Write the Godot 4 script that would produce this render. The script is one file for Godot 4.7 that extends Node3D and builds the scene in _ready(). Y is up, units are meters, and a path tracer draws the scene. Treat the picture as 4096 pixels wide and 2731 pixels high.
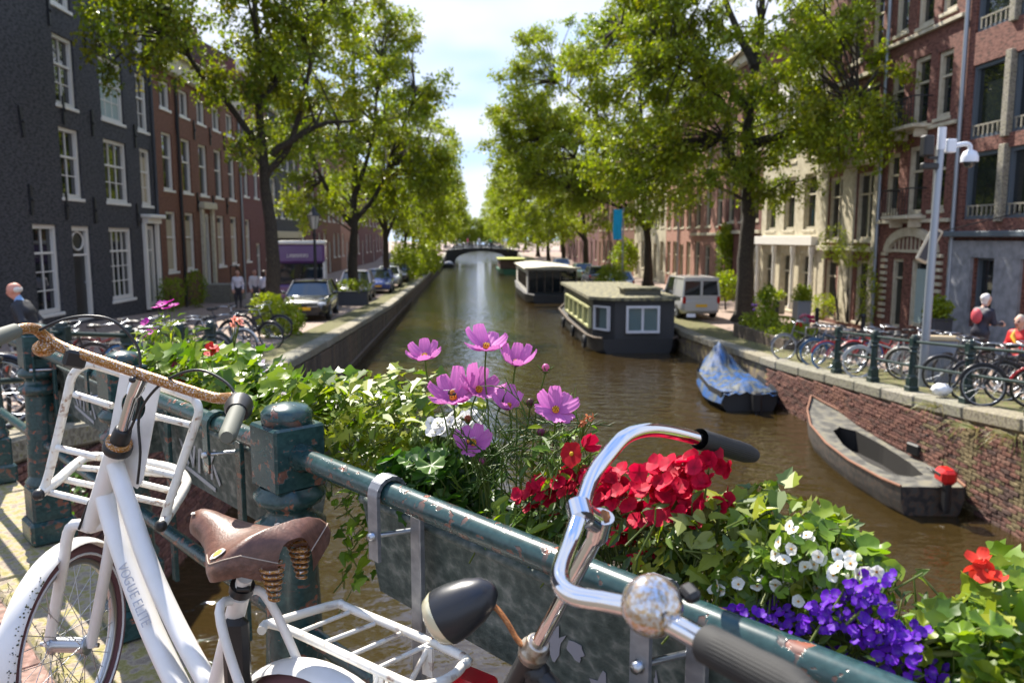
extends Node3D

# ---- mesh collector: every shape is added here and committed as one named mesh ----
class MB:
	var v := PackedVector3Array()
	var n := PackedVector3Array()
	var t := PackedVector2Array()
	var c := PackedColorArray()
	var i := PackedInt32Array()
	var col := Color.WHITE
	func vert(p: Vector3, nn: Vector3, uv: Vector2) -> int:
		v.append(p); n.append(nn); t.append(uv); c.append(col.srgb_to_linear())
		return v.size() - 1
	func tri(a: int, b: int, d: int) -> void:
		if (v[d] - v[a]).cross(v[b] - v[a]).dot(n[a] + n[b] + n[d]) < 0.0:
			i.append(a); i.append(d); i.append(b)
		else:
			i.append(a); i.append(b); i.append(d)
	func quad(p0: Vector3, p1: Vector3, p2: Vector3, p3: Vector3, out: Vector3) -> void:
		var nn := (p1 - p0).cross(p2 - p0)
		if nn.length_squared() < 1e-14:
			nn = (p2 - p0).cross(p3 - p0)
		nn = nn.normalized()
		if nn.dot(out) < 0.0:
			nn = -nn
		var w := p0.distance_to(p1)
		var h := p1.distance_to(p2)
		var a := vert(p0, nn, Vector2(0, 0))
		var b := vert(p1, nn, Vector2(w, 0))
		var d := vert(p2, nn, Vector2(w, h))
		var e := vert(p3, nn, Vector2(0, h))
		tri(a, b, d); tri(a, d, e)
	func flat(p0: Vector3, p1: Vector3, p2: Vector3, out: Vector3) -> void:
		var nn := (p1 - p0).cross(p2 - p0).normalized()
		if nn.dot(out) < 0.0:
			nn = -nn
		tri(vert(p0, nn, Vector2.ZERO), vert(p1, nn, Vector2.RIGHT), vert(p2, nn, Vector2.DOWN))
	# box with chamfered edges when e > 0
	func box(at: Vector3, s: Vector3, b := Basis(), e := 0.0) -> void:
		var h := s * 0.5
		if e <= 0.0:
			for k in 6:
				var ax := Vector3.ZERO
				ax[k / 2] = 1.0 if k % 2 == 0 else -1.0
				var p := Vector3.ZERO
				p[(k / 2 + 1) % 3] = 1.0
				var q := Vector3.ZERO
				q[(k / 2 + 2) % 3] = 1.0
				quad(at + b * ((ax - p - q) * h), at + b * ((ax + p - q) * h), at + b * ((ax + p + q) * h), at + b * ((ax - p + q) * h), b * ax)
			return
		for k in 6:
			var a := k / 2
			var sg := 1.0 if k % 2 == 0 else -1.0
			var a1 := (a + 1) % 3
			var a2 := (a + 2) % 3
			var ps := []
			for q in [[-1, -1], [1, -1], [1, 1], [-1, 1]]:
				var p := Vector3.ZERO
				p[a] = sg * h[a]
				p[a1] = q[0] * (h[a1] - e)
				p[a2] = q[1] * (h[a2] - e)
				ps.append(at + b * p)
			var o := Vector3.ZERO
			o[a] = sg
			quad(ps[0], ps[1], ps[2], ps[3], b * o)
		for a in 3:
			var a1 := (a + 1) % 3
			var a2 := (a + 2) % 3
			for q in [[-1, -1], [1, -1], [1, 1], [-1, 1]]:
				var ps := []
				for w in [[-1, 0], [1, 0], [1, 1], [-1, 1]]:
					var p := Vector3.ZERO
					p[a] = w[0] * (h[a] - e)
					p[a1] = q[0] * (h[a1] - (e if w[1] == 1 else 0.0))
					p[a2] = q[1] * (h[a2] - (e if w[1] == 0 else 0.0))
					ps.append(at + b * p)
				var o := Vector3.ZERO
				o[a1] = q[0]
				o[a2] = q[1]
				quad(ps[0], ps[1], ps[2], ps[3], b * o)
		for k in 8:
			var sx := Vector3(1 if k & 1 else -1, 1 if k & 2 else -1, 1 if k & 4 else -1)
			flat(at + b * (sx * Vector3(h.x, h.y - e, h.z - e)), at + b * (sx * Vector3(h.x - e, h.y, h.z - e)), at + b * (sx * Vector3(h.x - e, h.y - e, h.z)), b * sx)
	func tube(ps: Array, rs: Variant, k := 8, cap := true, squash := 1.0) -> void:
		var m := ps.size()
		var up := Vector3.ZERO
		var first := v.size()
		var run := 0.0
		for j in m:
			var p: Vector3 = ps[j]
			var d: Vector3 = (ps[mini(j + 1, m - 1)] as Vector3) - (ps[maxi(j - 1, 0)] as Vector3)
			d = d.normalized()
			if j == 0:
				up = Vector3.UP if absf(d.y) < 0.9 else Vector3.RIGHT
			up = (up - d * up.dot(d)).normalized()
			var side := d.cross(up)
			var r: float = rs[j] if rs is Array or rs is PackedFloat32Array else rs
			if j > 0:
				run += p.distance_to(ps[j - 1])
			for q in k + 1:
				var a := TAU * q / k
				var o := up * cos(a) * squash + side * sin(a)
				vert(p + o * r, (up * cos(a) / squash + side * sin(a)).normalized(), Vector2(float(q) / k, run))
			if j > 0:
				var b0 := first + (j - 1) * (k + 1)
				for q in k:
					tri(b0 + q, b0 + q + 1, b0 + q + k + 2)
					tri(b0 + q, b0 + q + k + 2, b0 + q + k + 1)
		if cap:
			for e in 2:
				var j := 0 if e == 0 else m - 1
				var d: Vector3 = ((ps[1] as Vector3) - (ps[0] as Vector3)) if e == 0 else ((ps[m - 1] as Vector3) - (ps[m - 2] as Vector3))
				d = -d.normalized() if e == 0 else d.normalized()
				var b0 := first + j * (k + 1)
				var o := vert(ps[j], d, Vector2(0.5, 0))
				var ring := []
				for q in k:
					ring.append(vert(v[b0 + q], d, Vector2(0.5, 0)))
				for q in k:
					tri(o, ring[q], ring[(q + 1) % k])
	# profile: Vector2(radius, height) around the local y axis; sharp where two points repeat
	func lathe(prof: Array, k := 16, xf := Transform3D(), sq := Vector2.ONE) -> void:
		var m := prof.size()
		var first := v.size()
		for j in m:
			var p: Vector2 = prof[j]
			var a0: Vector2 = prof[maxi(j - 1, 0)]
			var a1: Vector2 = prof[mini(j + 1, m - 1)]
			if a0 == p: a0 = p - (a1 - p)
			if a1 == p: a1 = p + (p - a0)
			var d := (a1 - a0).normalized()
			var nn := Vector2(d.y, -d.x)
			for q in k + 1:
				var a := TAU * q / k
				vert(xf * Vector3(cos(a) * p.x * sq.x, p.y, sin(a) * p.x * sq.y), (xf.basis * Vector3(cos(a) * nn.x, nn.y, sin(a) * nn.x)).normalized(), Vector2(float(q) / k, p.y))
		for j in m - 1:
			var b0 := first + j * (k + 1)
			for q in k:
				tri(b0 + q, b0 + q + 1, b0 + q + k + 2)
				tri(b0 + q, b0 + q + k + 2, b0 + q + k + 1)
	func ball(at: Vector3, r: Vector3, b := Basis(), k := 10, m := 6) -> void:
		var first := v.size()
		for j in m + 1:
			var f := PI * j / m
			for q in k + 1:
				var a := TAU * q / k
				var u := Vector3(sin(f) * cos(a), cos(f), sin(f) * sin(a))
				vert(at + b * (u * r), (b * (u / r)).normalized(), Vector2(float(q) / k, float(j) / m))
		for j in m:
			var b0 := first + j * (k + 1)
			for q in k:
				if j > 0: tri(b0 + q, b0 + q + 1, b0 + q + k + 1)
				if j < m - 1: tri(b0 + q + 1, b0 + q + k + 2, b0 + q + k + 1)
	# polygon in local xy, thickness along local z (0..d)
	func prism(poly: PackedVector2Array, d: float, xf := Transform3D()) -> void:
		var idx := Geometry2D.triangulate_polygon(poly)
		var zx := xf.basis.z.normalized()
		for e in 2:
			var b0 := v.size()
			for p in poly:
				vert(xf * Vector3(p.x, p.y, d * e), zx if e == 1 else -zx, p)
			for j in range(0, idx.size(), 3):
				tri(b0 + idx[j], b0 + idx[j + 1], b0 + idx[j + 2])
		var mid := Vector2.ZERO
		var cw := Geometry2D.is_polygon_clockwise(poly)
		for j in poly.size():
			var p := poly[j]
			var q := poly[(j + 1) % poly.size()]
			var o := Vector2(q.y - p.y, p.x - q.x) * (-1.0 if cw else 1.0)
			quad(xf * Vector3(p.x, p.y, 0), xf * Vector3(q.x, q.y, 0), xf * Vector3(q.x, q.y, d), xf * Vector3(p.x, p.y, d), xf.basis * Vector3(o.x, o.y, 0))
	# smooth grid of points g[j][q]
	func grid(g: Array, flip := false, closed := false) -> void:
		var m := g.size()
		var k: int = g[0].size()
		var first := v.size()
		for j in m:
			for q in k:
				var dj: Vector3 = (g[mini(j + 1, m - 1)][q] as Vector3) - (g[maxi(j - 1, 0)][q] as Vector3)
				var q1 := (q + 1) % k if closed else mini(q + 1, k - 1)
				var q0 := (q - 1 + k) % k if closed else maxi(q - 1, 0)
				if closed and q == k - 1: q1 = 1
				if closed and q == 0: q0 = k - 2
				var dq: Vector3 = (g[j][q1] as Vector3) - (g[j][q0] as Vector3)
				var nn := dj.cross(dq).normalized()
				if nn == Vector3.ZERO: nn = Vector3.UP
				vert(g[j][q], -nn if flip else nn, Vector2(float(q) / (k - 1), float(j) / (m - 1)))
		for j in m - 1:
			for q in k - 1:
				var b0 := first + j * k + q
				tri(b0, b0 + 1, b0 + k + 1); tri(b0, b0 + k + 1, b0 + k)
	func add(o: MB, xf: Transform3D) -> void:
		var b0 := v.size()
		v.append_array(xf * o.v)
		var nb := xf.basis.inverse().transposed()
		for q in o.n:
			n.append((nb * q).normalized())
		t.append_array(o.t)
		c.append_array(o.c)
		for q in o.i:
			i.append(b0 + q)
	func loose() -> Array:   # corners of every triangle in turn: [points, normals]
		var pv := PackedVector3Array()
		var pn := PackedVector3Array()
		for q in i:
			pv.append(v[q]); pn.append(n[q])
		return [pv, pn]
	func mesh() -> ArrayMesh:
		var a := []
		a.resize(Mesh.ARRAY_MAX)
		a[Mesh.ARRAY_VERTEX] = v
		a[Mesh.ARRAY_NORMAL] = n
		a[Mesh.ARRAY_TEX_UV] = t
		a[Mesh.ARRAY_COLOR] = c
		a[Mesh.ARRAY_INDEX] = i
		var m := ArrayMesh.new()
		m.add_surface_from_arrays(Mesh.PRIMITIVE_TRIANGLES, a)
		return m

var used := {}
var R := RandomNumberGenerator.new()
var MT := {}

func numbered(s: String) -> String:
	used[s] = used.get(s, -1) + 1
	return s if used[s] == 0 else "%s_%03d" % [s, used[s]]

func meta(o: Node, label: String, category: String, group := "") -> void:
	o.set_meta("label", label)
	o.set_meta("category", category)
	if group: o.set_meta("group", group)

func thing(called: String, label: String, category: String, at := Vector3.ZERO, turn := 0.0, group := "") -> Node3D:
	var o := Node3D.new()
	o.name = numbered(called)
	add_child(o)
	o.position = at
	o.rotation.y = turn
	meta(o, label, category, group)
	return o

func part(parent: Node, called: String, m: Variant, mat: Material, xf := Transform3D()) -> MeshInstance3D:
	var o := MeshInstance3D.new()
	o.name = called
	o.mesh = m.mesh() if m is MB else m
	o.material_override = mat
	o.transform = xf
	parent.add_child(o, true)
	return o

func solo(called: String, label: String, category: String, m: Variant, mat: Material, xf := Transform3D(), group := "") -> MeshInstance3D:
	var o := part(self, numbered(called), m, mat, xf)
	meta(o, label, category, group)
	return o

func struct(called: String, m: Variant, mat: Material) -> MeshInstance3D:
	var o := part(self, numbered(called), m, mat)
	o.set_meta("kind", "structure")
	return o

func copy(o: Node3D, called: String, label: String, xf: Transform3D) -> Node3D:
	var r := o.duplicate() as Node3D
	r.name = numbered(called)
	add_child(r)
	r.transform = xf
	r.set_meta("label", label)
	return r

func bs(f: Vector3, up := Vector3.UP) -> Basis:   # local -z looks along f
	return Basis.looking_at(f, up)

func path(ps: Array, steps := 5) -> Array:   # smooth curve through points
	var o := []
	var m := ps.size()
	for j in m - 1:
		var a: Vector3 = ps[maxi(j - 1, 0)]
		var b: Vector3 = ps[j]
		var c: Vector3 = ps[j + 1]
		var d: Vector3 = ps[mini(j + 2, m - 1)]
		for s in steps:
			o.append(b.cubic_interpolate(c, a, d, float(s) / steps))
	o.append(ps[m - 1])
	return o

func rv(a: float) -> Vector3:
	return Vector3(R.randf_range(-a, a), R.randf_range(-a, a), R.randf_range(-a, a))

# ---- materials: colours are given as linear base colours ----
func lin(r: float, g: float, b: float, a := 1.0) -> Color:
	var c := Color(r, g, b).linear_to_srgb()
	c.a = a
	return c

func mat(c: Color, rough := 0.7, metal := 0.0, spec := 0.5) -> StandardMaterial3D:
	var m := StandardMaterial3D.new()
	m.albedo_color = c
	m.roughness = rough
	m.metallic = metal
	m.metallic_specular = spec
	m.vertex_color_use_as_albedo = true
	return m

func noise_tex(seed_: int, freq: float, stops: Array, size := 512, octaves := 4, kind := FastNoiseLite.TYPE_SIMPLEX_SMOOTH) -> ImageTexture:
	var f := FastNoiseLite.new()
	f.seed = seed_
	f.frequency = freq
	f.noise_type = kind
	f.fractal_octaves = octaves
	var im := f.get_seamless_image(size, size)
	var g := Gradient.new()
	var os := PackedFloat32Array()
	var cs := PackedColorArray()
	for s in stops:
		os.append(s[0]); cs.append(s[1])
	g.offsets = os
	g.colors = cs
	var lut := []
	for k in 256:
		lut.append(g.sample(k / 255.0))
	var o := Image.create(size, size, false, Image.FORMAT_RGB8)
	var data := im.get_data()
	var step := data.size() / (size * size)
	for y in size:
		for x in size:
			o.set_pixel(x, y, lut[data[(y * size + x) * step]])
	return ImageTexture.create_from_image(o)

func textured(tex: Texture2D, scale: float, rough := 0.7, metal := 0.0, world := true, bump: Texture2D = null, bump_cm := 0.0) -> StandardMaterial3D:
	var m := mat(Color.WHITE, rough, metal)
	m.albedo_texture = tex
	m.uv1_triplanar = true
	m.uv1_world_triplanar = world
	m.uv1_scale = Vector3.ONE * scale
	if bump:
		m.heightmap_enabled = true
		m.heightmap_texture = bump
		m.heightmap_scale = bump_cm
	return m

# heights of the two quays along the canal (they climb to the bridges at both ends)
func along(z: float, ks: Array) -> float:
	for j in ks.size() - 1:
		if z >= ks[j + 1][0]:
			return lerpf(ks[j + 1][1], ks[j][1], clampf((z - ks[j + 1][0]) / (ks[j][0] - ks[j + 1][0]), 0, 1))
	return ks[-1][1]

func quay_l(z: float) -> float:
	return along(z, [[-4.5, 2.9], [-7.5, 2.6], [-9.7, 2.25], [-13, 1.95], [-16.7, 1.73], [-24, 1.5], [-40, 1.05], [-60, 0.9], [-118, 0.9], [-136, 2.0], [-420, 2.0]])

func quay_r(z: float) -> float:
	return along(z, [[-5, 2.6], [-11.4, 1.71], [-14.5, 1.48], [-16.7, 1.36], [-20, 1.15], [-29, 0.85], [-60, 0.8], [-118, 0.8], [-136, 2.0], [-420, 2.0]])

func make_materials() -> void:
	var fine := noise_tex(3, 0.02, [[0.0, Color.BLACK], [1.0, Color.WHITE]], 512, 5)
	var grit := noise_tex(4, 0.08, [[0.0, Color.BLACK], [1.0, Color.WHITE]], 512, 4)
	MT.fine = fine
	MT.grit = grit
	# brick seen from far: long thin flecks of tone, joint relief
	var brick := func(a: Color, b: Color, c: Color, seed_: int) -> StandardMaterial3D:
		var t := noise_tex(seed_, 0.045, [[0.3, a], [0.46, b], [0.56, b.lerp(c, 0.5)], [0.68, c], [0.75, b]], 512, 5)
		var m := textured(t, 1.0, 0.85, 0.0, true, grit, 0.6)
		m.uv1_scale = Vector3(0.16, 0.55, 0.16)
		return m
	MT.dark_brick = brick.call(lin(0.022, 0.023, 0.027), lin(0.044, 0.045, 0.052), lin(0.085, 0.082, 0.088), 11)
	MT.brown_brick = brick.call(lin(0.09, 0.036, 0.02), lin(0.15, 0.062, 0.036), lin(0.22, 0.1, 0.065), 12)
	MT.plum_brick = brick.call(lin(0.08, 0.03, 0.03), lin(0.14, 0.052, 0.05), lin(0.2, 0.085, 0.08), 13)
	MT.red_brick = brick.call(lin(0.075, 0.03, 0.022), lin(0.14, 0.053, 0.037), lin(0.22, 0.1, 0.075), 14)
	MT.pink_brick = brick.call(lin(0.24, 0.11, 0.08), lin(0.36, 0.18, 0.13), lin(0.44, 0.26, 0.2), 15)
	MT.quay_brick = brick.call(lin(0.06, 0.03, 0.02), lin(0.14, 0.065, 0.045), lin(0.17, 0.13, 0.07), 16)
	MT.paving = brick.call(lin(0.16, 0.11, 0.085), lin(0.27, 0.19, 0.15), lin(0.34, 0.27, 0.22), 17)
	MT.paving.uv1_scale = Vector3.ONE * 0.35
	var stone := noise_tex(21, 0.03, [[0.2, lin(0.12, 0.11, 0.08)], [0.45, lin(0.22, 0.2, 0.16)], [0.65, lin(0.3, 0.28, 0.23)], [0.8, lin(0.17, 0.16, 0.07)]], 512, 5)
	MT.coping = textured(stone, 0.7, 0.85, 0, true, grit, 0.5)
	var moss := noise_tex(22, 0.018, [[0.2, lin(0.2, 0.16, 0.12)], [0.42, lin(0.3, 0.25, 0.18)], [0.55, lin(0.27, 0.23, 0.1)], [0.75, lin(0.2, 0.18, 0.05)], [0.95, lin(0.34, 0.3, 0.22)]], 512, 6)
	MT.moss_stone = textured(moss, 1.6, 0.9, 0, true, grit, 0.35)
	var wood := noise_tex(23, 0.03, [[0.2, lin(0.045, 0.032, 0.022)], [0.5, lin(0.1, 0.072, 0.05)], [0.8, lin(0.19, 0.15, 0.11)]], 512, 5)
	MT.plank = textured(wood, 1.0, 0.85, 0, true, grit, 0.4)
	MT.plank.uv1_scale = Vector3(1.3, 0.25, 1.3)
	var grass := noise_tex(24, 0.03, [[0.2, lin(0.14, 0.11, 0.07)], [0.48, lin(0.13, 0.11, 0.045)], [0.62, lin(0.08, 0.1, 0.02)], [0.85, lin(0.14, 0.16, 0.035)]], 512, 5)
	MT.verge = textured(grass, 0.6, 0.95, 0, true, grit, 2.0)
	MT.white = mat(lin(0.72, 0.69, 0.64), 0.45)
	MT.cream = textured(noise_tex(25, 0.02, [[0.1, lin(0.4, 0.35, 0.25)], [0.6, lin(0.5, 0.45, 0.33)], [0.9, lin(0.55, 0.5, 0.39)]], 256, 4), 0.5, 0.6)
	MT.grey_paint = textured(noise_tex(26, 0.02, [[0.1, lin(0.17, 0.18, 0.2)], [0.7, lin(0.26, 0.27, 0.3)]], 256, 4), 0.5, 0.55)
	MT.slate = mat(lin(0.05, 0.053, 0.062), 0.6)
	MT.iron = mat(lin(0.012, 0.012, 0.014), 0.5)
	MT.black = mat(lin(0.01, 0.01, 0.011), 0.45)
	MT.steel = mat(lin(0.4, 0.42, 0.45), 0.3, 1.0)
	MT.zinc = mat(lin(0.3, 0.33, 0.37), 0.45, 0.6)
	MT.glass = mat(lin(0.012, 0.016, 0.018), 0.03, 0.0, 0.75)
	MT.curtain = mat(lin(0.42, 0.36, 0.25), 0.9)
	MT.lace = mat(lin(0.32, 0.4, 0.38), 0.7)
	MT.door_dark = mat(lin(0.018, 0.022, 0.02), 0.3)
	MT.roof = textured(noise_tex(27, 0.05, [[0.2, lin(0.06, 0.04, 0.034)], [0.8, lin(0.13, 0.08, 0.06)]], 256, 4), 0.6, 0.8)
	MT.leaf_tree = mat(lin(0.27, 0.32, 0.02), 0.42, 0, 0.5)
	MT.leaf_tree.backlight_enabled = true
	MT.leaf_tree.backlight = lin(0.95, 1.0, 0.2)
	MT.leaf = mat(Color.WHITE, 0.4, 0, 0.5)
	MT.leaf.backlight_enabled = true
	MT.leaf.backlight = lin(0.92, 1.0, 0.25)
	MT.petal = mat(Color.WHITE, 0.6, 0, 0.35)
	MT.petal.backlight_enabled = true
	MT.petal.backlight = lin(0.7, 0.7, 0.7)
	MT.bark = textured(noise_tex(28, 0.05, [[0.2, lin(0.02, 0.016, 0.012)], [0.55, lin(0.05, 0.04, 0.03)], [0.9, lin(0.095, 0.08, 0.055)]], 256, 5), 1.2, 0.95, 0, true, grit, 2.0)
	MT.bark.uv1_scale = Vector3(1.6, 0.5, 1.6)
	MT.plain = mat(Color.WHITE, 0.6)
	MT.mortar = textured(noise_tex(29, 0.02, [[0.2, lin(0.11, 0.085, 0.06)], [0.5, lin(0.18, 0.14, 0.1)], [0.7, lin(0.26, 0.2, 0.08)], [0.9, lin(0.3, 0.26, 0.2)]], 256, 5), 0.5, 0.9)
	MT.gloss = mat(Color.WHITE, 0.25)
	MT.rail_green = peeling()
	MT.rail_far = textured(noise_tex(52, 0.03, [[0.3, lin(0.007, 0.02, 0.019)], [0.65, lin(0.016, 0.036, 0.034)]], 256, 5), 2.0, 0.35)
	MT.rubber = mat(lin(0.012, 0.012, 0.012), 0.75)

# many coats of dark green, chipped down to red lead here and there
func peeling() -> StandardMaterial3D:
	var g0 := lin(0.011, 0.034, 0.035)
	var g1 := lin(0.026, 0.066, 0.066)
	var t := noise_tex(51, 0.011, [[0.0, g0], [0.3, g1], [0.5, g0], [0.725, g1], [0.73, lin(0.2, 0.2, 0.17)], [0.74, lin(0.22, 0.07, 0.04)], [0.9, lin(0.3, 0.1, 0.055)]], 1024, 6)
	var h := noise_tex(51, 0.011, [[0.0, Color(0.8, 0.8, 0.8)], [0.725, Color(0.75, 0.75, 0.75)], [0.745, Color(0.1, 0.1, 0.1)], [1.0, Color(0.1, 0.1, 0.1)]], 1024, 6)
	var m := textured(t, 1.5, 0.27, 0.0, true, h, 0.3)
	return m

func sky_picture() -> ImageTexture:
	var w := 768
	var h := 384
	var f := FastNoiseLite.new()
	f.seed = 8
	f.frequency = 1.1
	f.fractal_octaves = 5
	f.fractal_gain = 0.55
	var im := Image.create(w, h, false, Image.FORMAT_RGBF)
	var top := Vector3(0.1, 0.21, 0.5)
	var low := Vector3(0.3, 0.39, 0.53)
	for y in h:
		var e := PI * (0.5 - (y + 0.5) / h)
		for x in w:
			var a := TAU * (x + 0.5) / w
			var d := Vector3(cos(e) * sin(a), sin(e), -cos(e) * cos(a))
			var c := low.lerp(top, pow(clampf(sin(e), 0, 1), 0.6))
			if e > 0.0:
				var p := Vector3(d.x, 0, d.z) / (0.28 + sin(e)) * 1.1
				var k := f.get_noise_3d(p.x * 0.8 + 3.3, p.z * 1.7, 2.0) * 0.75 + f.get_noise_3d(p.x * 2.5, p.z * 3.5, 9.0) * 0.25
				var cover := smoothstep(-0.28, 0.3, k + 0.22 * (1.0 - sin(e)))
				c = c.lerp(Vector3(0.385, 0.395, 0.42), cover * 0.82)
			im.set_pixel(x, y, Color(c.x, c.y, c.z))
	return ImageTexture.create_from_image(im)

func _ready() -> void:
	R.seed = 7
	var cam := Camera3D.new()
	cam.name = "camera"
	add_child(cam)
	cam.position = Vector3(0, 4.4, 0)
	cam.rotation_degrees = Vector3(-7.445, -3.0, 0)
	cam.near = 0.05
	cam.far = 1500.0
	var lens := CameraAttributesPhysical.new()
	lens.frustum_focal_length = 28.0
	lens.frustum_focus_distance = 1.65
	lens.frustum_near = 0.05
	lens.frustum_far = 1500.0
	lens.exposure_aperture = 5.6
	cam.attributes = lens
	var we := WorldEnvironment.new()
	we.name = "world"
	var env := Environment.new()
	env.background_mode = Environment.BG_SKY
	env.sky = Sky.new()
	var pano := PanoramaSkyMaterial.new()
	pano.panorama = sky_picture()
	env.sky.sky_material = pano
	env.background_energy_multiplier = 1.15
	env.tonemap_mode = Environment.TONE_MAPPER_LINEAR
	env.tonemap_exposure = 2.5
	env.sdfgi_enabled = true
	env.ssao_enabled = true
	env.ssil_enabled = true
	we.environment = env
	add_child(we)
	var sun := DirectionalLight3D.new()
	sun.name = "sun"
	sun.light_energy = 1.6
	sun.light_color = lin(1.0, 0.93, 0.82)
	sun.light_angular_distance = 0.5
	sun.shadow_enabled = true
	add_child(sun)
	var az := deg_to_rad(25.0)
	var el := deg_to_rad(50.0)
	sun.look_at_from_position(Vector3(-sin(az) * cos(el), sin(el), -cos(az) * cos(el)), Vector3.ZERO)
	make_materials()
	setting()
	houses()
	trees()
	street_things()
	foreground()
	print("done ", Time.get_ticks_msec())

func sheet(x0: float, x1: float, f: Callable, zs: Array, lift := 0.0) -> MB:
	var m := MB.new()
	var g := []
	for z in zs:
		g.append([Vector3(x0, f.call(z) + lift, z), Vector3(lerpf(x0, x1, 0.5), f.call(z) + lift, z), Vector3(x1, f.call(z) + lift, z)])
	m.grid(g)
	for j in m.n.size():
		if m.n[j].y < 0: m.n[j] = -m.n[j]
	var old := m.i.duplicate()
	m.i.clear()
	for j in range(0, old.size(), 3):
		m.tri(old[j], old[j + 1], old[j + 2])
	return m

const U := Vector3(0.645, 0, 0.764)     # along the bridge railing, towards the viewer's right
const NO := Vector3(0.764, 0, -0.645)   # across it, out over the canal
const RN := 0.905
const RA := Vector3(-0.452, 3.875, -1.9385)   # on the hand rail, at the near post

func setting() -> void:
	var zs := []
	for k in 70:
		zs.append(8.0 - 2.2 * k if k < 66 else -140.0 - (k - 65) * 90.0)
	struct("street_left", sheet(-4.4, -90.0, quay_l, zs, -0.03), MT.paving)
	struct("street_right", sheet(8.5, 95.0, quay_r, zs, -0.03), MT.paving)
	# strip of worn grass and moss between kerb and coping
	var gl := MB.new()
	gl.add(sheet(-4.4, -5.2, quay_l, zs.slice(6, 62), 0.005), Transform3D())
	var o := struct("verge_left", gl, MT.verge)
	struct("verge_right", sheet(8.5, 9.9, quay_r, zs.slice(6, 62), 0.005), MT.verge)
	# water
	var wm := MB.new()
	wm.quad(Vector3(-4.3, 0, 12), Vector3(8.4, 0, 12), Vector3(8.4, 0, -500), Vector3(-4.3, 0, -500), Vector3.UP)
	var f := FastNoiseLite.new()
	f.seed = 5
	f.frequency = 0.012
	f.fractal_octaves = 4
	f.fractal_gain = 0.5
	f.domain_warp_enabled = true
	f.domain_warp_amplitude = 22.0
	f.domain_warp_frequency = 0.012
	var hm := ImageTexture.create_from_image(f.get_seamless_image(1024, 1024))
	var wmat := mat(lin(0.028, 0.018, 0.005), 0.02, 0, 0.7)
	wmat.heightmap_enabled = true
	wmat.heightmap_texture = hm
	wmat.heightmap_scale = 3.4
	wmat.uv1_scale = Vector3(0.1, 0.17, 1)
	struct("water", wm, wmat)
	quay_walls()
	far_bridge()

func quay_walls() -> void:
	# left quay wall: brick by the bridge, upright timber further on
	var t := thing("quay_wall", "timber and brick quay wall with pale stone coping beside the parked cars", "quay wall", Vector3(-4.0, 0, -30))
	var back := MB.new()
	var zz := 8.0
	while zz > -136.0:
		var z2 := zz - 4.0
		var y1 := quay_l(zz) - 0.2
		var y2 := quay_l(z2) - 0.2
		back.quad(Vector3(-0.06, -1, zz + 30), Vector3(-0.06, -1, z2 + 30), Vector3(-0.06, y2, z2 + 30), Vector3(-0.06, y1, zz + 30), Vector3.RIGHT)
		zz = z2
	part(t, "wall_face", back, MT.plank)
	var plank := MB.new()
	plank.box(Vector3(0, 0.5, 0), Vector3(0.07, 1.0, 0.235), Basis(), 0.012)
	var pm := plank.mesh()
	var pms := []
	for k in 4:
		var m2: StandardMaterial3D = MT.plank.duplicate()
		m2.albedo_color = lin([0.55, 0.8, 1.0, 0.7][k], [0.55, 0.75, 0.92, 0.74][k], [0.55, 0.7, 0.82, 0.62][k])
		pms.append(m2)
	for k in 140:
		var z := -14.6 - 0.25 * k
		var top := quay_l(z) - 0.23 - R.randf() * 0.03
		part(t, "plank", pm, pms[R.randi() % 4], Transform3D(Basis.from_scale(Vector3(1, top + 0.5, 1)), Vector3(-0.03 + R.randf() * 0.02, -0.5, z + 30)))
	var rail := MB.new()
	var rp := []
	for k in 12:
		rp.append(Vector3(0.03, 0.24 + 0.0 * k, 14.0 - k * 3.5))
	rail.tube(rp, 0.05, 6)
	part(t, "waler", rail, MT.plank)
	stones(t, -4.2, -4.0, 30.0, quay_l, -6.2, -48.0, -134.0, 0.46)
	brick_face(t, Vector3(0.0, 0, 30), 1.0, -4.4, -14.4, quay_l, -4.4, -9.5)
	# right quay wall
	t = thing("quay_wall", "mossy brick quay wall with stone coping above the two small boats", "quay wall", Vector3(8.1, 0, -20))
	back = MB.new()
	zz = 6.0
	while zz > -136.0:
		var z2 := zz - 4.0
		var y1 := quay_r(zz) - 0.2
		var y2 := quay_r(z2) - 0.2
		back.quad(Vector3(0.05, -1, zz + 20), Vector3(0.05, -1, z2 + 20), Vector3(0.05, y2, z2 + 20), Vector3(0.05, y1, zz + 20), Vector3.LEFT)
		zz = z2
	part(t, "wall_face", back, MT.mortar)
	stones(t, 8.32, 8.1, 20.0, quay_r, -6.5, -44.0, -134.0, 0.5)
	brick_face(t, Vector3(0.0, 0, 20), -1.0, -9.6, -21.0, quay_r, -10.6, -13.6)

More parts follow.
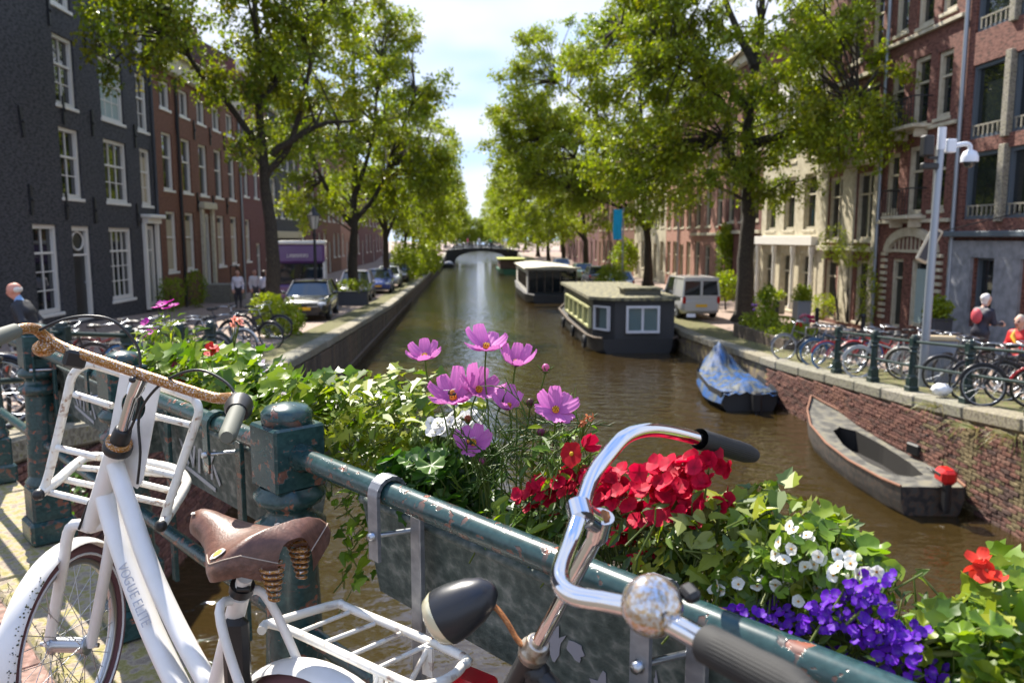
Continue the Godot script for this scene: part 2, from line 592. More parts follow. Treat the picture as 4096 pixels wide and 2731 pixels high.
func stones(t: Node3D, x: float, x0: float, dz: float, f: Callable, za: float, zb: float, zc: float, w: float) -> void:
	var z := za
	var far := MB.new()
	var one := MB.new()
	one.box(Vector3.ZERO, Vector3(w, 0.22, 1.0), Basis(), 0.025)
	var om := one.mesh()
	var ms := []
	for k in 3:
		var m2: StandardMaterial3D = MT.coping.duplicate()
		m2.albedo_color = lin([1.0, 0.82, 0.9][k], [1.0, 0.84, 0.86][k], [1.0, 0.8, 0.76][k])
		ms.append(m2)
	while z > zc:
		var l := R.randf_range(0.9, 1.5)
		var a: float = f.call(z)
		var b: float = f.call(z - l)
		var bb := Basis(Vector3.RIGHT, -atan2(a - b, l)) * Basis.from_scale(Vector3(1, 1, l - 0.012))
		var xf := Transform3D(bb, Vector3(x - x0 + R.randf_range(-0.012, 0.012), (a + b) / 2 - 0.1, z - l / 2 + dz))
		if z > zb:
			part(t, "coping_stone", om, ms[R.randi() % 3], xf)
		else:
			far.add(one, xf)
		z -= l
	var o := part(t, "far_coping", far, MT.coping)
	o.set_meta("kind", "stuff")

func brick_face(t: Node3D, off: Vector3, dir: float, za: float, zb: float, f: Callable, pa: float, pb: float) -> void:
	var one := MB.new()
	one.box(Vector3.ZERO, Vector3(0.08, 0.056, 0.212), Basis(), 0.006)
	var bm := one.mesh()
	var ms := []
	for k in 6:
		var c: Color = [lin(0.18, 0.075, 0.05), lin(0.13, 0.06, 0.045), lin(0.22, 0.11, 0.075), lin(0.1, 0.055, 0.042), lin(0.2, 0.15, 0.07), lin(0.21, 0.09, 0.065)][k]
		ms.append(textured(noise_tex(40 + k, 0.04, [[0.2, c.darkened(0.35)], [0.6, c], [0.9, c.lightened(0.12)]], 128, 4), 2.5, 0.9, 0, true, MT.grit, 0.3))
	var rest := MB.new()
	var count := 0
	var streak := FastNoiseLite.new()
	streak.seed = 77
	streak.frequency = 0.12
	var row := 0
	var y := 0.02
	while y < 3.0:
		var z := za - (0.11 if row % 2 else 0.0)
		while z > zb:
			if y < f.call(z) - 0.25:
				var xf := Transform3D(Basis(Vector3.UP, R.randf_range(-0.02, 0.02)), Vector3(R.randf_range(-0.012, 0.008), y, z) + off)
				var ochre: bool = streak.get_noise_2d(z * 9.0, y * 0.7) > 0.22 and R.randf() < 0.75
				if z < pa and z > pb and count < 295:
					count += 1
					part(t, "brick", bm, ms[4 if ochre else R.randi() % 6], xf)
				else:
					rest.col = lin(1.0, 0.95, 0.75) * 1.1 if ochre else [Color.WHITE, lin(0.7, 0.62, 0.66), lin(0.85, 0.8, 0.85), lin(0.5, 0.5, 0.52)][R.randi() % 4]
					rest.add(one, xf)
					var s := rest.c.size()
					for q in one.v.size():
						rest.c[s - 1 - q] = rest.col.srgb_to_linear()
			z -= 0.223
		y += 0.067
		row += 1
	var o := part(t, "brickwork", rest, ms[0])
	o.set_meta("kind", "stuff")

func far_bridge() -> void:
	var t := thing("arch_bridge", "low dark arched bridge crossing the canal in the distance", "bridge", Vector3(2.0, 0, -138))
	var arch := MB.new()
	var poly := PackedVector2Array()
	for k in 13:
		var a := PI * k / 12
		poly.append(Vector2(-4.6 * cos(a), 0.3 + 1.75 * sin(a)))
	for k in 13:
		var x := 6.4 - 12.8 * k / 12.0
		poly.append(Vector2(x, 2.15 + 0.45 * cos(x / 6.4 * PI / 2)))
	poly.append(Vector2(-6.4, -0.6))
	poly.append(Vector2(-4.6, -0.6))
	var poly2 := PackedVector2Array([Vector2(4.6, -0.6), Vector2(6.4, -0.6)])
	var all := PackedVector2Array()
	for k in 13: all.append(poly[k])
	all.append(Vector2(4.6, -0.6)); all.append(Vector2(6.4, -0.6))
	for k in range(13, poly.size()): all.append(poly[k])
	arch.prism(all, 7.0, Transform3D(Basis(), Vector3(0, 0, -7)))
	part(t, "arch", arch, MT.iron)
	var rl := MB.new()
	for yy in [0.5, 0.95]:
		var ps := []
		for k in 13:
			var x := 6.6 - 13.2 * k / 12.0
			ps.append(Vector3(x, 2.15 + 0.45 * cos(x / 6.6 * PI / 2) + yy, -0.1))
		rl.tube(ps, 0.045, 5)
	part(t, "railing", rl, MT.iron)
	for k in 9:
		var x := 6.4 - 12.8 * k / 8.0
		var pb := MB.new()
		pb.tube([Vector3(x, 2.1 + 0.45 * cos(x / 6.4 * PI / 2), -0.1), Vector3(x, 3.2 + 0.45 * cos(x / 6.4 * PI / 2), -0.1)], 0.07, 6)
		part(t, "post", pb, MT.iron)
	for s in [-1, 1]:
		var ab := MB.new()
		ab.box(Vector3(s * 7.2, 0.5, -3), Vector3(2.0, 3.2, 7.4))
		part(t, "abutment", ab, MT.plum_brick)

var win_cache := {}

# window meshes: white painted frame with glazing bars, recessed behind the wall face
func window_meshes(w: float, h: float, st: Dictionary) -> Array:
	var key := "%.2f %.2f %s" % [w, h, st.k]
	if win_cache.has(key):
		return win_cache[key]
	var ft: float = st.get("ft", 0.1)
	var f := MB.new()
	for s in [-1, 1]:
		f.box(Vector3(s * (w - ft) / 2, 0, -0.06), Vector3(ft, h, 0.13))
		f.box(Vector3(0, s * (h - ft) / 2, -0.062), Vector3(w - ft * 2, ft, 0.13))
	var split: float = st.get("split", 0.0)
	var iw := w - ft * 2
	var ih := h - ft * 2
	var yb := -ih / 2
	var ym := yb + ih * (1.0 - split)
	if split > 0.0:
		f.box(Vector3(0, ym, -0.075), Vector3(iw, 0.075, 0.09))
	var bar := 0.035
	var cols: int = st.get("cols", 1)
	for k in range(1, cols):
		f.box(Vector3(-iw / 2 + iw * k / cols, 0, -0.09), Vector3(bar * st.get("bar", 1.0), ih, 0.05))
	for k in range(1, int(st.get("rows", 1))):
		f.box(Vector3(0, yb + (ym - yb) * k / st.rows, -0.092), Vector3(iw, bar, 0.05))
	for k in range(1, int(st.get("rows2", 1))):
		f.box(Vector3(0, ym + (yb + ih - ym) * k / st.rows2, -0.092), Vector3(iw, bar, 0.05))
	var p := MB.new()
	p.box(Vector3(0, 0, -0.12), Vector3(iw + 0.04, ih + 0.04, 0.02))
	var s := MB.new()
	s.box(Vector3(0, -h / 2 - 0.06, 0.035), Vector3(w + 0.14, 0.12, 0.2), Basis(), 0.015)
	var c := MB.new()
	for k in 9:
		var x := -iw / 2 + iw * (k + 0.5) / 9
		c.box(Vector3(x, -ih * 0.05, -0.1 + 0.004 * (k % 2)), Vector3(iw / 9 * 0.98, ih * 0.9, 0.012))
	win_cache[key] = [f.mesh(), p.mesh(), s.mesh(), c.mesh()]
	return win_cache[key]

# side -1: stands left of the canal and faces right; side 1: the reverse
func house(label: String, side: int, X: float, za: float, zb: float, y0: float, h: float, wall: Material, wins: Array, o := {}) -> Node3D:
	var zm := (za + zb) / 2
	var t := thing(o.get("name", "canal_house"), label, "house", Vector3(X, y0, zm), -side * PI / 2, "houses along the canal")
	var hw := absf(za - zb) / 2
	var dep: float = o.get("deep", 9.0)
	var xs := [-hw, hw]
	var ys := [-1.0, h]
	var rects := []
	for w in wins:
		var a: float = (w[0] - zm) * side
		rects.append([a - w[2] / 2, a + w[2] / 2, w[1] - y0 - w[3] / 2, w[1] - y0 + w[3] / 2])
	for r in rects:
		xs.append(r[0]); xs.append(r[1]); ys.append(r[2]); ys.append(r[3])
	xs.sort(); ys.sort()
	var m := MB.new()
	for a in xs.size() - 1:
		for b in ys.size() - 1:
			if xs[a + 1] - xs[a] < 0.001 or ys[b + 1] - ys[b] < 0.001: continue
			var cx: float = (xs[a] + xs[a + 1]) / 2
			var cy: float = (ys[b] + ys[b + 1]) / 2
			var hole := false
			for r in rects:
				if cx > r[0] and cx < r[1] and cy > r[2] and cy < r[3]:
					hole = true
					break
			if not hole:
				m.quad(Vector3(xs[a], ys[b], 0), Vector3(xs[a + 1], ys[b], 0), Vector3(xs[a + 1], ys[b + 1], 0), Vector3(xs[a], ys[b + 1], 0), Vector3.BACK)
	for r in rects:
		var q := -0.22
		m.quad(Vector3(r[0], r[2], 0), Vector3(r[0], r[3], 0), Vector3(r[0], r[3], q), Vector3(r[0], r[2], q), Vector3.RIGHT)
		m.quad(Vector3(r[1], r[2], 0), Vector3(r[1], r[3], 0), Vector3(r[1], r[3], q), Vector3(r[1], r[2], q), Vector3.LEFT)
		m.quad(Vector3(r[0], r[3], 0), Vector3(r[1], r[3], 0), Vector3(r[1], r[3], q), Vector3(r[0], r[3], q), Vector3.DOWN)
		m.quad(Vector3(r[0], r[2], 0), Vector3(r[1], r[2], 0), Vector3(r[1], r[2], q), Vector3(r[0], r[2], q), Vector3.UP)
	for s in [-1, 1]:
		m.quad(Vector3(s * hw, -1, 0), Vector3(s * hw, h, 0), Vector3(s * hw, h, -dep), Vector3(s * hw, -1, -dep), Vector3(s, 0, 0))
	m.quad(Vector3(-hw, -1, -dep), Vector3(hw, -1, -dep), Vector3(hw, h, -dep), Vector3(-hw, h, -dep), Vector3.FORWARD)
	m.quad(Vector3(-hw, h, 0), Vector3(hw, h, 0), Vector3(hw, h, -dep), Vector3(-hw, h, -dep), Vector3.UP)
	part(t, "wall", m, wall)
	for k in wins.size():
		var w: Array = wins[k]
		var st: Dictionary = w[4]
		var ms := window_meshes(w[2], w[3], st)
		var at := Transform3D(Basis(), Vector3((w[0] - zm) * side, w[1] - y0, -0.09))
		var is_door: bool = st.get("door", false)
		var wn := part(t, "door" if is_door else "window", ms[0], st.get("fm", MT.white), at)
		part(wn, "panel" if is_door else "pane", ms[1], st.get("pm", MT.glass))
		if is_door:
			var hd := MB.new()
			hd.ball(Vector3(w[2] * 0.3, -w[3] * 0.1, -0.09), Vector3.ONE * 0.04, Basis(), 6, 4)
			part(wn, "handle", hd, MT.steel)
		elif st.get("sill", true):
			part(wn, "sill", ms[2], st.get("sm", st.get("fm", MT.white)))
		if st.get("curtain", false):
			part(wn, "curtain", ms[3], MT.curtain if st.curtain is bool else st.curtain)
	if o.has("cornice"):
		var c := MB.new()
		var ch: float = o.cornice[0]
		c.box(Vector3(0, h - ch / 2, 0.12), Vector3(hw * 2 - 0.02, ch, 0.24))
		c.box(Vector3(0, h + 0.06, 0.24), Vector3(hw * 2 - 0.02, 0.14, 0.5), Basis(), 0.03)
		c.box(Vector3(0, h - ch - 0.04, 0.06), Vector3(hw * 2 - 0.04, 0.08, 0.16))
		part(t, "cornice", c, o.cornice[1])
	if o.has("roof"):
		var rf := MB.new()
		var rh: float = o.roof
		rf.quad(Vector3(-hw, h, 0.05), Vector3(hw, h, 0.05), Vector3(hw, h + rh, -dep / 2), Vector3(-hw, h + rh, -dep / 2), Vector3(0, 1, 1))
		rf.quad(Vector3(-hw, h, -dep), Vector3(hw, h, -dep), Vector3(hw, h + rh, -dep / 2), Vector3(-hw, h + rh, -dep / 2), Vector3(0, 1, -1))
		for s in [-1, 1]:
			rf.flat(Vector3(s * hw, h, 0.05), Vector3(s * hw, h, -dep), Vector3(s * hw, h + rh, -dep / 2), Vector3(s, 0, 0))
		var rn := part(t, "roof", rf, o.get("roof_mat", MT.roof))
		var ch := MB.new()
		ch.box(Vector3(hw * 0.6, h + rh, -dep / 2), Vector3(0.8, 1.6, 0.8))
		part(rn, "chimney", ch, wall)
	for p in o.get("pipes", []):
		var pm := MB.new()
		var a: float = (p[0] - zm) * side
		pm.tube([Vector3(a, -0.2, 0.09), Vector3(a, p[1] - y0, 0.09)], 0.07, 8)
		part(t, "drainpipe", pm, p[2] if p.size() > 2 else MT.zinc)
	for b in o.get("bands", []):   # [y, height, depth, material]
		var bm := MB.new()
		bm.box(Vector3(0, b[0] - y0, b[2] / 2), Vector3(hw * 2 - 0.01, b[1], b[2]), Basis(), 0.01)
		part(t, "stone_band", bm, b[3])
	return t

func bays(zs: Array, yc: float, w: float, h: float, st: Dictionary) -> Array:
	var o := []
	for z in zs: o.append([z, yc, w, h, st])
	return o

func houses() -> void:
	# ---------- left row, in shade ----------
	var s12 := {"k": "s12", "cols": 3, "rows": 2, "rows2": 1, "split": 0.4, "ft": 0.13}
	var s8 := {"k": "s8", "cols": 2, "rows": 2, "split": 0.4, "ft": 0.13}
	var s3 := {"k": "s3", "cols": 2, "rows": 3, "split": 0.3, "ft": 0.14}
	var sg := {"k": "sg", "cols": 4, "rows": 3, "rows2": 1, "split": 0.3, "ft": 0.15}
	var sd := {"k": "sd", "split": 0.28, "ft": 0.17, "door": true, "pm": MT.door_dark}
	var w := []
	for r in [[13.4, 2.3], [10.1, 2.35], [6.98, 2.4]]:
		w.append([-29.35, r[0], 1.45, r[1], s8])
		w.append([-33.0, r[0], 2.05, r[1], s12])
		w.append([-35.9, r[0], 1.15, r[1], s8])
	for k in [1, 4, 8]:
		w[k] = w[k].duplicate()
		w[k][4] = (w[k][4] as Dictionary).duplicate()
		w[k][4].curtain = MT.lace if k != 8 else MT.curtain
	w.append([-27.3, 3.35, 1.55, 2.95, s3])
	w.append([-29.75, 3.1, 1.4, 3.4, sd])
	w.append([-33.0, 3.35, 2.1, 2.85, sg])
	w.append([-35.95, 3.15, 1.15, 3.5, sd])
	var t := house("tall slate-black painted brick house with thick white sash windows, nearest on the shaded side", -1, -14.0, -16.0, -36.9, 1.25, 15.2, MT.dark_brick, w, {"cornice": [0.5, MT.white], "roof": 3.5, "pipes": [[-36.75, 15.0, MT.slate]]})
	var tie := MB.new()
	tie.box(Vector3(0, 0, 0.04), Vector3(0.13, 0.95, 0.06), Basis(), 0.015)
	tie.ball(Vector3(0, 0, 0.09), Vector3(0.07, 0.07, 0.04), Basis(), 8, 4)
	var tm := tie.mesh()
	for p in [[-26.5, 5.6, 0], [-28.75, 5.5, 0], [-30.85, 5.4, 0], [-34.7, 5.35, 0], [-26.3, 8.0, 0.15], [-29.0, 8.75, 0.0], [-31.1, 8.6, 0], [-34.9, 8.6, 0], [-28.5, 11.9, 0.0], [-31.0, 11.5, 0.1], [-34.9, 11.6, 0], [-26.0, 12.3, 0], [-26.4, 14.0, 0]]:
		part(t, "wall_anchor", tm, MT.iron, Transform3D(Basis(Vector3.BACK, p[2]), Vector3(-(p[0] + 26.45), p[1] - 1.25, 0)))
	var hood := MB.new()
	hood.box(Vector3(9.5, 4.05, 0.2), Vector3(1.75, 0.16, 0.45), Basis(), 0.03)
	hood.box(Vector3(9.5, 3.86, 0.12), Vector3(1.5, 0.22, 0.26))
	hood.box(Vector3(8.82, 1.9, 0.06), Vector3(0.22, 3.7, 0.14))
	hood.box(Vector3(10.18, 1.9, 0.06), Vector3(0.22, 3.7, 0.14))
	part(t, "door_surround", hood, MT.white)
	var oval := MB.new()
	var op := []
	for k in 25:
		var a := TAU * k / 24
		op.append(Vector3(3.3 + cos(a) * 0.42, 3.02 + sin(a) * 0.32, -0.17))
	oval.tube(op, 0.035, 6, false)
	part(t, "oval_fanlight", oval, MT.white)

	var sb := {"k": "sb", "split": 0.42, "ft": 0.1}
	var sbg := {"k": "sbg", "split": 0.42, "ft": 0.11, "curtain": true}
	var st := {"k": "st", "cols": 2, "ft": 0.1, "bar": 1.2}
	var z5 := [-38.55, -41.05, -43.55, -46.05, -48.55]
	w = bays(z5, 10.9, 1.3, 1.25, st) + bays(z5, 7.9, 1.3, 2.6, sb)
	for z in [-38.55, -41.05, -46.05, -48.55]: w.append([z, 4.2, 1.3, 2.8, sbg])
	w.append([-43.55, 3.7, 1.3, 3.9, sd])
	t = house("brown brick house with five window bays, a white door surround and a heavy cornice", -1, -14.0, -36.95, -50.3, 1.05, 11.8, MT.brown_brick, w, {"cornice": [0.85, MT.cream], "roof": 3.2, "pipes": [[-39.8, 11.9, MT.iron], [-50.1, 11.9, MT.zinc]]})
	for z in [-39.8, -42.3, -44.8, -47.3]:
		for y in [9.8, 6.2]:
			part(t, "wall_anchor", tm, MT.iron, Transform3D(Basis(), Vector3(-(z + 43.625), y - 1.05, 0)))
	var sur := MB.new()
	for s in [-1, 1]:
		sur.box(Vector3(-0.07 + s * 0.82, 2.75, 0.08), Vector3(0.3, 4.4, 0.18), Basis(), 0.02)
	sur.box(Vector3(-0.07, 5.0, 0.14), Vector3(2.1, 0.35, 0.34), Basis(), 0.03)
	part(t, "door_surround", sur, MT.cream)
	var steps := MB.new()
	for k in 5:
		steps.box(Vector3(0.2 + 0.3 * k, 0.14 * (5 - k) * 0.5 - 0.0, 0.75), Vector3(0.3, 0.14 * (5 - k) + 0.4, 1.4))
	steps.box(Vector3(-0.6, 0.35, 0.75), Vector3(1.3, 1.1, 1.4))
	part(t, "stoop", steps, MT.coping)
	var hr := MB.new()
	for p in [[-0.9, 0.9], [0.2, 0.9], [1.5, 0.3]]:
		hr.tube([Vector3(p[0], p[1], 1.4), Vector3(p[0], p[1] + 0.95, 1.4)], 0.03, 5)
	hr.tube([Vector3(-0.9, 1.85, 1.4), Vector3(0.2, 1.85, 1.4), Vector3(1.5, 1.2, 1.4)], 0.035, 5)
	part(t, "stoop_railing", hr, MT.iron)

	var sc := {"k": "sc", "split": 0.4, "ft": 0.09, "cols": 1}
	var ss := {"k": "ss", "split": 0.3, "ft": 0.09, "cols": 2, "fm": MT.cream}
	row_house("plum-coloured brick house with narrow paired windows beyond the brown house", -1, -14.0, -50.35, -57.5, 0.95, 14.0, MT.plum_brick, 3, [4.2, 8.2, 11.6], [2.6, 2.5, 1.9], 1.1, sc, {"cornice": [0.5, MT.white], "roof": 2.5, "pipes": [[-57.3, 14, MT.zinc]]})
	row_house("dark brick house with a white shop front behind the purple truck", -1, -14.0, -57.55, -67.0, 0.9, 13.0, MT.dark_brick, 4, [7.2, 10.6], [2.7, 2.3], 1.2, sc, {"cornice": [0.6, MT.white], "roof": 2.5, "bands": [[4.6, 0.5, 0.25, MT.cream]], "shop": true})
	row_house("reddish brick house with a flower-boxed first floor past the shop front", -1, -14.0, -67.05, -77.0, 0.9, 14.5, MT.plum_brick, 4, [3.6, 7.4, 10.8], [2.4, 2.6, 2.2], 1.2, sc, {"cornice": [0.5, MT.white], "roof": 2.5})
	row_house("brown row house with white windows half hidden by the second tree", -1, -14.0, -77.05, -88.0, 0.9, 13.0, MT.brown_brick, 4, [3.6, 7.2, 10.4], [2.4, 2.4, 2.0], 1.2, sc, {"cornice": [0.5, MT.white], "roof": 3.0})
	row_house("pinkish brick row house far down the shaded side", -1, -14.0, -88.05, -100.0, 0.9, 14.0, MT.pink_brick, 4, [3.6, 7.2, 10.6], [2.4, 2.4, 2.0], 1.2, sc, {"cornice": [0.5, MT.white], "roof": 3.0})
	row_house("dark row house farthest down the shaded side before the bridge", -1, -14.0, -100.05, -136.0, 0.9, 13.0, MT.plum_brick, 9, [3.6, 7.2, 10.4], [2.4, 2.4, 2.0], 1.3, sc, {"cornice": [0.5, MT.white], "roof": 3.0})

	# ---------- right row, in the sun ----------
	var blue_grey := mat(lin(0.09, 0.115, 0.14), 0.4)
	var big := {"k": "big", "ft": 0.12, "fm": blue_grey, "sill": false}
	w = []
	for y in [[12.0, 3.0], [8.45, 2.2], [5.95, 2.0]]:
		for z in [-17.6, -19.55, -21.55, -23.45]:
			w.append([z, y[0], 1.7, y[1], big])
	for z in [-18.6, -20.8, -23.0]:
		w.append([z, 2.75, 0.95, 2.1, {"k": "shop", "ft": 0.08, "fm": blue_grey, "sill": false}])
	t = house("red brick house with wide paired windows above a grey ground floor", 1, 15.3, -14.0, -24.75, 1.2, 15.0, MT.red_brick, w, {"cornice": [0.5, MT.white], "pipes": [[-24.6, 15, MT.zinc]]})
	var front := MB.new()
	for q in [[-14.0, -18.05], [-19.15, -20.25], [-21.35, -22.45], [-23.55, -24.72]]:
		front.box(Vector3((q[0] + q[1]) / 2 + 19.375, 1.4, 0.05), Vector3(absf(q[0] - q[1]), 3.2, 0.1))
	front.box(Vector3(0, 2.85, 0.055), Vector3(10.7, 0.5, 0.11))
	front.box(Vector3(0, 0.15, 0.055), Vector3(10.7, 0.7, 0.11))
	part(t, "painted_front", front, MT.grey_paint)
	var lb := MB.new()
	lb.box(Vector3(0, 3.3, 0.15), Vector3(10.7, 0.18, 0.35), Basis(), 0.03)
	part(t, "shop_cornice", lb, blue_grey)
	for y in [[12.0, 3.0], [8.45, 2.2], [5.95, 2.0]]:
		for z in [-18.58, -22.5]:
			var mu := MB.new()
			mu.box(Vector3(z + 19.375, y[0] - 1.2, 0.02), Vector3(0.28, y[1] + 0.2, 0.2), Basis(), 0.02)
			part(t, "mullion", mu, MT.coping)
		for z in [-17.6, -19.55, -21.55, -23.45]:
			var gr := MB.new()
			var y0: float = y[0] - 1.2 - y[1] / 2
			gr.box(Vector3(z + 19.375, y0 + 0.4, -0.07), Vector3(1.5, 0.05, 0.05))
			for k in 7:
				gr.box(Vector3(z + 19.375 - 0.66 + 0.22 * k, y0 + 0.24, -0.07), Vector3(0.05, 0.3, 0.04))
			part(t, "balustrade", gr, MT.coping)
	# brick house with arched doorway and small balconies
	var cr := {"k": "cr", "split": 0.35, "ft": 0.14, "fm": MT.cream}
	var crd := {"k": "crd", "split": 0.25, "ft": 0.12, "fm": MT.cream, "door": true, "pm": MT.door_dark}
	var lace := {"k": "lace", "ft": 0.12, "fm": MT.cream, "curtain": MT.lace, "sill": false}
	w = []
	for y in [12.6, 9.3, 6.35]:
		w.append([-25.75, y, 0.85, 2.1, cr]); w.append([-27.1, y, 1.0, 2.3, cr]); w.append([-28.6, y, 0.9, 2.1, cr])
	w.append([-26.3, 2.5, 1.5, 2.3, lace]); w.append([-27.9, 2.4, 0.8, 2.5, crd])
	t = house("red brick house with a cream arched doorway and iron balconies beside the camera pole", 1, 15.3, -24.8, -29.4, 1.15, 14.6, MT.red_brick, w, {"cornice": [0.6, MT.cream], "pipes": [[-29.3, 14.5, MT.zinc]], "bands": [[4.95, 0.12, 0.14, MT.cream], [8.0, 0.12, 0.14, MT.cream], [11.2, 0.12, 0.14, MT.cream]]})
	var ar := MB.new()
	var ap := PackedVector2Array()
	for k in 13:
		var a := PI * k / 12
		ap.append(Vector2(-1.65 * cos(a), 2.75 + 0.85 * sin(a)))
	for k in 13:
		var a := PI - PI * k / 12
		ap.append(Vector2(-1.35 * cos(a), 2.7 + 0.6 * sin(a)))
	ar.prism(ap, 0.16, Transform3D(Basis(), Vector3(0.1, 0, 0)))
	part(t, "arch", ar, MT.cream)
	var fan := MB.new()
	fan.box(Vector3(0.1, 2.78, 0.03), Vector3(2.6, 0.1, 0.1))
	for k in 9:
		fan.box(Vector3(-0.95 + k * 0.26, 3.05, 0.03), Vector3(0.04, 0.45, 0.05))
	part(t, "fanlight", fan, MT.cream)
	for s in [-1.62, 1.82]:
		for k in 11:
			var qb := MB.new()
			qb.box(Vector3(s, 0.35 + k * 0.23, 0.05), Vector3(0.34, 0.12, 0.12), Basis(), 0.012)
			part(t, "quoin", qb, MT.cream)
	for y in [5.2, 8.2]:
		balcony(t, Vector3(0.0, y - 1.15 - 0.12, 0), 1.7)
	# house with cream lower storeys and a climber
	w = []
	for y in [12.4, 9.1]:
		w.append([-30.3, y, 0.85, 2.2, cr]); w.append([-31.9, y, 1.1, 2.3, cr]); w.append([-33.5, y, 0.85, 2.2, cr])
	w += [[-30.5, 5.6, 1.5, 2.6, {"k": "duo", "cols": 2, "split": 0.3, "ft": 0.12, "fm": MT.cream, "bar": 2.5}], [-33.0, 5.6, 1.4, 2.6, {"k": "duo", "cols": 2, "split": 0.3, "ft": 0.12, "fm": MT.cream, "bar": 2.5}]]
	w += [[-30.3, 2.3, 1.4, 2.4, {"k": "dk", "ft": 0.1, "fm": MT.cream, "cols": 2}], [-33.2, 2.2, 1.1, 2.5, crd]]
	t = house("brick house with cream lower storeys and a climbing plant over the door", 1, 15.3, -29.45, -34.4, 1.05, 14.6, MT.red_brick, w, {"cornice": [0.6, MT.cream], "bands": [[7.35, 0.35, 0.2, MT.cream], [3.95, 0.2, 0.22, MT.cream], [10.6, 0.15, 0.15, MT.cream]]})
	var cl := MB.new()
	for q in [[-29.47, -29.75], [-31.25, -32.3], [-33.7, -34.38]]:
		cl.box(Vector3((q[0] + q[1]) / 2 + 31.925, 3.0, 0.04), Vector3(absf(q[0] - q[1]) - 0.01, 6.2, 0.09))
	part(t, "stucco", cl, MT.cream)
	balcony(t, Vector3(0, 6.9, 0), 1.5)
	# cream house with columns and a mansard
	w = []
	for z in [-35.6, -37.9, -40.2]:
		w.append([z, 6.0, 1.25, 2.5, cr]); w.append([z, 8.9, 1.2, 1.9, cr])
		w.append([z, 2.3, 1.5, 2.7, {"k": "duo2", "cols": 2, "split": 0.3, "ft": 0.12, "fm": MT.cream, "bar": 2.5}])
	t = house("cream stuccoed house with slender columns and a slate mansard behind the trunk", 1, 15.3, -34.45, -41.5, 0.95, 9.6, MT.cream, w, {"cornice": [0.5, MT.white], "roof": 3.0, "roof_mat": MT.slate, "bands": [[4.25, 0.4, 0.35, MT.white]]})
	for z in [-34.7, -36.75, -39.05, -41.3]:
		var co := MB.new()
		co.lathe([Vector2(0.14, 0.1), Vector2(0.14, 0.3), Vector2(0.1, 0.35), Vector2(0.085, 2.6), Vector2(0.13, 2.75), Vector2(0.13, 3.05)], 10, Transform3D(Basis(), Vector3(z + 37.975, 0, 0.2)))
		part(t, "column", co, MT.white)
	for z in [-36.2, -39.7]:
		var dm := MB.new()
		dm.box(Vector3(z + 37.975, 10.6, -0.8), Vector3(1.3, 1.6, 1.2))
		dm.box(Vector3(z + 37.975, 11.5, -0.75), Vector3(1.6, 0.2, 1.5), Basis(), 0.04)
		part(t, "dormer", dm, MT.white)
	var sp := {"k": "sp", "split": 0.4, "ft": 0.1, "fm": MT.cream}
	row_house("dark red brick house with arched ground-floor doors beside the climbing rose", 1, 15.3, -41.55, -47.5, 0.9, 13.5, MT.red_brick, 3, [2.9, 6.6, 10.2], [2.5, 2.6, 2.4], 1.15, sp, {"cornice": [0.5, MT.cream], "bands": [[4.7, 0.18, 0.15, MT.cream]], "roof": 2.5})
	row_house("pink brick house with cream lintels above the white van", 1, 15.3, -47.55, -54.5, 0.85, 13.8, MT.pink_brick, 3, [2.9, 6.4, 10.0], [2.5, 2.6, 2.4], 1.15, sp, {"cornice": [0.5, MT.cream], "bands": [[4.6, 0.18, 0.15, MT.cream]], "roof": 2.5})
	row_house("salmon brick house with a tall front stoop past the van", 1, 15.3, -54.55, -62.0, 0.85, 13.0, MT.pink_brick, 4, [2.9, 6.4, 10.0], [2.4, 2.6, 2.2], 1.1, sp, {"cornice": [0.5, MT.white], "roof": 2.5, "pipes": [[-58, 13, MT.zinc]]})
	row_house("white-trimmed brick house behind the blue banner", 1, 15.3, -62.05, -74.0, 0.85, 13.5, MT.cream, 5, [2.9, 6.4, 10.0], [2.4, 2.4, 2.2], 1.2, sp, {"cornice": [0.5, MT.white], "roof": 2.5})
	row_house("brown brick house glimpsed under the sunlit crowns", 1, 15.3, -74.05, -95.0, 0.85, 13.0, MT.brown_brick, 8, [2.9, 6.4, 10.0], [2.4, 2.4, 2.2], 1.2, sp, {"cornice": [0.5, MT.white], "roof": 2.5})
	row_house("plum brick terrace farthest down the sunny side", 1, 15.3, -95.05, -136.0, 0.85, 13.0, MT.plum_brick, 12, [2.9, 6.4, 10.0], [2.4, 2.4, 2.2], 1.2, sp, {"cornice": [0.5, MT.white], "roof": 2.5})

func row_house(label: String, side: int, X: float, za: float, zb: float, y0: float, h: float, wall: Material, n: int, ys: Array, hs: Array, w: float, st: Dictionary, o := {}) -> void:
	var ws := []
	var step := (zb - za) / n
	var dst := {"k": "rd", "split": 0.25, "ft": 0.12, "door": true, "pm": MT.door_dark, "fm": st.get("fm", MT.white)}
	for r in ys.size():
		for k in n:
			var z := za + step * (k + 0.5)
			if r == 0 and k % 3 == 1 and not o.get("shop", false):
				ws.append([z, y0 + 1.55, w, 3.0, dst])
			else:
				var s2 := st
				if (k * 7 + r * 3) % 4 == 0:
					s2 = st.duplicate()
					s2.curtain = true
				ws.append([z, ys[r], w, hs[r], s2])
	if o.get("shop", false):
		for k in n:
			ws.append([za + step * (k + 0.5), 2.6, absf(step) - 0.5, 2.9, {"k": "sh", "cols": 3, "ft": 0.12, "split": 0.25, "fm": MT.cream}])
	house(label, side, X, za, zb, y0, h, wall, ws, o)

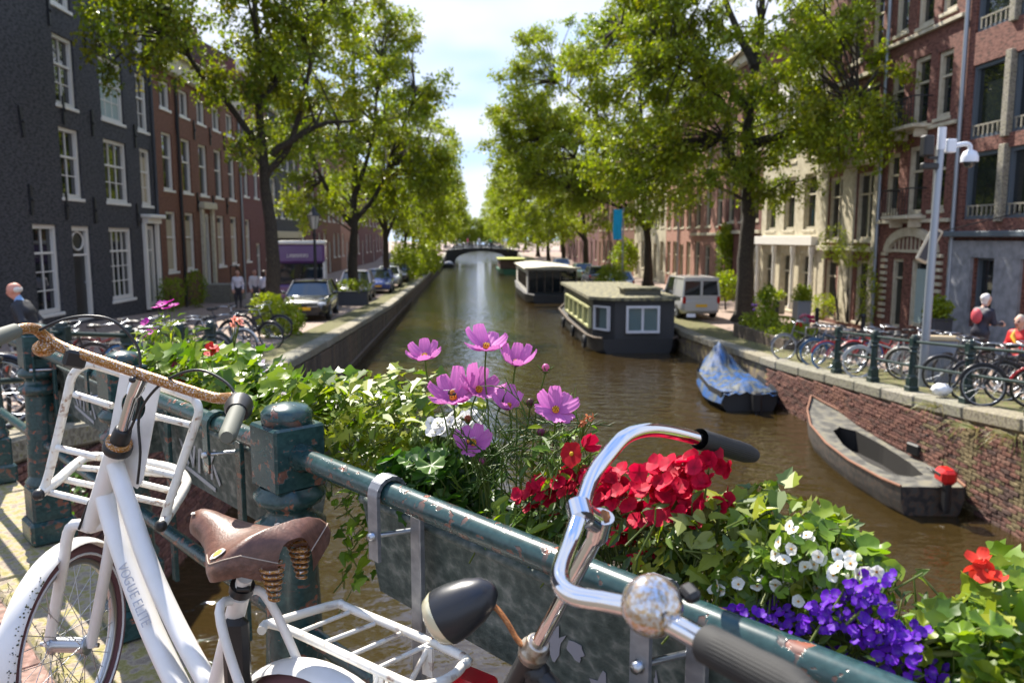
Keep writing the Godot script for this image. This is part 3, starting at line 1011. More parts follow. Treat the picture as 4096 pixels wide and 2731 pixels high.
func balcony(t: Node3D, at: Vector3, w: float) -> void:
	var s := MB.new()
	s.box(at + Vector3(0, 0, 0.35), Vector3(w, 0.12, 0.7), Basis(), 0.02)
	for k in [-1, 1]:
		s.box(at + Vector3(k * w * 0.35, -0.2, 0.25), Vector3(0.12, 0.3, 0.45), Basis(), 0.02)
	var b := part(t, "balcony", s, MT.cream)
	var r := MB.new()
	r.tube([at + Vector3(-w / 2, 0.95, 0.05), at + Vector3(-w / 2, 0.95, 0.66), at + Vector3(w / 2, 0.95, 0.66), at + Vector3(w / 2, 0.95, 0.05)], 0.025, 4)
	for k in 10:
		var x := -w / 2 + w * k / 9
		r.tube([at + Vector3(x, 0.05, 0.66), at + Vector3(x, 0.95, 0.66)], 0.015, 4, false)
	part(b, "railing", r, MT.iron)

var clump: Array

func leaf_clump(n: int, size: float, spread: float) -> MB:
	var m := MB.new()
	for k in n:
		var d := rv(1.0).normalized()
		var at := rv(1.0) * spread
		var f := (d + Vector3(0, -0.35, 0)).normalized()
		var b := bs(f, rv(1.0) + Vector3(0.01, 1.2, 0))
		var l := size * R.randf_range(0.75, 1.3)
		var w := l * 0.36
		var fold := l * 0.1
		var p0 := at
		var p1 := at + b * Vector3(w, fold, -l * 0.45)
		var p2 := at + b * Vector3(0, 0, -l)
		var p3 := at + b * Vector3(-w, fold, -l * 0.45)
		m.flat(p0, p1, p2, b.y)
		m.flat(p0, p2, p3, b.y)
	return m

# many copies of one small shape as one mesh
func crown(parent: Node, called: String, xfs: Array, cols: PackedColorArray, proto: Array, mt: Material) -> MeshInstance3D:
	var pv: PackedVector3Array = proto[0]
	var pn: PackedVector3Array = proto[1]
	var k := pv.size()
	var v := PackedVector3Array()
	var n := PackedVector3Array()
	var c := PackedColorArray()
	var one := PackedColorArray()
	one.resize(k)
	for j in xfs.size():
		var x: Transform3D = xfs[j]
		v.append_array(x * pv)
		n.append_array(Transform3D(x.basis.orthonormalized(), Vector3.ZERO) * pn)
		one.fill(cols[j])
		c.append_array(one)
	var a := []
	a.resize(Mesh.ARRAY_MAX)
	a[Mesh.ARRAY_VERTEX] = v
	a[Mesh.ARRAY_NORMAL] = n
	a[Mesh.ARRAY_COLOR] = c
	var m := ArrayMesh.new()
	m.add_surface_from_arrays(Mesh.PRIMITIVE_TRIANGLES, a)
	return part(parent, called, m, mt)

# at: foot of the trunk; limbs: arrays of points relative to the foot; blobs: [centre, radii, clusters]
func tree(label: String, at: Vector3, r0: float, limbs: Array, blobs: Array, per: int, scale: float, tone := 1.0) -> void:
	var t := thing("canal_tree", label, "tree", at, 0.0, "trees along the canal")
	var tr := MB.new()
	var nodes := []
	for k in limbs.size():
		var ps := path(limbs[k], 4)
		var rs := []
		var start := r0 if k == 0 else r0 * 0.5
		for j in ps.size():
			var f := float(j) / (ps.size() - 1)
			var rr := lerpf(start, start * 0.22, pow(f, 0.8))
			if k == 0 and j == 0: rr *= 1.45
			if k == 0 and j == 1: rr *= 1.1
			rs.append(rr)
			ps[j] += rv(0.05) * minf(1.0, j)
			if f > 0.35: nodes.append(ps[j])
		tr.tube(ps, rs, 9)
	part(t, "trunk", tr, MT.bark)
	var br := MB.new()
	var xfs := []
	var cols := PackedColorArray()
	for b in blobs:
		for c in int(b[2]):
			var d := rv(1.0)
			while d.length() > 1.0 or d.length() < 0.15: d = rv(1.0)
			d = d.normalized() * pow(d.length(), 0.55)
			var cc: Vector3 = b[0] + d * b[1]
			var best: Vector3 = nodes[0]
			for p in nodes:
				if (p as Vector3).distance_squared_to(cc + Vector3(0, -0.8, 0)) < best.distance_squared_to(cc + Vector3(0, -0.8, 0)): best = p
			var mid := best.lerp(cc, 0.55) + Vector3(0, 0.25, 0) + rv(0.25)
			br.tube([best, mid, cc, cc + (cc - mid) * 0.5 + Vector3(0, -0.2, 0)], [0.05, 0.032, 0.016, 0.006], 4, false)
			var ct := R.randf_range(0.75, 1.2)
			var warm := R.randf()
			var outw: Vector3 = (cc - b[0]).normalized()
			var pt := maxi(3, int(per * 0.68 / 6.0))
			for w in 6:
				var dir := (outw * 0.5 + rv(1.0) * Vector3(1, 0.55, 1)).normalized()
				var l := R.randf_range(0.6, 1.3)
				var p1 := cc + dir * l * 0.55 + Vector3(0, 0.07, 0)
				var p2 := cc + dir * l + Vector3(0, -0.28 * l, 0)
				br.tube([cc, p1, p2], [0.014, 0.009, 0.003], 3, false)
				for q in pt:
					var u := R.randf_range(0.12, 1.06)
					var p := cc.lerp(p1, u).lerp(p1.lerp(p2, u), u) + rv(0.1)
					var bb := Basis.from_euler(Vector3(R.randf_range(-0.7, 0.7), R.randf() * TAU, R.randf_range(-0.7, 0.7))) * Basis.from_scale(Vector3.ONE * scale * R.randf_range(0.6, 1.35))
					xfs.append(Transform3D(bb, p))
					var v := ct * R.randf_range(0.7, 1.3) * tone
					cols.append(Color(v * lerpf(0.85, 1.45, warm * R.randf()), v, v * lerpf(1.0, 0.6, warm)))
	part(t, "branches", br, MT.bark)
	crown(t, "crown", xfs, cols, clump, MT.leaf_tree)

func trees() -> void:
	clump = leaf_clump(8, 0.145, 0.17).loose()
	var v := func(x: float, y: float, z := 0.0) -> Vector3: return Vector3(x, y, z)
	tree("tall dark-trunked tree in front of the black car", Vector3(-7.0, 1.25, -28.6), 0.3,
		[[v.call(0, 0), v.call(0.05, 3), v.call(-0.15, 5.5), v.call(-0.2, 8.5), v.call(-0.3, 14)], [v.call(-0.1, 5.2), v.call(0.9, 6.6), v.call(1.7, 9.0, 0.4), v.call(2.6, 12.5, 0.3)], [v.call(-0.2, 6.2), v.call(-1.2, 7.6), v.call(-2.6, 9.6, 0.8), v.call(-3.6, 12, 0.8)], [v.call(-0.2, 7.8), v.call(0.4, 9, -0.8), v.call(1.0, 12, -1.8)], [v.call(0.2, 6.0), v.call(1.8, 6.9, 0.6), v.call(3.2, 7.0, 1.0)]],
		[[Vector3(-1.0, 11.6, 0.2), Vector3(3.9, 3.4, 4.0), 76], [Vector3(1.3, 11.4, 0), Vector3(2.6, 4.2, 3.4), 40], [Vector3(-3.9, 9.6, 1.2), Vector3(1.7, 1.0, 1.4), 13], [Vector3(-1.2, 6.6, 0.3), Vector3(0.7, 0.8, 0.7), 3], [Vector3(2.2, 7.2, 0.8), Vector3(1.2, 0.8, 1.0), 5]], 60, 1.0, 0.8)
	tree("forked tree with a wide loose crown, second on the shaded side", Vector3(-6.1, 1.0, -42.0), 0.33,
		[[v.call(0, 0), v.call(0, 2.2), v.call(0.1, 4.2), v.call(0.2, 7.5), v.call(0.3, 13.5)], [v.call(0.05, 4.0), v.call(-1.2, 5.8), v.call(-2.1, 8.2), v.call(-2.8, 11)], [v.call(0.1, 4.2), v.call(1.4, 5.8), v.call(2.3, 8.2), v.call(3.4, 10.5)], [v.call(0.15, 5.5), v.call(1.2, 8, 0.8), v.call(1.8, 12, 1.4)]],
		[[Vector3(-0.2, 10.4, 0), Vector3(4.4, 5.8, 4.2), 105], [Vector3(2.4, 10, 0.6), Vector3(2.4, 4.8, 2.4), 36], [Vector3(2.6, 6.6, 0), Vector3(2.2, 1.2, 2), 10], [Vector3(4.1, 7.2, 0.5), Vector3(0.9, 0.7, 0.8), 5], [Vector3(-2.6, 5.6, 0), Vector3(1.6, 0.9, 1.6), 7]], 60, 1.08, 0.95)
	var ll := ["third tree on the shaded side, by the blue car", "slender fourth tree on the shaded side", "fifth tree on the shaded side behind the shrubs", "sixth tree on the shaded side, sunlit yellow-green", "seventh tree on the shaded side close to the bridge", "eighth tree on the shaded side at the bridge", "tree beyond the bridge on the shaded side", "farthest tree on the shaded side"]
	var zs := [-56.0, -69, -83, -98, -113, -127, -152, -185]
	for k in 8:
		var z: float = zs[k]
		var s := 1.25 + 0.08 * k
		tree(ll[k], Vector3(-5.9 + (0.3 if k % 2 else 0.0), quay_l(z), z), 0.28 if k != 1 else 0.2,
			[[v.call(0, 0), v.call(0.1, 3), v.call(0, 6), v.call(0.2, 12)], [v.call(0.1, 3.4), v.call(1.2, 6), v.call(2.6, 9)], [v.call(0, 4), v.call(-1.2, 6.4), v.call(-2.4, 9.5)]],
			[[Vector3(0.5, 9.0 if k < 3 else 8.2, 0), Vector3(4.3, 5.6, 4.6), 70], [Vector3(2.6, 6.2, 0.5), Vector3(2.5, 2.0, 2.8), 18]], 40 if k < 3 else 28, s, 1.1 + 0.05 * k)
	tree("massive old tree with a burl, nearest on the sunny side", Vector3(11.75, 0.85, -33.4), 0.44,
		[[v.call(0, 0), v.call(-0.05, 2.5), v.call(0, 5), v.call(-0.15, 8), v.call(0.1, 11), v.call(0.3, 15)], [v.call(-0.1, 6.2), v.call(-1.2, 7.2, 0.3), v.call(-1.4, 9, 0.6), v.call(-3.8, 10.5, 1)], [v.call(0, 9.4), v.call(2.0, 10.8, 0.8), v.call(4.2, 12.4, 1.4)], [v.call(-0.1, 8.8), v.call(-2.6, 11, 0), v.call(-5.5, 12.2, -0.5)], [v.call(0.1, 7.4), v.call(1.6, 8, 2.4), v.call(2.2, 8.6, 4.6)], [v.call(0, 10.5), v.call(-0.8, 13, -1), v.call(-1.8, 16, -2)]],
		[[Vector3(0.2, 12.2, 0), Vector3(5.6, 5.0, 4.6), 150], [Vector3(-4.6, 10.2, 0.2), Vector3(3.0, 3.2, 3.0), 64], [Vector3(2.0, 9.0, 4.2), Vector3(1.9, 2.6, 2.2), 34], [Vector3(-1.6, 6.3, 0.4), Vector3(1.8, 1.0, 1.6), 16], [Vector3(1.6, 6.2, 1.5), Vector3(1.5, 1.3, 1.5), 9], [Vector3(-4.4, 6.6, 0), Vector3(1.8, 1.2, 1.6), 20]], 62, 1.0, 1.0)
	tree("leaning tree with branches reaching over the canal, second on the sunny side", Vector3(12.5, 0.85, -55.5), 0.36,
		[[v.call(0, 0), v.call(-0.1, 3), v.call(-0.4, 5.5), v.call(-0.5, 9), v.call(-1, 15)], [v.call(-0.2, 4.2), v.call(-2, 6), v.call(-4.6, 8.4), v.call(-7, 10.5)], [v.call(-0.1, 4), v.call(0.8, 6.5), v.call(1.4, 10)], [v.call(-0.5, 7.5), v.call(-3, 11, 0.5), v.call(-6.5, 14)], [v.call(-0.4, 5), v.call(-3, 5.8, 1), v.call(-5.8, 6.6, 1.5)]],
		[[Vector3(-3.6, 12.2, 0), Vector3(6.6, 6.6, 5), 165], [Vector3(-6.8, 8.8, 0.5), Vector3(3.4, 3.4, 3.4), 62], [Vector3(-1.5, 6.6, 1), Vector3(4.2, 1.8, 3), 44], [Vector3(-8.2, 13, 0), Vector3(2.2, 4.4, 2.5), 40], [Vector3(-9.6, 10.5, 0.8), Vector3(1.9, 4.4, 2.4), 30]], 52, 1.15, 1.12)
	far_trees()
	var rl := ["third tree on the sunny side, over the second houseboat", "fourth tree on the sunny side, drooping over the green boat", "fifth tree on the sunny side", "sixth tree on the sunny side beside the bridge", "tree beyond the bridge on the sunny side", "farthest tree on the sunny side"]
	zs = [-74, -92, -110, -127, -155, -190]
	for k in 6:
		var z: float = zs[k]
		tree(rl[k], Vector3(10.8, quay_r(z), z), 0.32,
			[[v.call(0, 0), v.call(-0.1, 3), v.call(-0.3, 6), v.call(-0.2, 12)], [v.call(-0.1, 3.2), v.call(-2, 5.4), v.call(-4.6, 7.5)], [v.call(0, 4), v.call(1.4, 6.4), v.call(2.4, 9.5)]],
			[[Vector3(-2.0, 9.4 - 0.25 * k, 0), Vector3(5.8, 6.0, 5), 92], [Vector3(-4.9, 5.6, 0.5), Vector3(2.8, 2.6, 3), 24], [Vector3(-2.5, 4.4, 1.5), Vector3(3.0, 1.0, 2.0), 8]], 36 if k < 2 else 26, 1.35 + 0.08 * k, 1.15 + 0.04 * k)

func far_trees() -> void:
	var m := MB.new()
	m.box(Vector3(2, 0.4, -305), Vector3(60, 2.4, 16))
	struct("far_bank", m, MT.coping)
	for k in 5:
		var x := -5.0 + 3.6 * k
		tree(["pale tree closing the far end on the shaded side", "pale tree at the far end, second from the shaded side", "pale tree at the middle of the far end", "pale tree at the far end, second from the sunny side", "pale tree closing the far end on the sunny side"][k], Vector3(x, 1.6, -300.0 - k), 0.3, [[Vector3.ZERO, Vector3(0, 3, 0), Vector3(0.2, 8, 0)], [Vector3(0, 3, 0), Vector3(1.5, 6, 0)], [Vector3(0, 3.5, 0), Vector3(-1.5, 6.5, 0)]], [[Vector3(0, 6.2, 0), Vector3(3.0, 4.0 + 0.8 * (k % 2), 3.0), 52], [Vector3(0, 2.6, 1), Vector3(2.8, 1.8, 2), 26]], 20, 2.6, 1.35)

# loose leafy mass: shrubs, climbers, planting
func bush(called: String, label: String, at: Vector3, blobs: Array, n: int, scale: float, tint: Color, cat := "shrub", flowers: Array = []) -> Node3D:
	var t := thing(called, label, cat, at)
	var st := MB.new()
	var xfs := []
	var cols := PackedColorArray()
	for b in blobs:
		for k in 4:
			st.tube([Vector3(b[0].x * 0.5, 0, b[0].z * 0.5) + rv(0.05) * Vector3(1, 0, 1), b[0] + rv(0.5) * b[1]], [0.025, 0.008], 4, false)
		for k in int(n / blobs.size()):
			var d := rv(1.0)
			while d.length() > 1.0: d = rv(1.0)
			d = d.normalized() * pow(d.length(), 0.45)
			xfs.append(Transform3D(Basis.from_euler(rv(3.0)) * Basis.from_scale(Vector3.ONE * scale * R.randf_range(0.6, 1.3)), b[0] + d * b[1]))
			var v := R.randf_range(0.6, 1.4)
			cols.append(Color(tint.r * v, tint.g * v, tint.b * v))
	part(t, "stems", st, MT.bark).set_meta("kind", "stuff")
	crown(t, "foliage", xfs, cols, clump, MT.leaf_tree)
	if flowers:
		for f in flowers:
			var fm := MB.new()
			fm.col = f[1]
			for k in 5:
				fm.ball(f[0] + rv(f[2]), Vector3.ONE * f[2] * 0.6, Basis(), 6, 4)
			part(t, "blossom", fm, MT.petal)
	return t

# ---------- smooth bodies: tapered bones joined in a field, meshed as surface nets ----------
func field_body(bones: Array, cell: float, sharp := 42.0) -> MB:
	var lo := Vector3.ONE * 1e9
	var hi := -lo
	for b in bones:
		var r := maxf(b[2], b[3]) + 0.05
		lo = lo.min((b[0] as Vector3).min(b[1]) - Vector3.ONE * r)
		hi = hi.max((b[0] as Vector3).max(b[1]) + Vector3.ONE * r)
	var dx := int((hi.x - lo.x) / cell) + 2
	var dy := int((hi.y - lo.y) / cell) + 2
	var dz := int((hi.z - lo.z) / cell) + 2
	var acc := PackedFloat32Array()
	acc.resize(dx * dy * dz)
	var best := PackedFloat32Array()
	best.resize(dx * dy * dz)
	var who := PackedInt32Array()
	who.resize(dx * dy * dz)
	for bi in bones.size():
		var b: Array = bones[bi]
		var a: Vector3 = b[0]
		var e: Vector3 = b[1]
		var r0: float = b[2]
		var r1: float = b[3]
		var rm := maxf(r0, r1) + 0.09
		var p0 := ((a.min(e) - Vector3.ONE * rm - lo) / cell).clamp(Vector3.ZERO, Vector3(dx - 1, dy - 1, dz - 1))
		var p1 := ((a.max(e) + Vector3.ONE * rm - lo) / cell + Vector3.ONE).clamp(Vector3.ZERO, Vector3(dx - 1, dy - 1, dz - 1))
		var ab := e - a
		var l2 := maxf(ab.length_squared(), 1e-8)
		for z in range(int(p0.z), int(p1.z) + 1):
			for y in range(int(p0.y), int(p1.y) + 1):
				for x in range(int(p0.x), int(p1.x) + 1):
					var p := lo + Vector3(x, y, z) * cell
					var h := clampf((p - a).dot(ab) / l2, 0.0, 1.0)
					var d := p.distance_to(a + ab * h) - lerpf(r0, r1, h)
					var w := exp(-sharp * d)
					var id := x + dx * (y + dy * z)
					acc[id] += w
					if w > best[id]:
						best[id] = w
						who[id] = bi
	var m := MB.new()
	var vid := {}
	var st := [1, dx, dx * dy]
	for z in dz - 1:
		for y in dy - 1:
			for x in dx - 1:
				var id := x + dx * (y + dy * z)
				var n := 0
				for k in 8:
					if acc[id + (k & 1) + ((k >> 1) & 1) * dx + ((k >> 2) & 1) * dx * dy] > 1.0: n += 1
				if n == 0 or n == 8: continue
				var s := Vector3.ZERO
				var c := 0
				for k in 8:
					for ax in 3:
						if (k >> ax) & 1: continue
						var i0: int = id + (k & 1) + ((k >> 1) & 1) * dx + ((k >> 2) & 1) * dx * dy
						var i1: int = i0 + st[ax]
						if (acc[i0] > 1.0) != (acc[i1] > 1.0):
							var f0 := log(maxf(acc[i0], 1e-9))
							var f1 := log(maxf(acc[i1], 1e-9))
							var q := Vector3(k & 1, (k >> 1) & 1, (k >> 2) & 1)
							q[ax] += f0 / (f0 - f1)
							s += q
							c += 1
				var g := Vector3.ZERO
				for k in 8:
					g += (Vector3(k & 1, (k >> 1) & 1, (k >> 2) & 1) - Vector3.ONE * 0.5) * -log(maxf(acc[id + (k & 1) + ((k >> 1) & 1) * dx + ((k >> 2) & 1) * dx * dy], 1e-9))
				m.col = bones[who[id]][4]
				vid[id] = m.vert(lo + (Vector3(x, y, z) + s / c) * cell, g.normalized(), Vector2.ZERO)
	for id in vid:
		for ax in 3:
			var i1: int = id + st[ax]
			if (acc[id] > 1.0) == (acc[i1] > 1.0): continue
			var b: int = st[(ax + 1) % 3]
			var c: int = st[(ax + 2) % 3]
			if vid.has(id - b) and vid.has(id - c) and vid.has(id - b - c):
				m.tri(vid[id], vid[id - b], vid[id - b - c])
				m.tri(vid[id], vid[id - b - c], vid[id - c])
	return m

# a clothed figure facing local +z, feet at the origin
func person(label: String, at: Vector3, turn: float, o: Dictionary) -> void:
	var t := thing("person", label, "person", at, turn)
	var sk: Color = o.get("skin", lin(0.5, 0.28, 0.2))
	var top: Color = o.top
	var leg: Color = o.legs
	var hair: Color = o.hair
	var lean: float = o.get("lean", 0.0)
	var hip := Vector3(0, 0.92, 0)
	var seat: bool = o.get("seated", false)
	if seat: hip.y = 0.52
	var nk := hip + Vector3(0, 0.52 * cos(lean), 0.52 * sin(lean))
	var hd := nk + Vector3(0, 0.19, 0.05 + lean * 0.08)
	var b := []
	b.append([hip + Vector3(-0.07, 0, 0), hip + Vector3(0.07, 0, 0), 0.13, 0.13, leg])
	b.append([hip.lerp(nk, 0.15), hip.lerp(nk, 0.45), 0.135, 0.14, top])
	b.append([hip.lerp(nk, 0.7) + Vector3(-0.07, 0, 0), hip.lerp(nk, 0.7) + Vector3(0.07, 0, 0), 0.135, 0.135, top])
	b.append([hip.lerp(nk, 0.92) + Vector3(-0.13, 0, 0), hip.lerp(nk, 0.92) + Vector3(0.13, 0, 0), 0.075, 0.075, top])
	b.append([nk, nk.lerp(hd, 0.5), 0.058, 0.055, o.get("collar", sk)])
	for s in [-1, 1]:
		var sh := hip.lerp(nk, 0.93) + Vector3(s * 0.19, -0.01, 0)
		var el := sh + Vector3(s * 0.05, -0.28, -0.02)
		var wr := el + Vector3(-s * 0.02, -0.23, 0.07)
		if o.get("arms", "down") == "back":
			el = sh + Vector3(s * 0.08, -0.25, -0.14)
			wr = el + Vector3(-s * 0.2, -0.14, -0.1)
		elif o.get("arms", "down") == "front":
			el = sh + Vector3(s * 0.04, -0.26, 0.06)
			wr = el + Vector3(-s * 0.05, -0.02, 0.25)
		b.append([sh, el, 0.062, 0.05, top])
		b.append([el, wr, 0.048, 0.036, top])
		var hn := wr + (wr - el).normalized() * 0.07
		b.append([wr, hn, 0.034, 0.032, sk])
		for k in 4:
			b.append([hn, hn + (wr - el).normalized() * 0.08 + Vector3((k - 1.5) * 0.02, -0.01, 0), 0.014, 0.01, sk])
		b.append([hn, hn + Vector3(-s * 0.04, -0.03, 0.03), 0.014, 0.011, sk])
		var kn := Vector3(s * 0.1, 0.49, 0.03)
		var an := Vector3(s * 0.1, 0.09, -0.03)
		if o.get("stride", false):
			kn.z += s * 0.14
			an.z += s * 0.26
		if seat:
			kn = Vector3(s * 0.12, 0.5, 0.42)
			an = Vector3(s * 0.12, 0.09, 0.38)
		b.append([hip + Vector3(s * 0.09, -0.04, 0), kn, 0.098, 0.066, leg])
		b.append([kn, an, 0.062, 0.042, leg])
		b.append([an + Vector3(0, -0.045, -0.03), an + Vector3(0, -0.05, 0.15), 0.045, 0.036, lin(0.03, 0.03, 0.03)])
	part(t, "body", field_body(b, 0.026), MT.plain)
	# head on its own finer grid
	var h := []
	var fw := Vector3(0, -lean * 0.5, 1).normalized()
	var uu := Vector3(0, 1, lean * 0.5).normalized()
	h.append([hd + uu * 0.04 - fw * 0.015, hd + uu * 0.045 + fw * 0.015, 0.088, 0.082, sk])
	h.append([hd - uu * 0.02 + fw * 0.03, hd - uu * 0.065 + fw * 0.045, 0.062, 0.042, sk])
	h.append([hd + uu * 0.015 + fw * 0.095, hd - uu * 0.015 + fw * 0.112, 0.01, 0.016, sk])
	h.append([hd - uu * 0.1 - fw * 0.01, hd - uu * 0.02, 0.055, 0.06, sk])
	for s in [-1, 1]:
		h.append([hd + Vector3(s * 0.088, 0.02, 0), hd + Vector3(s * 0.09, -0.01, 0), 0.02, 0.014, sk])
		h.append([hd + Vector3(s * 0.032, 0.022, 0) + fw * 0.088, hd + Vector3(s * 0.036, 0.022, 0) + fw * 0.088, 0.012, 0.012, lin(0.06, 0.03, 0.02)])
	h.append([hd + Vector3(-0.018, -0.05, 0) + fw * 0.088, hd + Vector3(0.018, -0.05, 0) + fw * 0.088, 0.009, 0.009, lin(0.35, 0.1, 0.08)])
	part(t, "head", field_body(h, 0.012, 70.0), MT.plain)
	var hm := []
	if o.get("bald", false):
		hm.append([hd + uu * 0.015 - fw * 0.062 + Vector3(-0.04, 0, 0), hd + uu * 0.015 - fw * 0.062 + Vector3(0.04, 0, 0), 0.045, 0.045, hair])
		for s in [-1, 1]: hm.append([hd + uu * 0.02 - fw * 0.04 + Vector3(s * 0.06, 0, 0), hd + uu * 0.02 - fw * 0.005 + Vector3(s * 0.072, 0, 0), 0.03, 0.018, hair])
	else:
		hm.append([hd + uu * 0.06 - fw * 0.05, hd + uu * 0.085 - fw * 0.015, 0.088, 0.07, hair])
		hm.append([hd + uu * 0.03 - fw * 0.05, hd - uu * (0.25 if o.get("long", false) else 0.05) - fw * 0.06, 0.08, 0.06, hair])
	part(t, "hair", field_body(hm, 0.014, 60.0), MT.plain)
	if o.has("scarf"):
		var sc := MB.new()
		sc.col = o.scarf
		sc.tube([nk + Vector3(-0.09, 0.02, 0.02), nk + Vector3(-0.07, -0.1, 0.13), nk + Vector3(0.06, -0.28, 0.15)], [0.03, 0.045, 0.03], 6)
		part(t, "scarf", sc, MT.plain)
	if o.has("bag"):
		var bg := MB.new()
		bg.col = o.bag
		bg.ball(hip.lerp(nk, 0.72) + Vector3(0, 0, -0.2), Vector3(0.13, 0.17, 0.08))
		part(t, "backpack", bg, MT.plain)

# ---------- vehicles: forward is local +z ----------
var wheel_t: ArrayMesh
var wheel_r: ArrayMesh

func vehicle(called: String, label: String, cat: String, at: Vector3, turn: float, d: Dictionary) -> Node3D:
	var t := thing(called, label, cat, at, turn, "vehicles parked along the canal")
	var L: float = d.L
	var W: float = d.W
	var H: float = d.H
	var belt: float = d.get("belt", 0.92)
	var van: bool = d.get("van", false)
	var nose: float = d.get("nose", 0.62)
	var paint := mat(d.color, 0.22, d.get("metal", 0.0), 0.6)
	paint.clearcoat_enabled = true
	paint.clearcoat = 0.8
	paint.clearcoat_roughness = 0.04
	var g := []
	var back := belt + 0.02
	for s in [[-0.5, 0.84, 0.4, back * 0.8], [-0.485, 0.93, 0.28, back * 0.95], [-0.44, 0.985, 0.24, back], [-0.25, 1.0, 0.22, belt + 0.02], [0.05, 1.0, 0.22, belt], [0.2, 1.0, 0.22, belt], [0.34, 0.98, 0.22, belt * 0.93], [0.44, 0.93, 0.24, belt * 0.84], [0.485, 0.84, 0.28, nose + 0.05], [0.5, 0.7, 0.36, nose - 0.04]]:
		var ring := []
		var hw: float = s[1] * W / 2
		for p in [[0.0, 0], [0.75, 0], [0.95, 0.06], [1.0, 0.3], [1.0, 0.62], [0.965, 0.86], [0.88, 0.97], [0.6, 1.0], [0, 1.02], [-0.6, 1.0], [-0.88, 0.97], [-0.965, 0.86], [-1.0, 0.62], [-1.0, 0.3], [-0.95, 0.06], [-0.75, 0], [0, 0]]:
			ring.append(Vector3(hw * p[0], lerpf(s[2], s[3], p[1]), s[0] * L))
		g.append(ring)
	var body := MB.new()
	body.grid(g, true, true)
	for e in [0, g.size() - 1]:
		var mid := Vector3.ZERO
		for q in 16: mid += g[e][q] / 16.0
		for q in 16: body.flat(mid, g[e][q], g[e][q + 1], Vector3(0, 0, -1 if e == 0 else 1))
	part(t, "body", body, paint)
	# greenhouse
	var zb0: float = (-0.49 if van else d.get("cab0", -0.46)) * L
	var zb1: float = d.get("cab1", 0.2) * L
	var zt0: float = (-0.47 if van else d.get("top0", -0.36)) * L
	var zt1: float = d.get("top1", 0.02) * L
	var wb := W * 0.46
	var wt := W * (0.41 if van else 0.36)
	var y0 := belt - 0.02
	var y1 := H - 0.06
	var gl := MB.new()
	var c := [Vector3(-wb, y0, zb0), Vector3(wb, y0, zb0), Vector3(wb, y0, zb1), Vector3(-wb, y0, zb1), Vector3(-wt, y1, zt0), Vector3(wt, y1, zt0), Vector3(wt, y1, zt1), Vector3(-wt, y1, zt1)]
	gl.quad(c[0], c[1], c[5], c[4], Vector3.FORWARD)
	gl.quad(c[1], c[2], c[6], c[5], Vector3.RIGHT)
	gl.quad(c[3], c[0], c[4], c[7], Vector3.LEFT)
	part(t, "side_glass", gl, MT.glass)
	var ws := MB.new()
	var wg := []
	for j in 5:
		var row := []
		for q in 7:
			var f := q / 6.0
			var p: Vector3 = (c[3] as Vector3).lerp(c[2], f).lerp((c[7] as Vector3).lerp(c[6], f), j / 4.0)
			row.append(p + Vector3(0, 0, 0.14 * sin(f * PI)))
		wg.append(row)
	ws.grid(wg, true)
	part(t, "windscreen", ws, MT.glass)
	var rf := MB.new()
	var rg := []
	for j in 7:
		var row := []
		for q in 7:
			var f := q / 6.0
			var k := j / 6.0
			row.append(Vector3(lerpf(-wt - 0.02, wt + 0.02, f), y1 + 0.07 * pow(sin(f * PI), 0.4) * pow(maxf(sin(k * PI), 0.001), 0.3), lerpf(zt0 - 0.02, zt1 + 0.1, k) + (0.1 * sin(f * PI) if j == 6 else 0.0)))
		rg.append(row)
	rf.grid(rg, true)
	part(t, "roof", rf, paint)
	var pl := MB.new()
	for k in 4:
		pl.tube([c[k], c[k + 4]], [0.05, 0.045], 6)
	for s in [-1, 1]:
		pl.tube([Vector3(s * wb, y0, lerpf(zb0, zb1, 0.5)), Vector3(s * wt, y1, lerpf(zt0, zt1, 0.5))], 0.035, 6)
		pl.tube([c[4 if s < 0 else 5], c[7 if s < 0 else 6]], 0.045, 6)
	if van:
		for s in [-1, 1]:
			pl.quad(Vector3(s * (wb + 0.01), y0, zb0), Vector3(s * (wb + 0.01), y0, -0.1 * L), Vector3(s * (wt + 0.01), y1, -0.1 * L), Vector3(s * (wt + 0.01), y1, zt0), Vector3(s, 0, 0))
		pl.box(Vector3(0, (y0 + y1) / 2, zb0 - 0.01), Vector3(0.1, y1 - y0, 0.06))
		for y in [y0, y1 - 0.03]:
			pl.box(Vector3(0, y, zb0 - 0.0), Vector3(wb * 1.85, 0.16, 0.06))
	part(t, "pillars", pl, paint)
	if wheel_t == null:
		var w := MB.new()
		w.lathe([Vector2(0.2, -0.09), Vector2(0.29, -0.1), Vector2(0.315, -0.07), Vector2(0.32, 0), Vector2(0.315, 0.07), Vector2(0.29, 0.1), Vector2(0.2, 0.09)], 20)
		wheel_t = w.mesh()
		w = MB.new()
		w.lathe([Vector2(0.205, 0.085), Vector2(0.2, 0.05), Vector2(0.06, 0.07), Vector2(0.001, 0.075)], 14)
		for k in 7:
			var a := TAU * k / 7
			w.tube([Vector3(cos(a) * 0.05, 0.085, sin(a) * 0.05), Vector3(cos(a) * 0.2, 0.08, sin(a) * 0.2)], 0.018, 4)
		wheel_r = w.mesh()
	for s in [-1, 1]:
		for f in [-0.3, 0.31]:
			var bb := Basis(Vector3.BACK, -s * PI / 2)
			var w := part(t, "wheel", wheel_t, MT.rubber, Transform3D(bb, Vector3(s * (W / 2 - 0.09), 0.32, f * L)))
			part(w, "rim", wheel_r, MT.steel)
		var hl := MB.new()
		hl.ball(Vector3(s * W * 0.36, nose + 0.02, L * 0.465), Vector3(0.19, 0.085, 0.1), Basis(Vector3.UP, s * 0.5))
		part(t, "headlight", hl, mat(lin(0.55, 0.57, 0.6), 0.08, 0.2))
		var tl := MB.new()
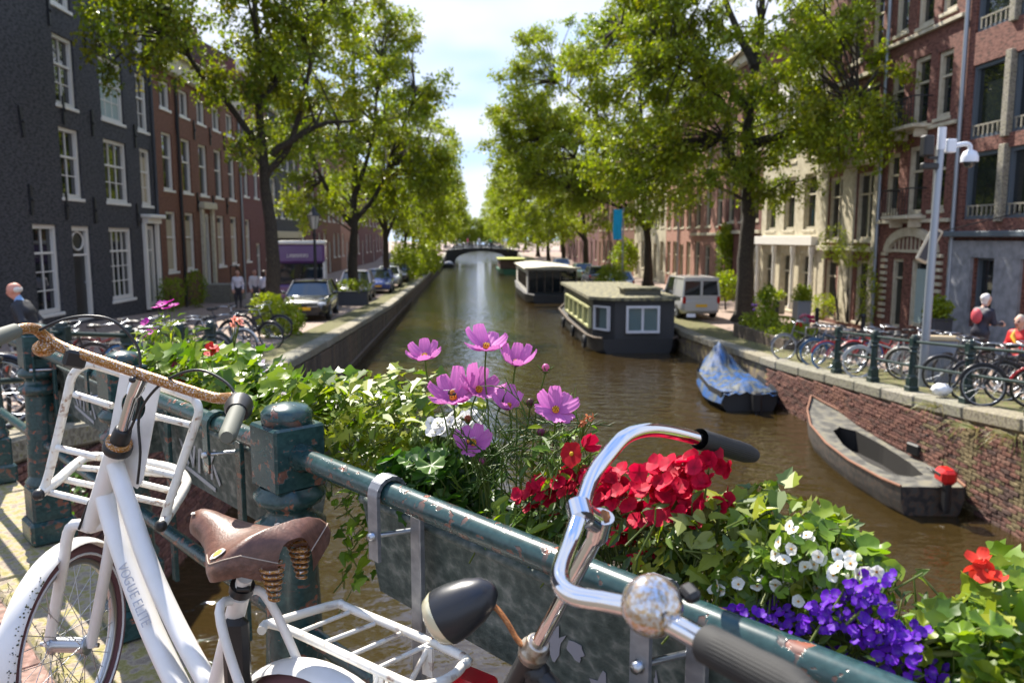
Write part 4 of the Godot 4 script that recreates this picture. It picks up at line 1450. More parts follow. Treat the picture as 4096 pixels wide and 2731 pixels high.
		tl.box(Vector3(s * W * 0.43, belt * 0.86, -L * 0.492), Vector3(0.13, 0.3 if van else 0.16, 0.1), Basis(), 0.02)
		part(t, "tail_light", tl, mat(lin(0.35, 0.01, 0.01), 0.15))
		var mr := MB.new()
		mr.ball(Vector3(s * (W / 2 + 0.1), belt + 0.07, zb1 - 0.35), Vector3(0.11, 0.075, 0.07))
		part(t, "mirror", mr, paint)
	var gr := MB.new()
	gr.box(Vector3(0, nose - 0.08, L * 0.49), Vector3(W * 0.5, 0.12, 0.06), Basis(), 0.01)
	gr.box(Vector3(0, 0.32, L * 0.493), Vector3(W * 0.6, 0.13, 0.06), Basis(), 0.01)
	part(t, "grille", gr, MT.black)
	for s in [-1, 1]:
		var np := MB.new()
		np.box(Vector3(0, 0.5 if s > 0 else 0.62, s * (L / 2 + 0.02)), Vector3(0.5, 0.11, 0.02))
		part(t, "number_plate", np, mat(lin(0.75, 0.42, 0.01), 0.4))
	return t

# ---------- bicycles: forward local +z, wheels on y = 0 ----------
func ring_pts(c: Vector3, r: float, n := 22) -> Array:
	var o := []
	for k in n + 1:
		var a := TAU * k / n
		o.append(c + Vector3(0, sin(a) * r, cos(a) * r))
	return o

var bike_m := {}

func bike(label: String, at: Vector3, turn: float, lean: float, frame: Color, tyre: Color, group: String) -> void:
	if bike_m.is_empty():
		var w := MB.new()
		w.tube(ring_pts(Vector3.ZERO, 0.335), 0.02, 6, false)
		bike_m.tyre = w.mesh()
		w = MB.new()
		w.tube(ring_pts(Vector3.ZERO, 0.31), 0.01, 4, false)
		w.tube([Vector3(-0.05, 0, 0), Vector3(0.05, 0, 0)], 0.028, 6)
		for k in 14:
			var a := TAU * k / 14
			w.tube([Vector3(0.03 * (1 if k % 2 else -1), 0, 0), Vector3(0, sin(a) * 0.31, cos(a) * 0.31)], 0.0028, 3, false)
		bike_m.spoke = w.mesh()
		var f := MB.new()
		var hb := Vector3(0, 0.62, 0.4)
		var ht := Vector3(0, 0.86, 0.33)
		var bb := Vector3(0, 0.29, -0.08)
		var st := Vector3(0, 0.8, -0.26)
		var ra := Vector3(0, 0.34, -0.53)
		var fa := Vector3(0, 0.34, 0.58)
		f.tube([hb, ht], 0.021, 6); f.tube([hb, bb], 0.02, 6); f.tube([bb, st], 0.017, 6)
		f.tube([ht + Vector3(0, -0.06, 0), st + Vector3(0, -0.18, 0.05)], 0.016, 6)
		for s in [-1, 1]:
			f.tube([bb, ra + Vector3(s * 0.06, 0, 0)], 0.011, 5); f.tube([st + Vector3(0, -0.08, 0), ra + Vector3(s * 0.06, 0, 0)], 0.009, 5)
			f.tube(path([hb, hb + Vector3(s * 0.05, -0.08, 0.03), fa + Vector3(s * 0.055, 0, 0)], 3), 0.012, 5)
		bike_m.frame = f.mesh()
		f = MB.new()
		for c in [ra, fa]:
			var ps := []
			for k in 12:
				var a := lerpf(0.1, 2.9, k / 11.0)
				ps.append(c + Vector3(0, sin(a) * 0.37, -cos(a) * 0.37))
			f.tube(ps, 0.024, 5, true)
			bike_m["guard_rear" if c == ra else "guard_front"] = f.mesh()
			f = MB.new()
		f = MB.new()
		var top := Vector3(0, 1.0, 0.29)
		f.tube([ht, top], 0.013, 6)
		f.tube(path([Vector3(-0.27, 1.02, 0.06), Vector3(-0.28, 1.05, 0.2), Vector3(-0.16, 1.04, 0.33), top, Vector3(0.16, 1.04, 0.33), Vector3(0.28, 1.05, 0.2), Vector3(0.27, 1.02, 0.06)], 4), 0.012, 6)
		bike_m.bar = f.mesh()
		f = MB.new()
		f.ball(Vector3(0, 0.94, -0.36), Vector3(0.1, 0.045, 0.1)); f.ball(Vector3(0, 0.945, -0.25), Vector3(0.05, 0.035, 0.13))
		f.tube([st, Vector3(0, 0.92, -0.31)], 0.014, 6)
		bike_m.saddle = f.mesh()
		f = MB.new()
		for s in [-1, 1]: f.tube([Vector3(s * 0.27, 1.02, 0.14), Vector3(s * 0.27, 1.02, 0.02)], 0.018, 6)
		bike_m.grips = f.mesh()
		f = MB.new()
		for s in [-1, 1]:
			f.tube([Vector3(s * 0.07, 0.72, -0.32), Vector3(s * 0.07, 0.72, -0.75)], 0.008, 5)
			f.tube([Vector3(s * 0.07, 0.72, -0.68), ra + Vector3(s * 0.07, 0, 0)], 0.007, 5)
		for k in 4: f.tube([Vector3(-0.07, 0.72, -0.38 - 0.11 * k), Vector3(0.07, 0.72, -0.38 - 0.11 * k)], 0.006, 5)
		bike_m.carrier = f.mesh()
		f = MB.new()
		f.tube(ring_pts(bb + Vector3(0.045, 0, 0), 0.085, 14), 0.012, 5, false)
		f.tube([bb + Vector3(-0.07, 0, 0), bb + Vector3(0.07, 0, 0)], 0.02, 6)
		for s in [-1, 1]:
			f.tube([bb + Vector3(s * 0.07, 0, 0), bb + Vector3(s * 0.09, -s * 0.12, s * 0.11)], 0.01, 5)
			f.box(bb + Vector3(s * 0.13, -s * 0.12, s * 0.11), Vector3(0.09, 0.025, 0.07))
		bike_m.crank = f.mesh()
	var key := "%s%s" % [frame, tyre]
	if not bike_m.has(key):
		bike_m[key] = [mat(frame, 0.3), mat(tyre, 0.6)]
	var ms: Array = bike_m[key]
	var t := thing("bicycle", label, "bicycle", at, 0, group)
	t.basis = Basis(Vector3.UP, turn) * Basis(Vector3.BACK, lean)
	for z in [-0.53, 0.58]:
		var w := part(t, "wheel", bike_m.tyre, ms[1], Transform3D(Basis(), Vector3(0, 0.34, z)))
		part(w, "spokes", bike_m.spoke, MT.steel)
	part(t, "frame", bike_m.frame, ms[0])
	part(t, "mudguard", bike_m.guard_rear, ms[0])
	part(t, "mudguard", bike_m.guard_front, ms[0])
	part(t, "handlebar", bike_m.bar, MT.steel)
	part(t, "saddle", bike_m.saddle, MT.black)
	part(t, "grips", bike_m.grips, MT.black)
	part(t, "carrier", bike_m.carrier, MT.iron)
	part(t, "crank", bike_m.crank, MT.steel)

# iron railing post as on the bridge
func rail_post(s := 1.0) -> MB:
	var m := MB.new()
	m.box(Vector3(0, 0.06, 0), Vector3(0.2, 0.12, 0.2), Basis(), 0.015)
	m.box(Vector3(0, 0.2, 0), Vector3(0.165, 0.18, 0.165), Basis(), 0.012)
	m.lathe([Vector2(0.085, 0.29), Vector2(0.09, 0.31), Vector2(0.07, 0.34), Vector2(0.075, 0.345), Vector2(0.062, 0.74), Vector2(0.058, 0.75), Vector2(0.085, 0.76), Vector2(0.088, 0.785), Vector2(0.066, 0.8), Vector2(0.055, 0.815), Vector2(0.06, 0.83), Vector2(0.083, 0.842), Vector2(0.088, 0.862), Vector2(0.07, 0.885)], 20)
	m.box(Vector3(0, 0.965, 0), Vector3(0.135, 0.165, 0.135), Basis(), 0.006)
	m.lathe([Vector2(0.058, 1.045), Vector2(0.062, 1.055), Vector2(0.062, 1.075), Vector2(0.05, 1.09), Vector2(0.02, 1.098), Vector2(0.0, 1.1)], 20)
	return m

func railing(label: String, x: float, zs: Array, f: Callable) -> void:
	var t := thing("quay_railing", label, "railing", Vector3(x, 0, zs[0]))
	var pm := rail_post().mesh()
	var a := []
	var b := []
	for z in zs:
		var y: float = f.call(z)
		part(t, "post", pm, MT.rail_far, Transform3D(Basis(), Vector3(0, y, z - zs[0])))
		a.append(Vector3(0, y + 0.965, z - zs[0]))
		b.append(Vector3(0, y + 0.5, z - zs[0]))
	for p in [a, b]:
		var m := MB.new()
		m.tube(p, 0.028, 8)
		part(t, "rail", m, MT.rail_far)

func street_things() -> void:
	print("street ", Time.get_ticks_msec())
	var gb := "bicycles parked along the quays"
	# ---- left side vehicles ----
	var car := vehicle("parked_car", "black car with a yellow number plate facing the viewer under the first tree", "car", Vector3(-6.25, 1.3, -31.6), 0.06, {"L": 4.1, "W": 1.78, "H": 1.46, "color": lin(0.01, 0.011, 0.013)})
	for s in [-1, 1]:
		var tr := MB.new()
		tr.box(Vector3(s * 0.32, 0.57, 2.03), Vector3(0.42, 0.05, 0.05), Basis(), 0.01)
		part(car, "chrome_strip", tr, MT.steel)
	vehicle("parked_car", "silver-lilac car mostly hidden by the second tree's trunk", "car", Vector3(-6.3, 1.0, -44.6), 0.04, {"L": 4.2, "W": 1.78, "H": 1.6, "color": lin(0.35, 0.34, 0.42), "metal": 0.5})
	vehicle("parked_car", "blue car parked beside the quay past the second tree", "car", Vector3(-5.75, 0.95, -51.0), 0.04, {"L": 3.9, "W": 1.7, "H": 1.5, "color": lin(0.02, 0.045, 0.22)})
	vehicle("parked_car", "pale silver car behind the blue car", "car", Vector3(-5.8, 0.92, -57.5), 0.04, {"L": 4.1, "W": 1.72, "H": 1.45, "color": lin(0.4, 0.42, 0.44), "metal": 0.5})
	vehicle("parked_car", "dark car at the end of the shaded row", "car", Vector3(-5.8, 0.9, -64.0), 0.04, {"L": 4.1, "W": 1.72, "H": 1.45, "color": lin(0.03, 0.035, 0.05)})
	# purple coach
	var t := thing("purple_coach", "tall purple coach with a glazed side and white roof edge behind the black car", "coach", Vector3(-8.5, 1.1, -41.2), 0.16, "vehicles parked along the canal")
	var pu := mat(lin(0.085, 0.018, 0.15), 0.2, 0, 0.6)
	pu.clearcoat_enabled = true
	pu.clearcoat = 0.8
	var b := MB.new()
	b.box(Vector3(0, 0.75, 0), Vector3(2.3, 0.75, 6.5), Basis(), 0.12)
	b.box(Vector3(0, 2.55, 0), Vector3(2.3, 0.95, 6.5), Basis(), 0.12)
	part(t, "body", b, pu)
	b = MB.new()
	b.box(Vector3(0, 1.6, 0), Vector3(2.22, 1.0, 6.4), Basis(), 0.05)
	part(t, "glazing", b, MT.glass)
	b = MB.new()
	for s in [-1, 1]:
		for z in [-3.1, -1.2, 1.0, 3.15]:
			b.box(Vector3(s * 1.1, 1.6, z), Vector3(0.1, 1.05, 0.12))
	part(t, "window_post", b, MT.white)
	b = MB.new()
	b.box(Vector3(0, 3.05, 0), Vector3(2.36, 0.16, 6.6), Basis(), 0.05)
	part(t, "roof", b, MT.white)
	var tm := TextMesh.new()
	tm.text = "LAMMERS"
	tm.font_size = 40
	tm.pixel_size = 0.0055
	tm.depth = 0.02
	tm.font = SystemFont.new()
	tm.font.font_names = PackedStringArray(["Droid Sans"])
	var le := part(t, "lettering", tm, MT.white, Transform3D(Basis(), Vector3(-0.1, 2.45, 3.26)))
	for s in [-1, 1]:
		for z in [-2.2, 2.2]:
			var w := part(t, "wheel", wheel_t, MT.rubber, Transform3D(Basis(Vector3.BACK, -s * PI / 2) * Basis.from_scale(Vector3(1.35, 1.2, 1.35)), Vector3(s * 1.02, 0.43, z)))
			part(w, "rim", wheel_r, MT.steel)
	# ---- right side vehicles ----
	vehicle("parked_van", "small white van seen from behind with twin rear doors and yellow plate", "van", Vector3(9.95, 0.85, -36.0), PI + 0.02, {"L": 4.2, "W": 1.75, "H": 1.85, "belt": 1.0, "van": true, "cab1": 0.24, "top1": 0.1, "color": lin(0.45, 0.45, 0.45)})
	vehicle("parked_car", "white car with red tail lights beyond the houseboat roof", "car", Vector3(9.6, 0.8, -52.0), PI, {"L": 4.0, "W": 1.7, "H": 1.45, "color": lin(0.6, 0.62, 0.62)})
	vehicle("parked_car", "dark blue car under the leaning tree", "car", Vector3(9.5, 0.8, -60.0), PI, {"L": 4.3, "W": 1.75, "H": 1.5, "color": lin(0.02, 0.03, 0.07)})
	vehicle("parked_car", "light green car glimpsed past the dark blue one", "car", Vector3(9.5, 0.8, -68.0), PI, {"L": 4.1, "W": 1.7, "H": 1.45, "color": lin(0.3, 0.42, 0.32)})
	vehicle("parked_car", "silver car on the sunny side above the green boat", "car", Vector3(9.5, 0.8, -84.0), PI, {"L": 4.1, "W": 1.7, "H": 1.45, "color": lin(0.45, 0.48, 0.52), "metal": 0.4})
	boats()
	# ---- railings, bikes ----
	railing("green iron railing on the quay edge behind the flowers, by the walking man", -4.32, [-5.6, -7.1, -8.6, -10.2, -12.0, -13.4], quay_l)
	railing("green iron railing on the quay edge above the open steel boat", 8.38, [-9.6, -11.2, -12.8, -14.5, -15.95, -17.6], quay_r)
	var dk := lin(0.012, 0.012, 0.014)
	var bl := lin(0.02, 0.16, 0.42)
	var lb := [["black bicycle with chrome bars behind the shaded-side railing, nearest the bridge", -5.4, -8.3, 1.2, dk, dk], ["black bicycle in the second row behind the walking man", -7.3, -14.5, 1.6, dk, dk], ["dark red bicycle in the shaded second row", -6.9, -15.6, 1.3, lin(0.15, 0.01, 0.01), dk], ["black bicycle in the second row behind the blue-tyred pair", -6.8, -17.0, 1.5, dk, dk], ["grey bicycle beside the yellow-green weeds", -6.6, -21.4, 1.2, lin(0.12, 0.12, 0.13), dk], ["dark blue bicycle right behind the shaded-side railing", -5.0, -7.4, 2.0, lin(0.01, 0.02, 0.05), dk], ["silver bicycle under the walking man", -6.4, -10.2, 1.4, lin(0.35, 0.36, 0.37), dk], ["black bicycle with its front wheel on the shaded kerb", -5.0, -12.7, 0.9, dk, dk], ["brown-saddled roadster leaning by the shaded-side railing", -5.9, -9.4, 1.9, lin(0.03, 0.02, 0.015), dk], ["red-framed bicycle in the shaded-side rack", -5.5, -10.6, 1.1, lin(0.4, 0.05, 0.02), dk], ["grey bicycle beside the red-framed one", -6.2, -11.4, 1.7, lin(0.2, 0.2, 0.21), dk], ["dark bicycle turned across the shaded-side pavement", -7.0, -12.4, 2.4, dk, dk], ["bicycle with one bright blue tyre on the shaded side", -5.5, -13.8, 1.35, dk, bl], ["second blue-tyred bicycle on the shaded side", -5.6, -14.6, 1.3, lin(0.15, 0.16, 0.18), bl], ["black bicycle past the blue-tyred pair", -5.5, -15.8, 1.2, dk, dk], ["dark green bicycle farther along the shaded quay", -6.0, -17.0, 1.6, lin(0.01, 0.03, 0.02), dk], ["silver bicycle farther along the shaded quay", -5.6, -18.2, 1.2, lin(0.4, 0.42, 0.43), dk], ["black bicycle standing before the first planter box", -5.6, -20.5, 1.3, dk, dk], ["bicycle at the foot of the first tree", -6.0, -23.0, 1.5, lin(0.02, 0.02, 0.03), dk]]
	for q in lb:
		bike(q[0], Vector3(q[1], quay_l(q[2]) - 0.02, q[2]), q[3], R.randf_range(-0.14, 0.14), q[4], q[5], gb)
	var rb := [["grey-rimmed bicycle at the far end of the sunny-side rack", 9.1, -21.0, 1.5, lin(0.1, 0.1, 0.11), lin(0.3, 0.31, 0.33)], ["black bicycle beside the grey-rimmed one", 9.4, -20.3, 1.7, dk, dk], ["bicycle with a dark blue tyre in the sunny-side rack", 9.3, -19.6, 1.5, lin(0.02, 0.06, 0.12), lin(0.02, 0.12, 0.3)], ["bicycle with a vivid blue tyre in the sunny-side rack", 9.2, -18.8, 1.6, lin(0.3, 0.02, 0.02), bl], ["red bicycle behind the vivid blue tyre", 9.7, -18.2, 1.3, lin(0.42, 0.02, 0.015), dk], ["pale-tyred bicycle behind the sunny-side railing", 9.1, -16.8, 1.45, lin(0.3, 0.32, 0.33), lin(0.45, 0.47, 0.48)], ["worn white bicycle behind the sunny-side railing", 9.7, -16.0, 0.9, lin(0.4, 0.38, 0.33), dk], ["brown-saddled bicycle by the camera pole", 10.0, -15.4, 1.9, lin(0.05, 0.04, 0.03), dk], ["black bicycle with a pink mudguard stripe below the pole", 9.4, -13.7, 1.75, dk, dk], ["dark roadster behind the white plastic bag", 9.8, -13.0, 1.4, dk, dk], ["red-framed bicycle by the seated person", 9.7, -12.1, 1.2, lin(0.4, 0.015, 0.02), dk], ["black and chrome bicycle at the end of the sunny-side railing", 9.2, -11.4, 2.0, lin(0.03, 0.03, 0.035), dk], ["second red bicycle near the end of the sunny-side railing", 10.4, -11.6, 0.9, lin(0.45, 0.02, 0.02), dk], ["dark bicycle squeezed between the red one and the pale-tyred one", 9.3, -17.5, 1.3, dk, dk], ["dark bicycle behind the worn white one", 10.3, -16.3, 1.7, dk, dk], ["dark grey bicycle just past the camera pole", 9.6, -14.5, 1.3, lin(0.05, 0.05, 0.055), dk], ["black bicycle tangled with the dark roadster", 10.2, -12.6, 1.9, dk, dk], ["black bicycle pressed to the rail above the outboard motor", 9.0, -12.3, 1.2, dk, dk], ["dark bicycle in the second row behind the rack", 10.5, -19.0, 1.4, dk, dk], ["dark bicycle in the second row behind the blue tyres", 10.6, -17.6, 1.8, lin(0.02, 0.03, 0.03), dk], ["black bicycle leaning at the edge of the view on the sunny side", 10.0, -10.8, 1.5, dk, dk]]
	for q in rb:
		bike(q[0], Vector3(q[1], quay_r(q[2]) - 0.02, q[2]), q[3] + PI, R.randf_range(-0.14, 0.14), q[4], q[5], gb)
	for k in 14:
		var xx := -4.0 + 0.9 * k
		bike(["first", "second", "third", "fourth", "fifth", "sixth", "seventh", "eighth", "ninth", "tenth", "eleventh", "twelfth", "thirteenth", "last"][k] + " bicycle on the distant bridge, counted from its shaded end", Vector3(xx + R.randf_range(-0.2, 0.2), 2.15 + 0.45 * cos((xx - 2.0) / 6.4 * PI / 2), -138.9), PI / 2 * (1 if k % 2 else -1) + R.randf_range(-0.2, 0.2), 0.1, dk, dk, "bicycles on the distant bridge")
	# bicycle racks
	for k in 5:
		var m := MB.new()
		m.tube(path([Vector3(-0.4, 0, 0), Vector3(-0.4, 0.75, 0), Vector3(-0.3, 0.82, 0), Vector3(0.3, 0.82, 0), Vector3(0.4, 0.75, 0), Vector3(0.4, 0, 0)], 3), 0.025, 6)
		m.tube([Vector3(-0.4, 0.4, 0), Vector3(0.4, 0.4, 0)], 0.02, 6)
		var z := -21.6 + 1.25 * k
		solo("bicycle_rack", ["steel hoop rack nearest the flower bed", "second steel hoop rack from the flower bed", "third steel hoop rack from the flower bed", "fourth steel hoop rack from the flower bed", "steel hoop rack nearest the camera pole"][k], "bike rack", m, MT.steel, Transform3D(Basis(Vector3.UP, 0.2), Vector3(9.7, quay_r(z), z)), "steel bike racks")
	# ---- camera pole ----
	t = thing("camera_pole", "grey steel pole carrying a white dome camera and a black lamp head", "pole", Vector3(9.0, 1.42, -15.2))
	b = MB.new()
	b.tube([Vector3(0, 0, 0), Vector3(0.02, 2.4, 0), Vector3(0.06, 5.05, 0)], [0.085, 0.075, 0.06], 12)
	part(t, "shaft", b, MT.zinc)
	var wp := mat(lin(0.6, 0.63, 0.68), 0.35)
	b = MB.new()
	b.tube([Vector3(0.06, 4.65, 0), Vector3(0.06, 5.07, 0)], 0.075, 12)
	b.box(Vector3(0.24, 4.72, 0), Vector3(0.18, 0.26, 0.16), Basis(), 0.02)
	part(t, "bracket", b, wp)
	b = MB.new()
	b.tube(path([Vector3(0.32, 4.72, 0), Vector3(0.5, 4.76, 0), Vector3(0.62, 4.74, 0), Vector3(0.64, 4.62, 0)], 4), 0.045, 8)
	b.lathe([Vector2(0.16, 0), Vector2(0.16, 0.1), Vector2(0.12, 0.19), Vector2(0.05, 0.23), Vector2(0, 0.23)], 16, Transform3D(Basis(), Vector3(0.64, 4.42, 0)))
	var hd := part(t, "dome_camera", b, wp)
	b = MB.new()
	b.ball(Vector3(0.64, 4.42, 0), Vector3(0.11, 0.12, 0.11))
	part(hd, "dome", b, MT.glass)
	b = MB.new()
	b.box(Vector3(-0.22, 4.72, 0), Vector3(0.2, 0.4, 0.2), Basis(), 0.03)
	b.box(Vector3(-0.06, 4.5, 0), Vector3(0.25, 0.05, 0.06))
	b.box(Vector3(-0.15, 4.34, 0), Vector3(0.32, 0.12, 0.14), Basis(), 0.02)
	part(t, "black_unit", b, MT.black)
	# sign board leaning out from the house
	t = thing("sign_board", "tilted dark sign board with a pale rim on a thin bracket by the pole", "sign", Vector3(11.9, 4.2, -20.2))
	b = MB.new()
	b.box(Vector3.ZERO, Vector3(0.34, 0.95, 0.07), Basis(Vector3.BACK, -0.45), 0.03)
	part(t, "rim", b, MT.cream)
	b = MB.new()
	b.box(Vector3.ZERO, Vector3(0.27, 0.86, 0.082), Basis(Vector3.BACK, -0.45), 0.03)
	part(t, "face", b, MT.slate)
	b = MB.new()
	b.tube([Vector3(0.1, 0.3, 0), Vector3(3.4, 0.9, -1.4)], 0.015, 6)
	part(t, "bracket", b, MT.iron)
	# lamp post on the left
	t = thing("street_lamp", "old-fashioned street lamp with a tapering glass lantern beside the purple coach", "street lamp", Vector3(-6.62, 1.2, -34.6))
	b = MB.new()
	b.lathe([Vector2(0.16, 0), Vector2(0.16, 0.5), Vector2(0.09, 0.6), Vector2(0.07, 1.6), Vector2(0.055, 3.2), Vector2(0.1, 3.3), Vector2(0.05, 3.4), Vector2(0.05, 3.55)], 12)
	part(t, "post", b, MT.iron)
	b = MB.new()
	b.lathe([Vector2(0.13, 3.55), Vector2(0.24, 4.1)], 6)
	part(t, "lantern", b, mat(lin(0.5, 0.5, 0.46), 0.3))
	b = MB.new()
	b.lathe([Vector2(0.28, 4.1), Vector2(0.26, 4.15), Vector2(0.12, 4.3), Vector2(0.1, 4.42), Vector2(0.03, 4.5), Vector2(0, 4.55)], 8)
	for k in 6:
		var a := TAU * k / 6
		b.tube([Vector3(cos(a) * 0.13, 3.55, sin(a) * 0.13), Vector3(cos(a) * 0.245, 4.1, sin(a) * 0.245)], 0.014, 4)
	part(t, "lantern_cap", b, MT.iron)
	# banner
	t = thing("blue_banner", "bright turquoise banner hanging from a pole among the sunny-side leaves", "banner", Vector3(9.7, 0.8, -50.5))
	b = MB.new()
	b.tube([Vector3(0, 0, 0), Vector3(0, 5.45, 0)], 0.05, 8)
	part(t, "pole", b, MT.zinc)
	b = MB.new()
	var g := []
	for j in 8:
		var row := []
		for q in 5:
			row.append(Vector3(-0.08 - q * 0.14, 5.35 - j * 0.27, 0.08 * sin(q * 1.7 + j)))
		g.append(row)
	b.grid(g)
	part(t, "cloth", b, mat(lin(0.0, 0.36, 0.6), 0.6))
	# bollards
	var bm := MB.new()
	bm.lathe([Vector2(0.09, 0), Vector2(0.075, 0.1), Vector2(0.065, 0.85), Vector2(0.085, 0.88), Vector2(0.085, 0.95), Vector2(0.05, 1.0), Vector2(0, 1.01)], 10)
	var bi := bm.mesh()
	var bp := [["dark bollard nearest the big trunk on the sunny pavement", 12.4, -31.5], ["dark bollard second from the big trunk on the sunny pavement", 12.5, -28.0], ["dark bollard before the climbing plant", 12.5, -24.6], ["dark bollard near the arched doorway", 12.6, -21.4], ["dark bollard past the white van", 12.2, -44.0]]
	for q in bp:
		solo("bollard", q[0], "bollard", bi, MT.iron, Transform3D(Basis(), Vector3(q[1], quay_r(q[2]), q[2])), "bollards on the sunny pavement")
	# planters and shrubs
	planter_box("grey_planter", "dark grey planter with yellow-green plants at the foot of the first tree", Vector3(-6.6, 1.35, -26.2), Vector3(0.9, 0.6, 0.6), MT.slate, Color(1.2, 1.25, 0.8))
	planter_box("grey_planter", "dark planter box with low plants beside the second tree's trunk", Vector3(-5.9, 1.0, -40.4), Vector3(1.5, 0.7, 0.6), MT.slate, Color(0.9, 1.0, 0.8))
	planter_box("grey_planter", "tall dark square planter by the arched doorway", Vector3(13.9, 1.15, -22.9), Vector3(0.6, 0.85, 0.6), MT.slate, Color(0.9, 1.0, 0.8))
	planter_box("stone_planter", "low pale planter with bright green shrub before the columned house", Vector3(13.9, 0.9, -36.0), Vector3(1.0, 0.6, 0.7), MT.coping, Color(1.1, 1.3, 0.7))
	planter_box("metal_planter", "tall cylinder-like planter right of the big trunk", Vector3(13.2, 0.88, -31.0), Vector3(0.55, 1.0, 0.55), MT.zinc, Color(0.9, 1.0, 0.8))
	# timber flower bed by the big tree
	t = thing("flower_bed", "raised timber-edged flower bed on the sunny quay before the big tree", "flower bed", Vector3(10.2, 0.95, -25.6))
	b = MB.new()
	b.box(Vector3(-0.75, 0.15, 0), Vector3(0.08, 0.5, 4.6)); b.box(Vector3(0.9, 0.15, 0), Vector3(0.08, 0.5, 4.6))
	b.box(Vector3(0.07, 0.15, 2.28), Vector3(1.58, 0.5, 0.08)); b.box(Vector3(0.07, 0.15, -2.28), Vector3(1.58, 0.5, 0.08))
	part(t, "boards", b, MT.plank)
	b = MB.new()
	b.box(Vector3(0.07, 0.25, 0), Vector3(1.55, 0.2, 4.4))
	part(t, "soil", b, mat(lin(0.03, 0.022, 0.015), 0.95))
	bush("garden_plants", "mixed low plants with pink and red blossoms filling the timber bed", Vector3(10.2, 1.2, -25.6), [[Vector3(0, 0.2, 1.2), Vector3(0.8, 0.25, 1.0)], [Vector3(0.1, 0.25, -0.6), Vector3(0.8, 0.3, 1.2)], [Vector3(0, 0.3, -1.8), Vector3(0.7, 0.35, 0.6)]], 420, 0.6, Color(1.1, 1.25, 1.2), "plants", [[Vector3(0.4, 0.7, 1.4), lin(0.5, 0.02, 0.1), 0.1], [Vector3(-0.2, 0.6, 1.9), lin(0.5, 0.03, 0.02), 0.08], [Vector3(-0.4, 0.8, -1.4), lin(0.3, 0.15, 0.4), 0.09], [Vector3(0.5, 0.65, 0.6), lin(0.6, 0.2, 0.25), 0.1]])
	bush("shrub", "dense sunlit shrub overhanging the shaded quay before the bridge", Vector3(-5.0, 0.9, -70), [[Vector3(0, 1.1, 0), Vector3(1.0, 1.2, 3.5)], [Vector3(0.2, 1.3, -7), Vector3(1.1, 1.5, 4)], [Vector3(-0.4, 1.6, 4), Vector3(0.9, 1.5, 2.5)]], 700, 1.5, Color(0.95, 1.05, 0.9))
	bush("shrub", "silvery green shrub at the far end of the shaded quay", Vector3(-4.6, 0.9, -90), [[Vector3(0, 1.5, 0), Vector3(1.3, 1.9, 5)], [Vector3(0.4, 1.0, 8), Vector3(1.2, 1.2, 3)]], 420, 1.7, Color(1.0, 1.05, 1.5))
	bush("shrub", "dark shrubs before the white door of the black house", Vector3(-13.2, 1.2, -36.2), [[Vector3(0, 0.7, 0.3), Vector3(0.5, 0.8, 0.8)], [Vector3(0.1, 0.75, -2.6), Vector3(0.5, 0.85, 0.8)]], 300, 0.65, Color(0.7, 0.8, 0.7))
	bush("climbing_plant", "yellow-green climber sprawling over the cream house door", Vector3(14.75, 1.1, -30.4), [[Vector3(0, 3.1, -1.5), Vector3(0.4, 0.7, 1.1)], [Vector3(0, 2.6, 0.2), Vector3(0.4, 0.5, 1.6)], [Vector3(0, 1.2, 1.6), Vector3(0.35, 1.1, 0.5)], [Vector3(0.1, 0.5, -2.2), Vector3(0.4, 0.5, 0.6)]], 380, 0.6, Color(1.3, 1.35, 0.9))
	bush("climbing_plant", "narrow climber covering a pale pier of the dark red house", Vector3(15.0, 0.9, -46.5), [[Vector3(0, 2.0, 0), Vector3(0.35, 1.9, 0.6)], [Vector3(0, 3.4, 0), Vector3(0.35, 0.8, 0.7)]], 320, 1.0, Color(0.9, 1.05, 0.9), "climber", [[Vector3(-0.2, 4.1, 0), lin(0.6, 0.1, 0.03), 0.15]])
	bush("shrub", "leafy plant with a potted stem beside the white van", Vector3(12.6, 0.85, -38.6), [[Vector3(0, 1.2, 0), Vector3(0.6, 0.6, 0.6)]], 120, 1.0, Color(1.0, 1.2, 0.8))
	bush("shrub", "upright green shrub between the van and the flower bed", Vector3(11.3, 0.9, -29.8), [[Vector3(0, 0.8, 0), Vector3(0.35, 0.85, 0.35)]], 150, 0.8, Color(0.7, 0.85, 0.7))
	bush("shrub", "drooping green bush beneath the blue banner", Vector3(11.0, 0.8, -56.5), [[Vector3(0, 2.2, 0), Vector3(0.9, 1.2, 0.9)]], 200, 1.3, Color(1.0, 1.15, 0.8))
	bush("shrub", "bush with orange tips beside the second houseboat", Vector3(9.1, 0.8, -49.5), [[Vector3(-0.3, 0.9, 0), Vector3(0.8, 0.9, 1.8)]], 240, 1.2, Color(0.8, 0.85, 0.7))
	bush("shrub", "yellow-green weeds beside the bicycles at the first tree", Vector3(-5.6, 1.5, -23.8), [[Vector3(0, 0.5, 0), Vector3(0.6, 0.6, 0.9)]], 200, 0.8, Color(1.1, 1.25, 0.8))
	# white plastic bag
	b = MB.new()
	var bagp := []
	for j in 9:
		var row := []
		for q in 15:
			var a := TAU * q / 14.0
			var f := PI * j / 8.0
			var rr := 0.15 * (1.0 + 0.13 * sin(a * 5 + j * 2.3) * sin(f))
			row.append(Vector3(sin(f) * cos(a) * rr * 1.15, 0.14 + cos(f) * rr * 0.8, sin(f) * sin(a) * rr))
		bagp.append(row)
	b.grid(bagp, true, true)
	solo("plastic_bag", "crumpled white plastic bag lying on the coping below the railing", "bag", b, mat(lin(0.75, 0.76, 0.78), 0.35), Transform3D(Basis(), Vector3(8.42, 1.56, -13.6)))
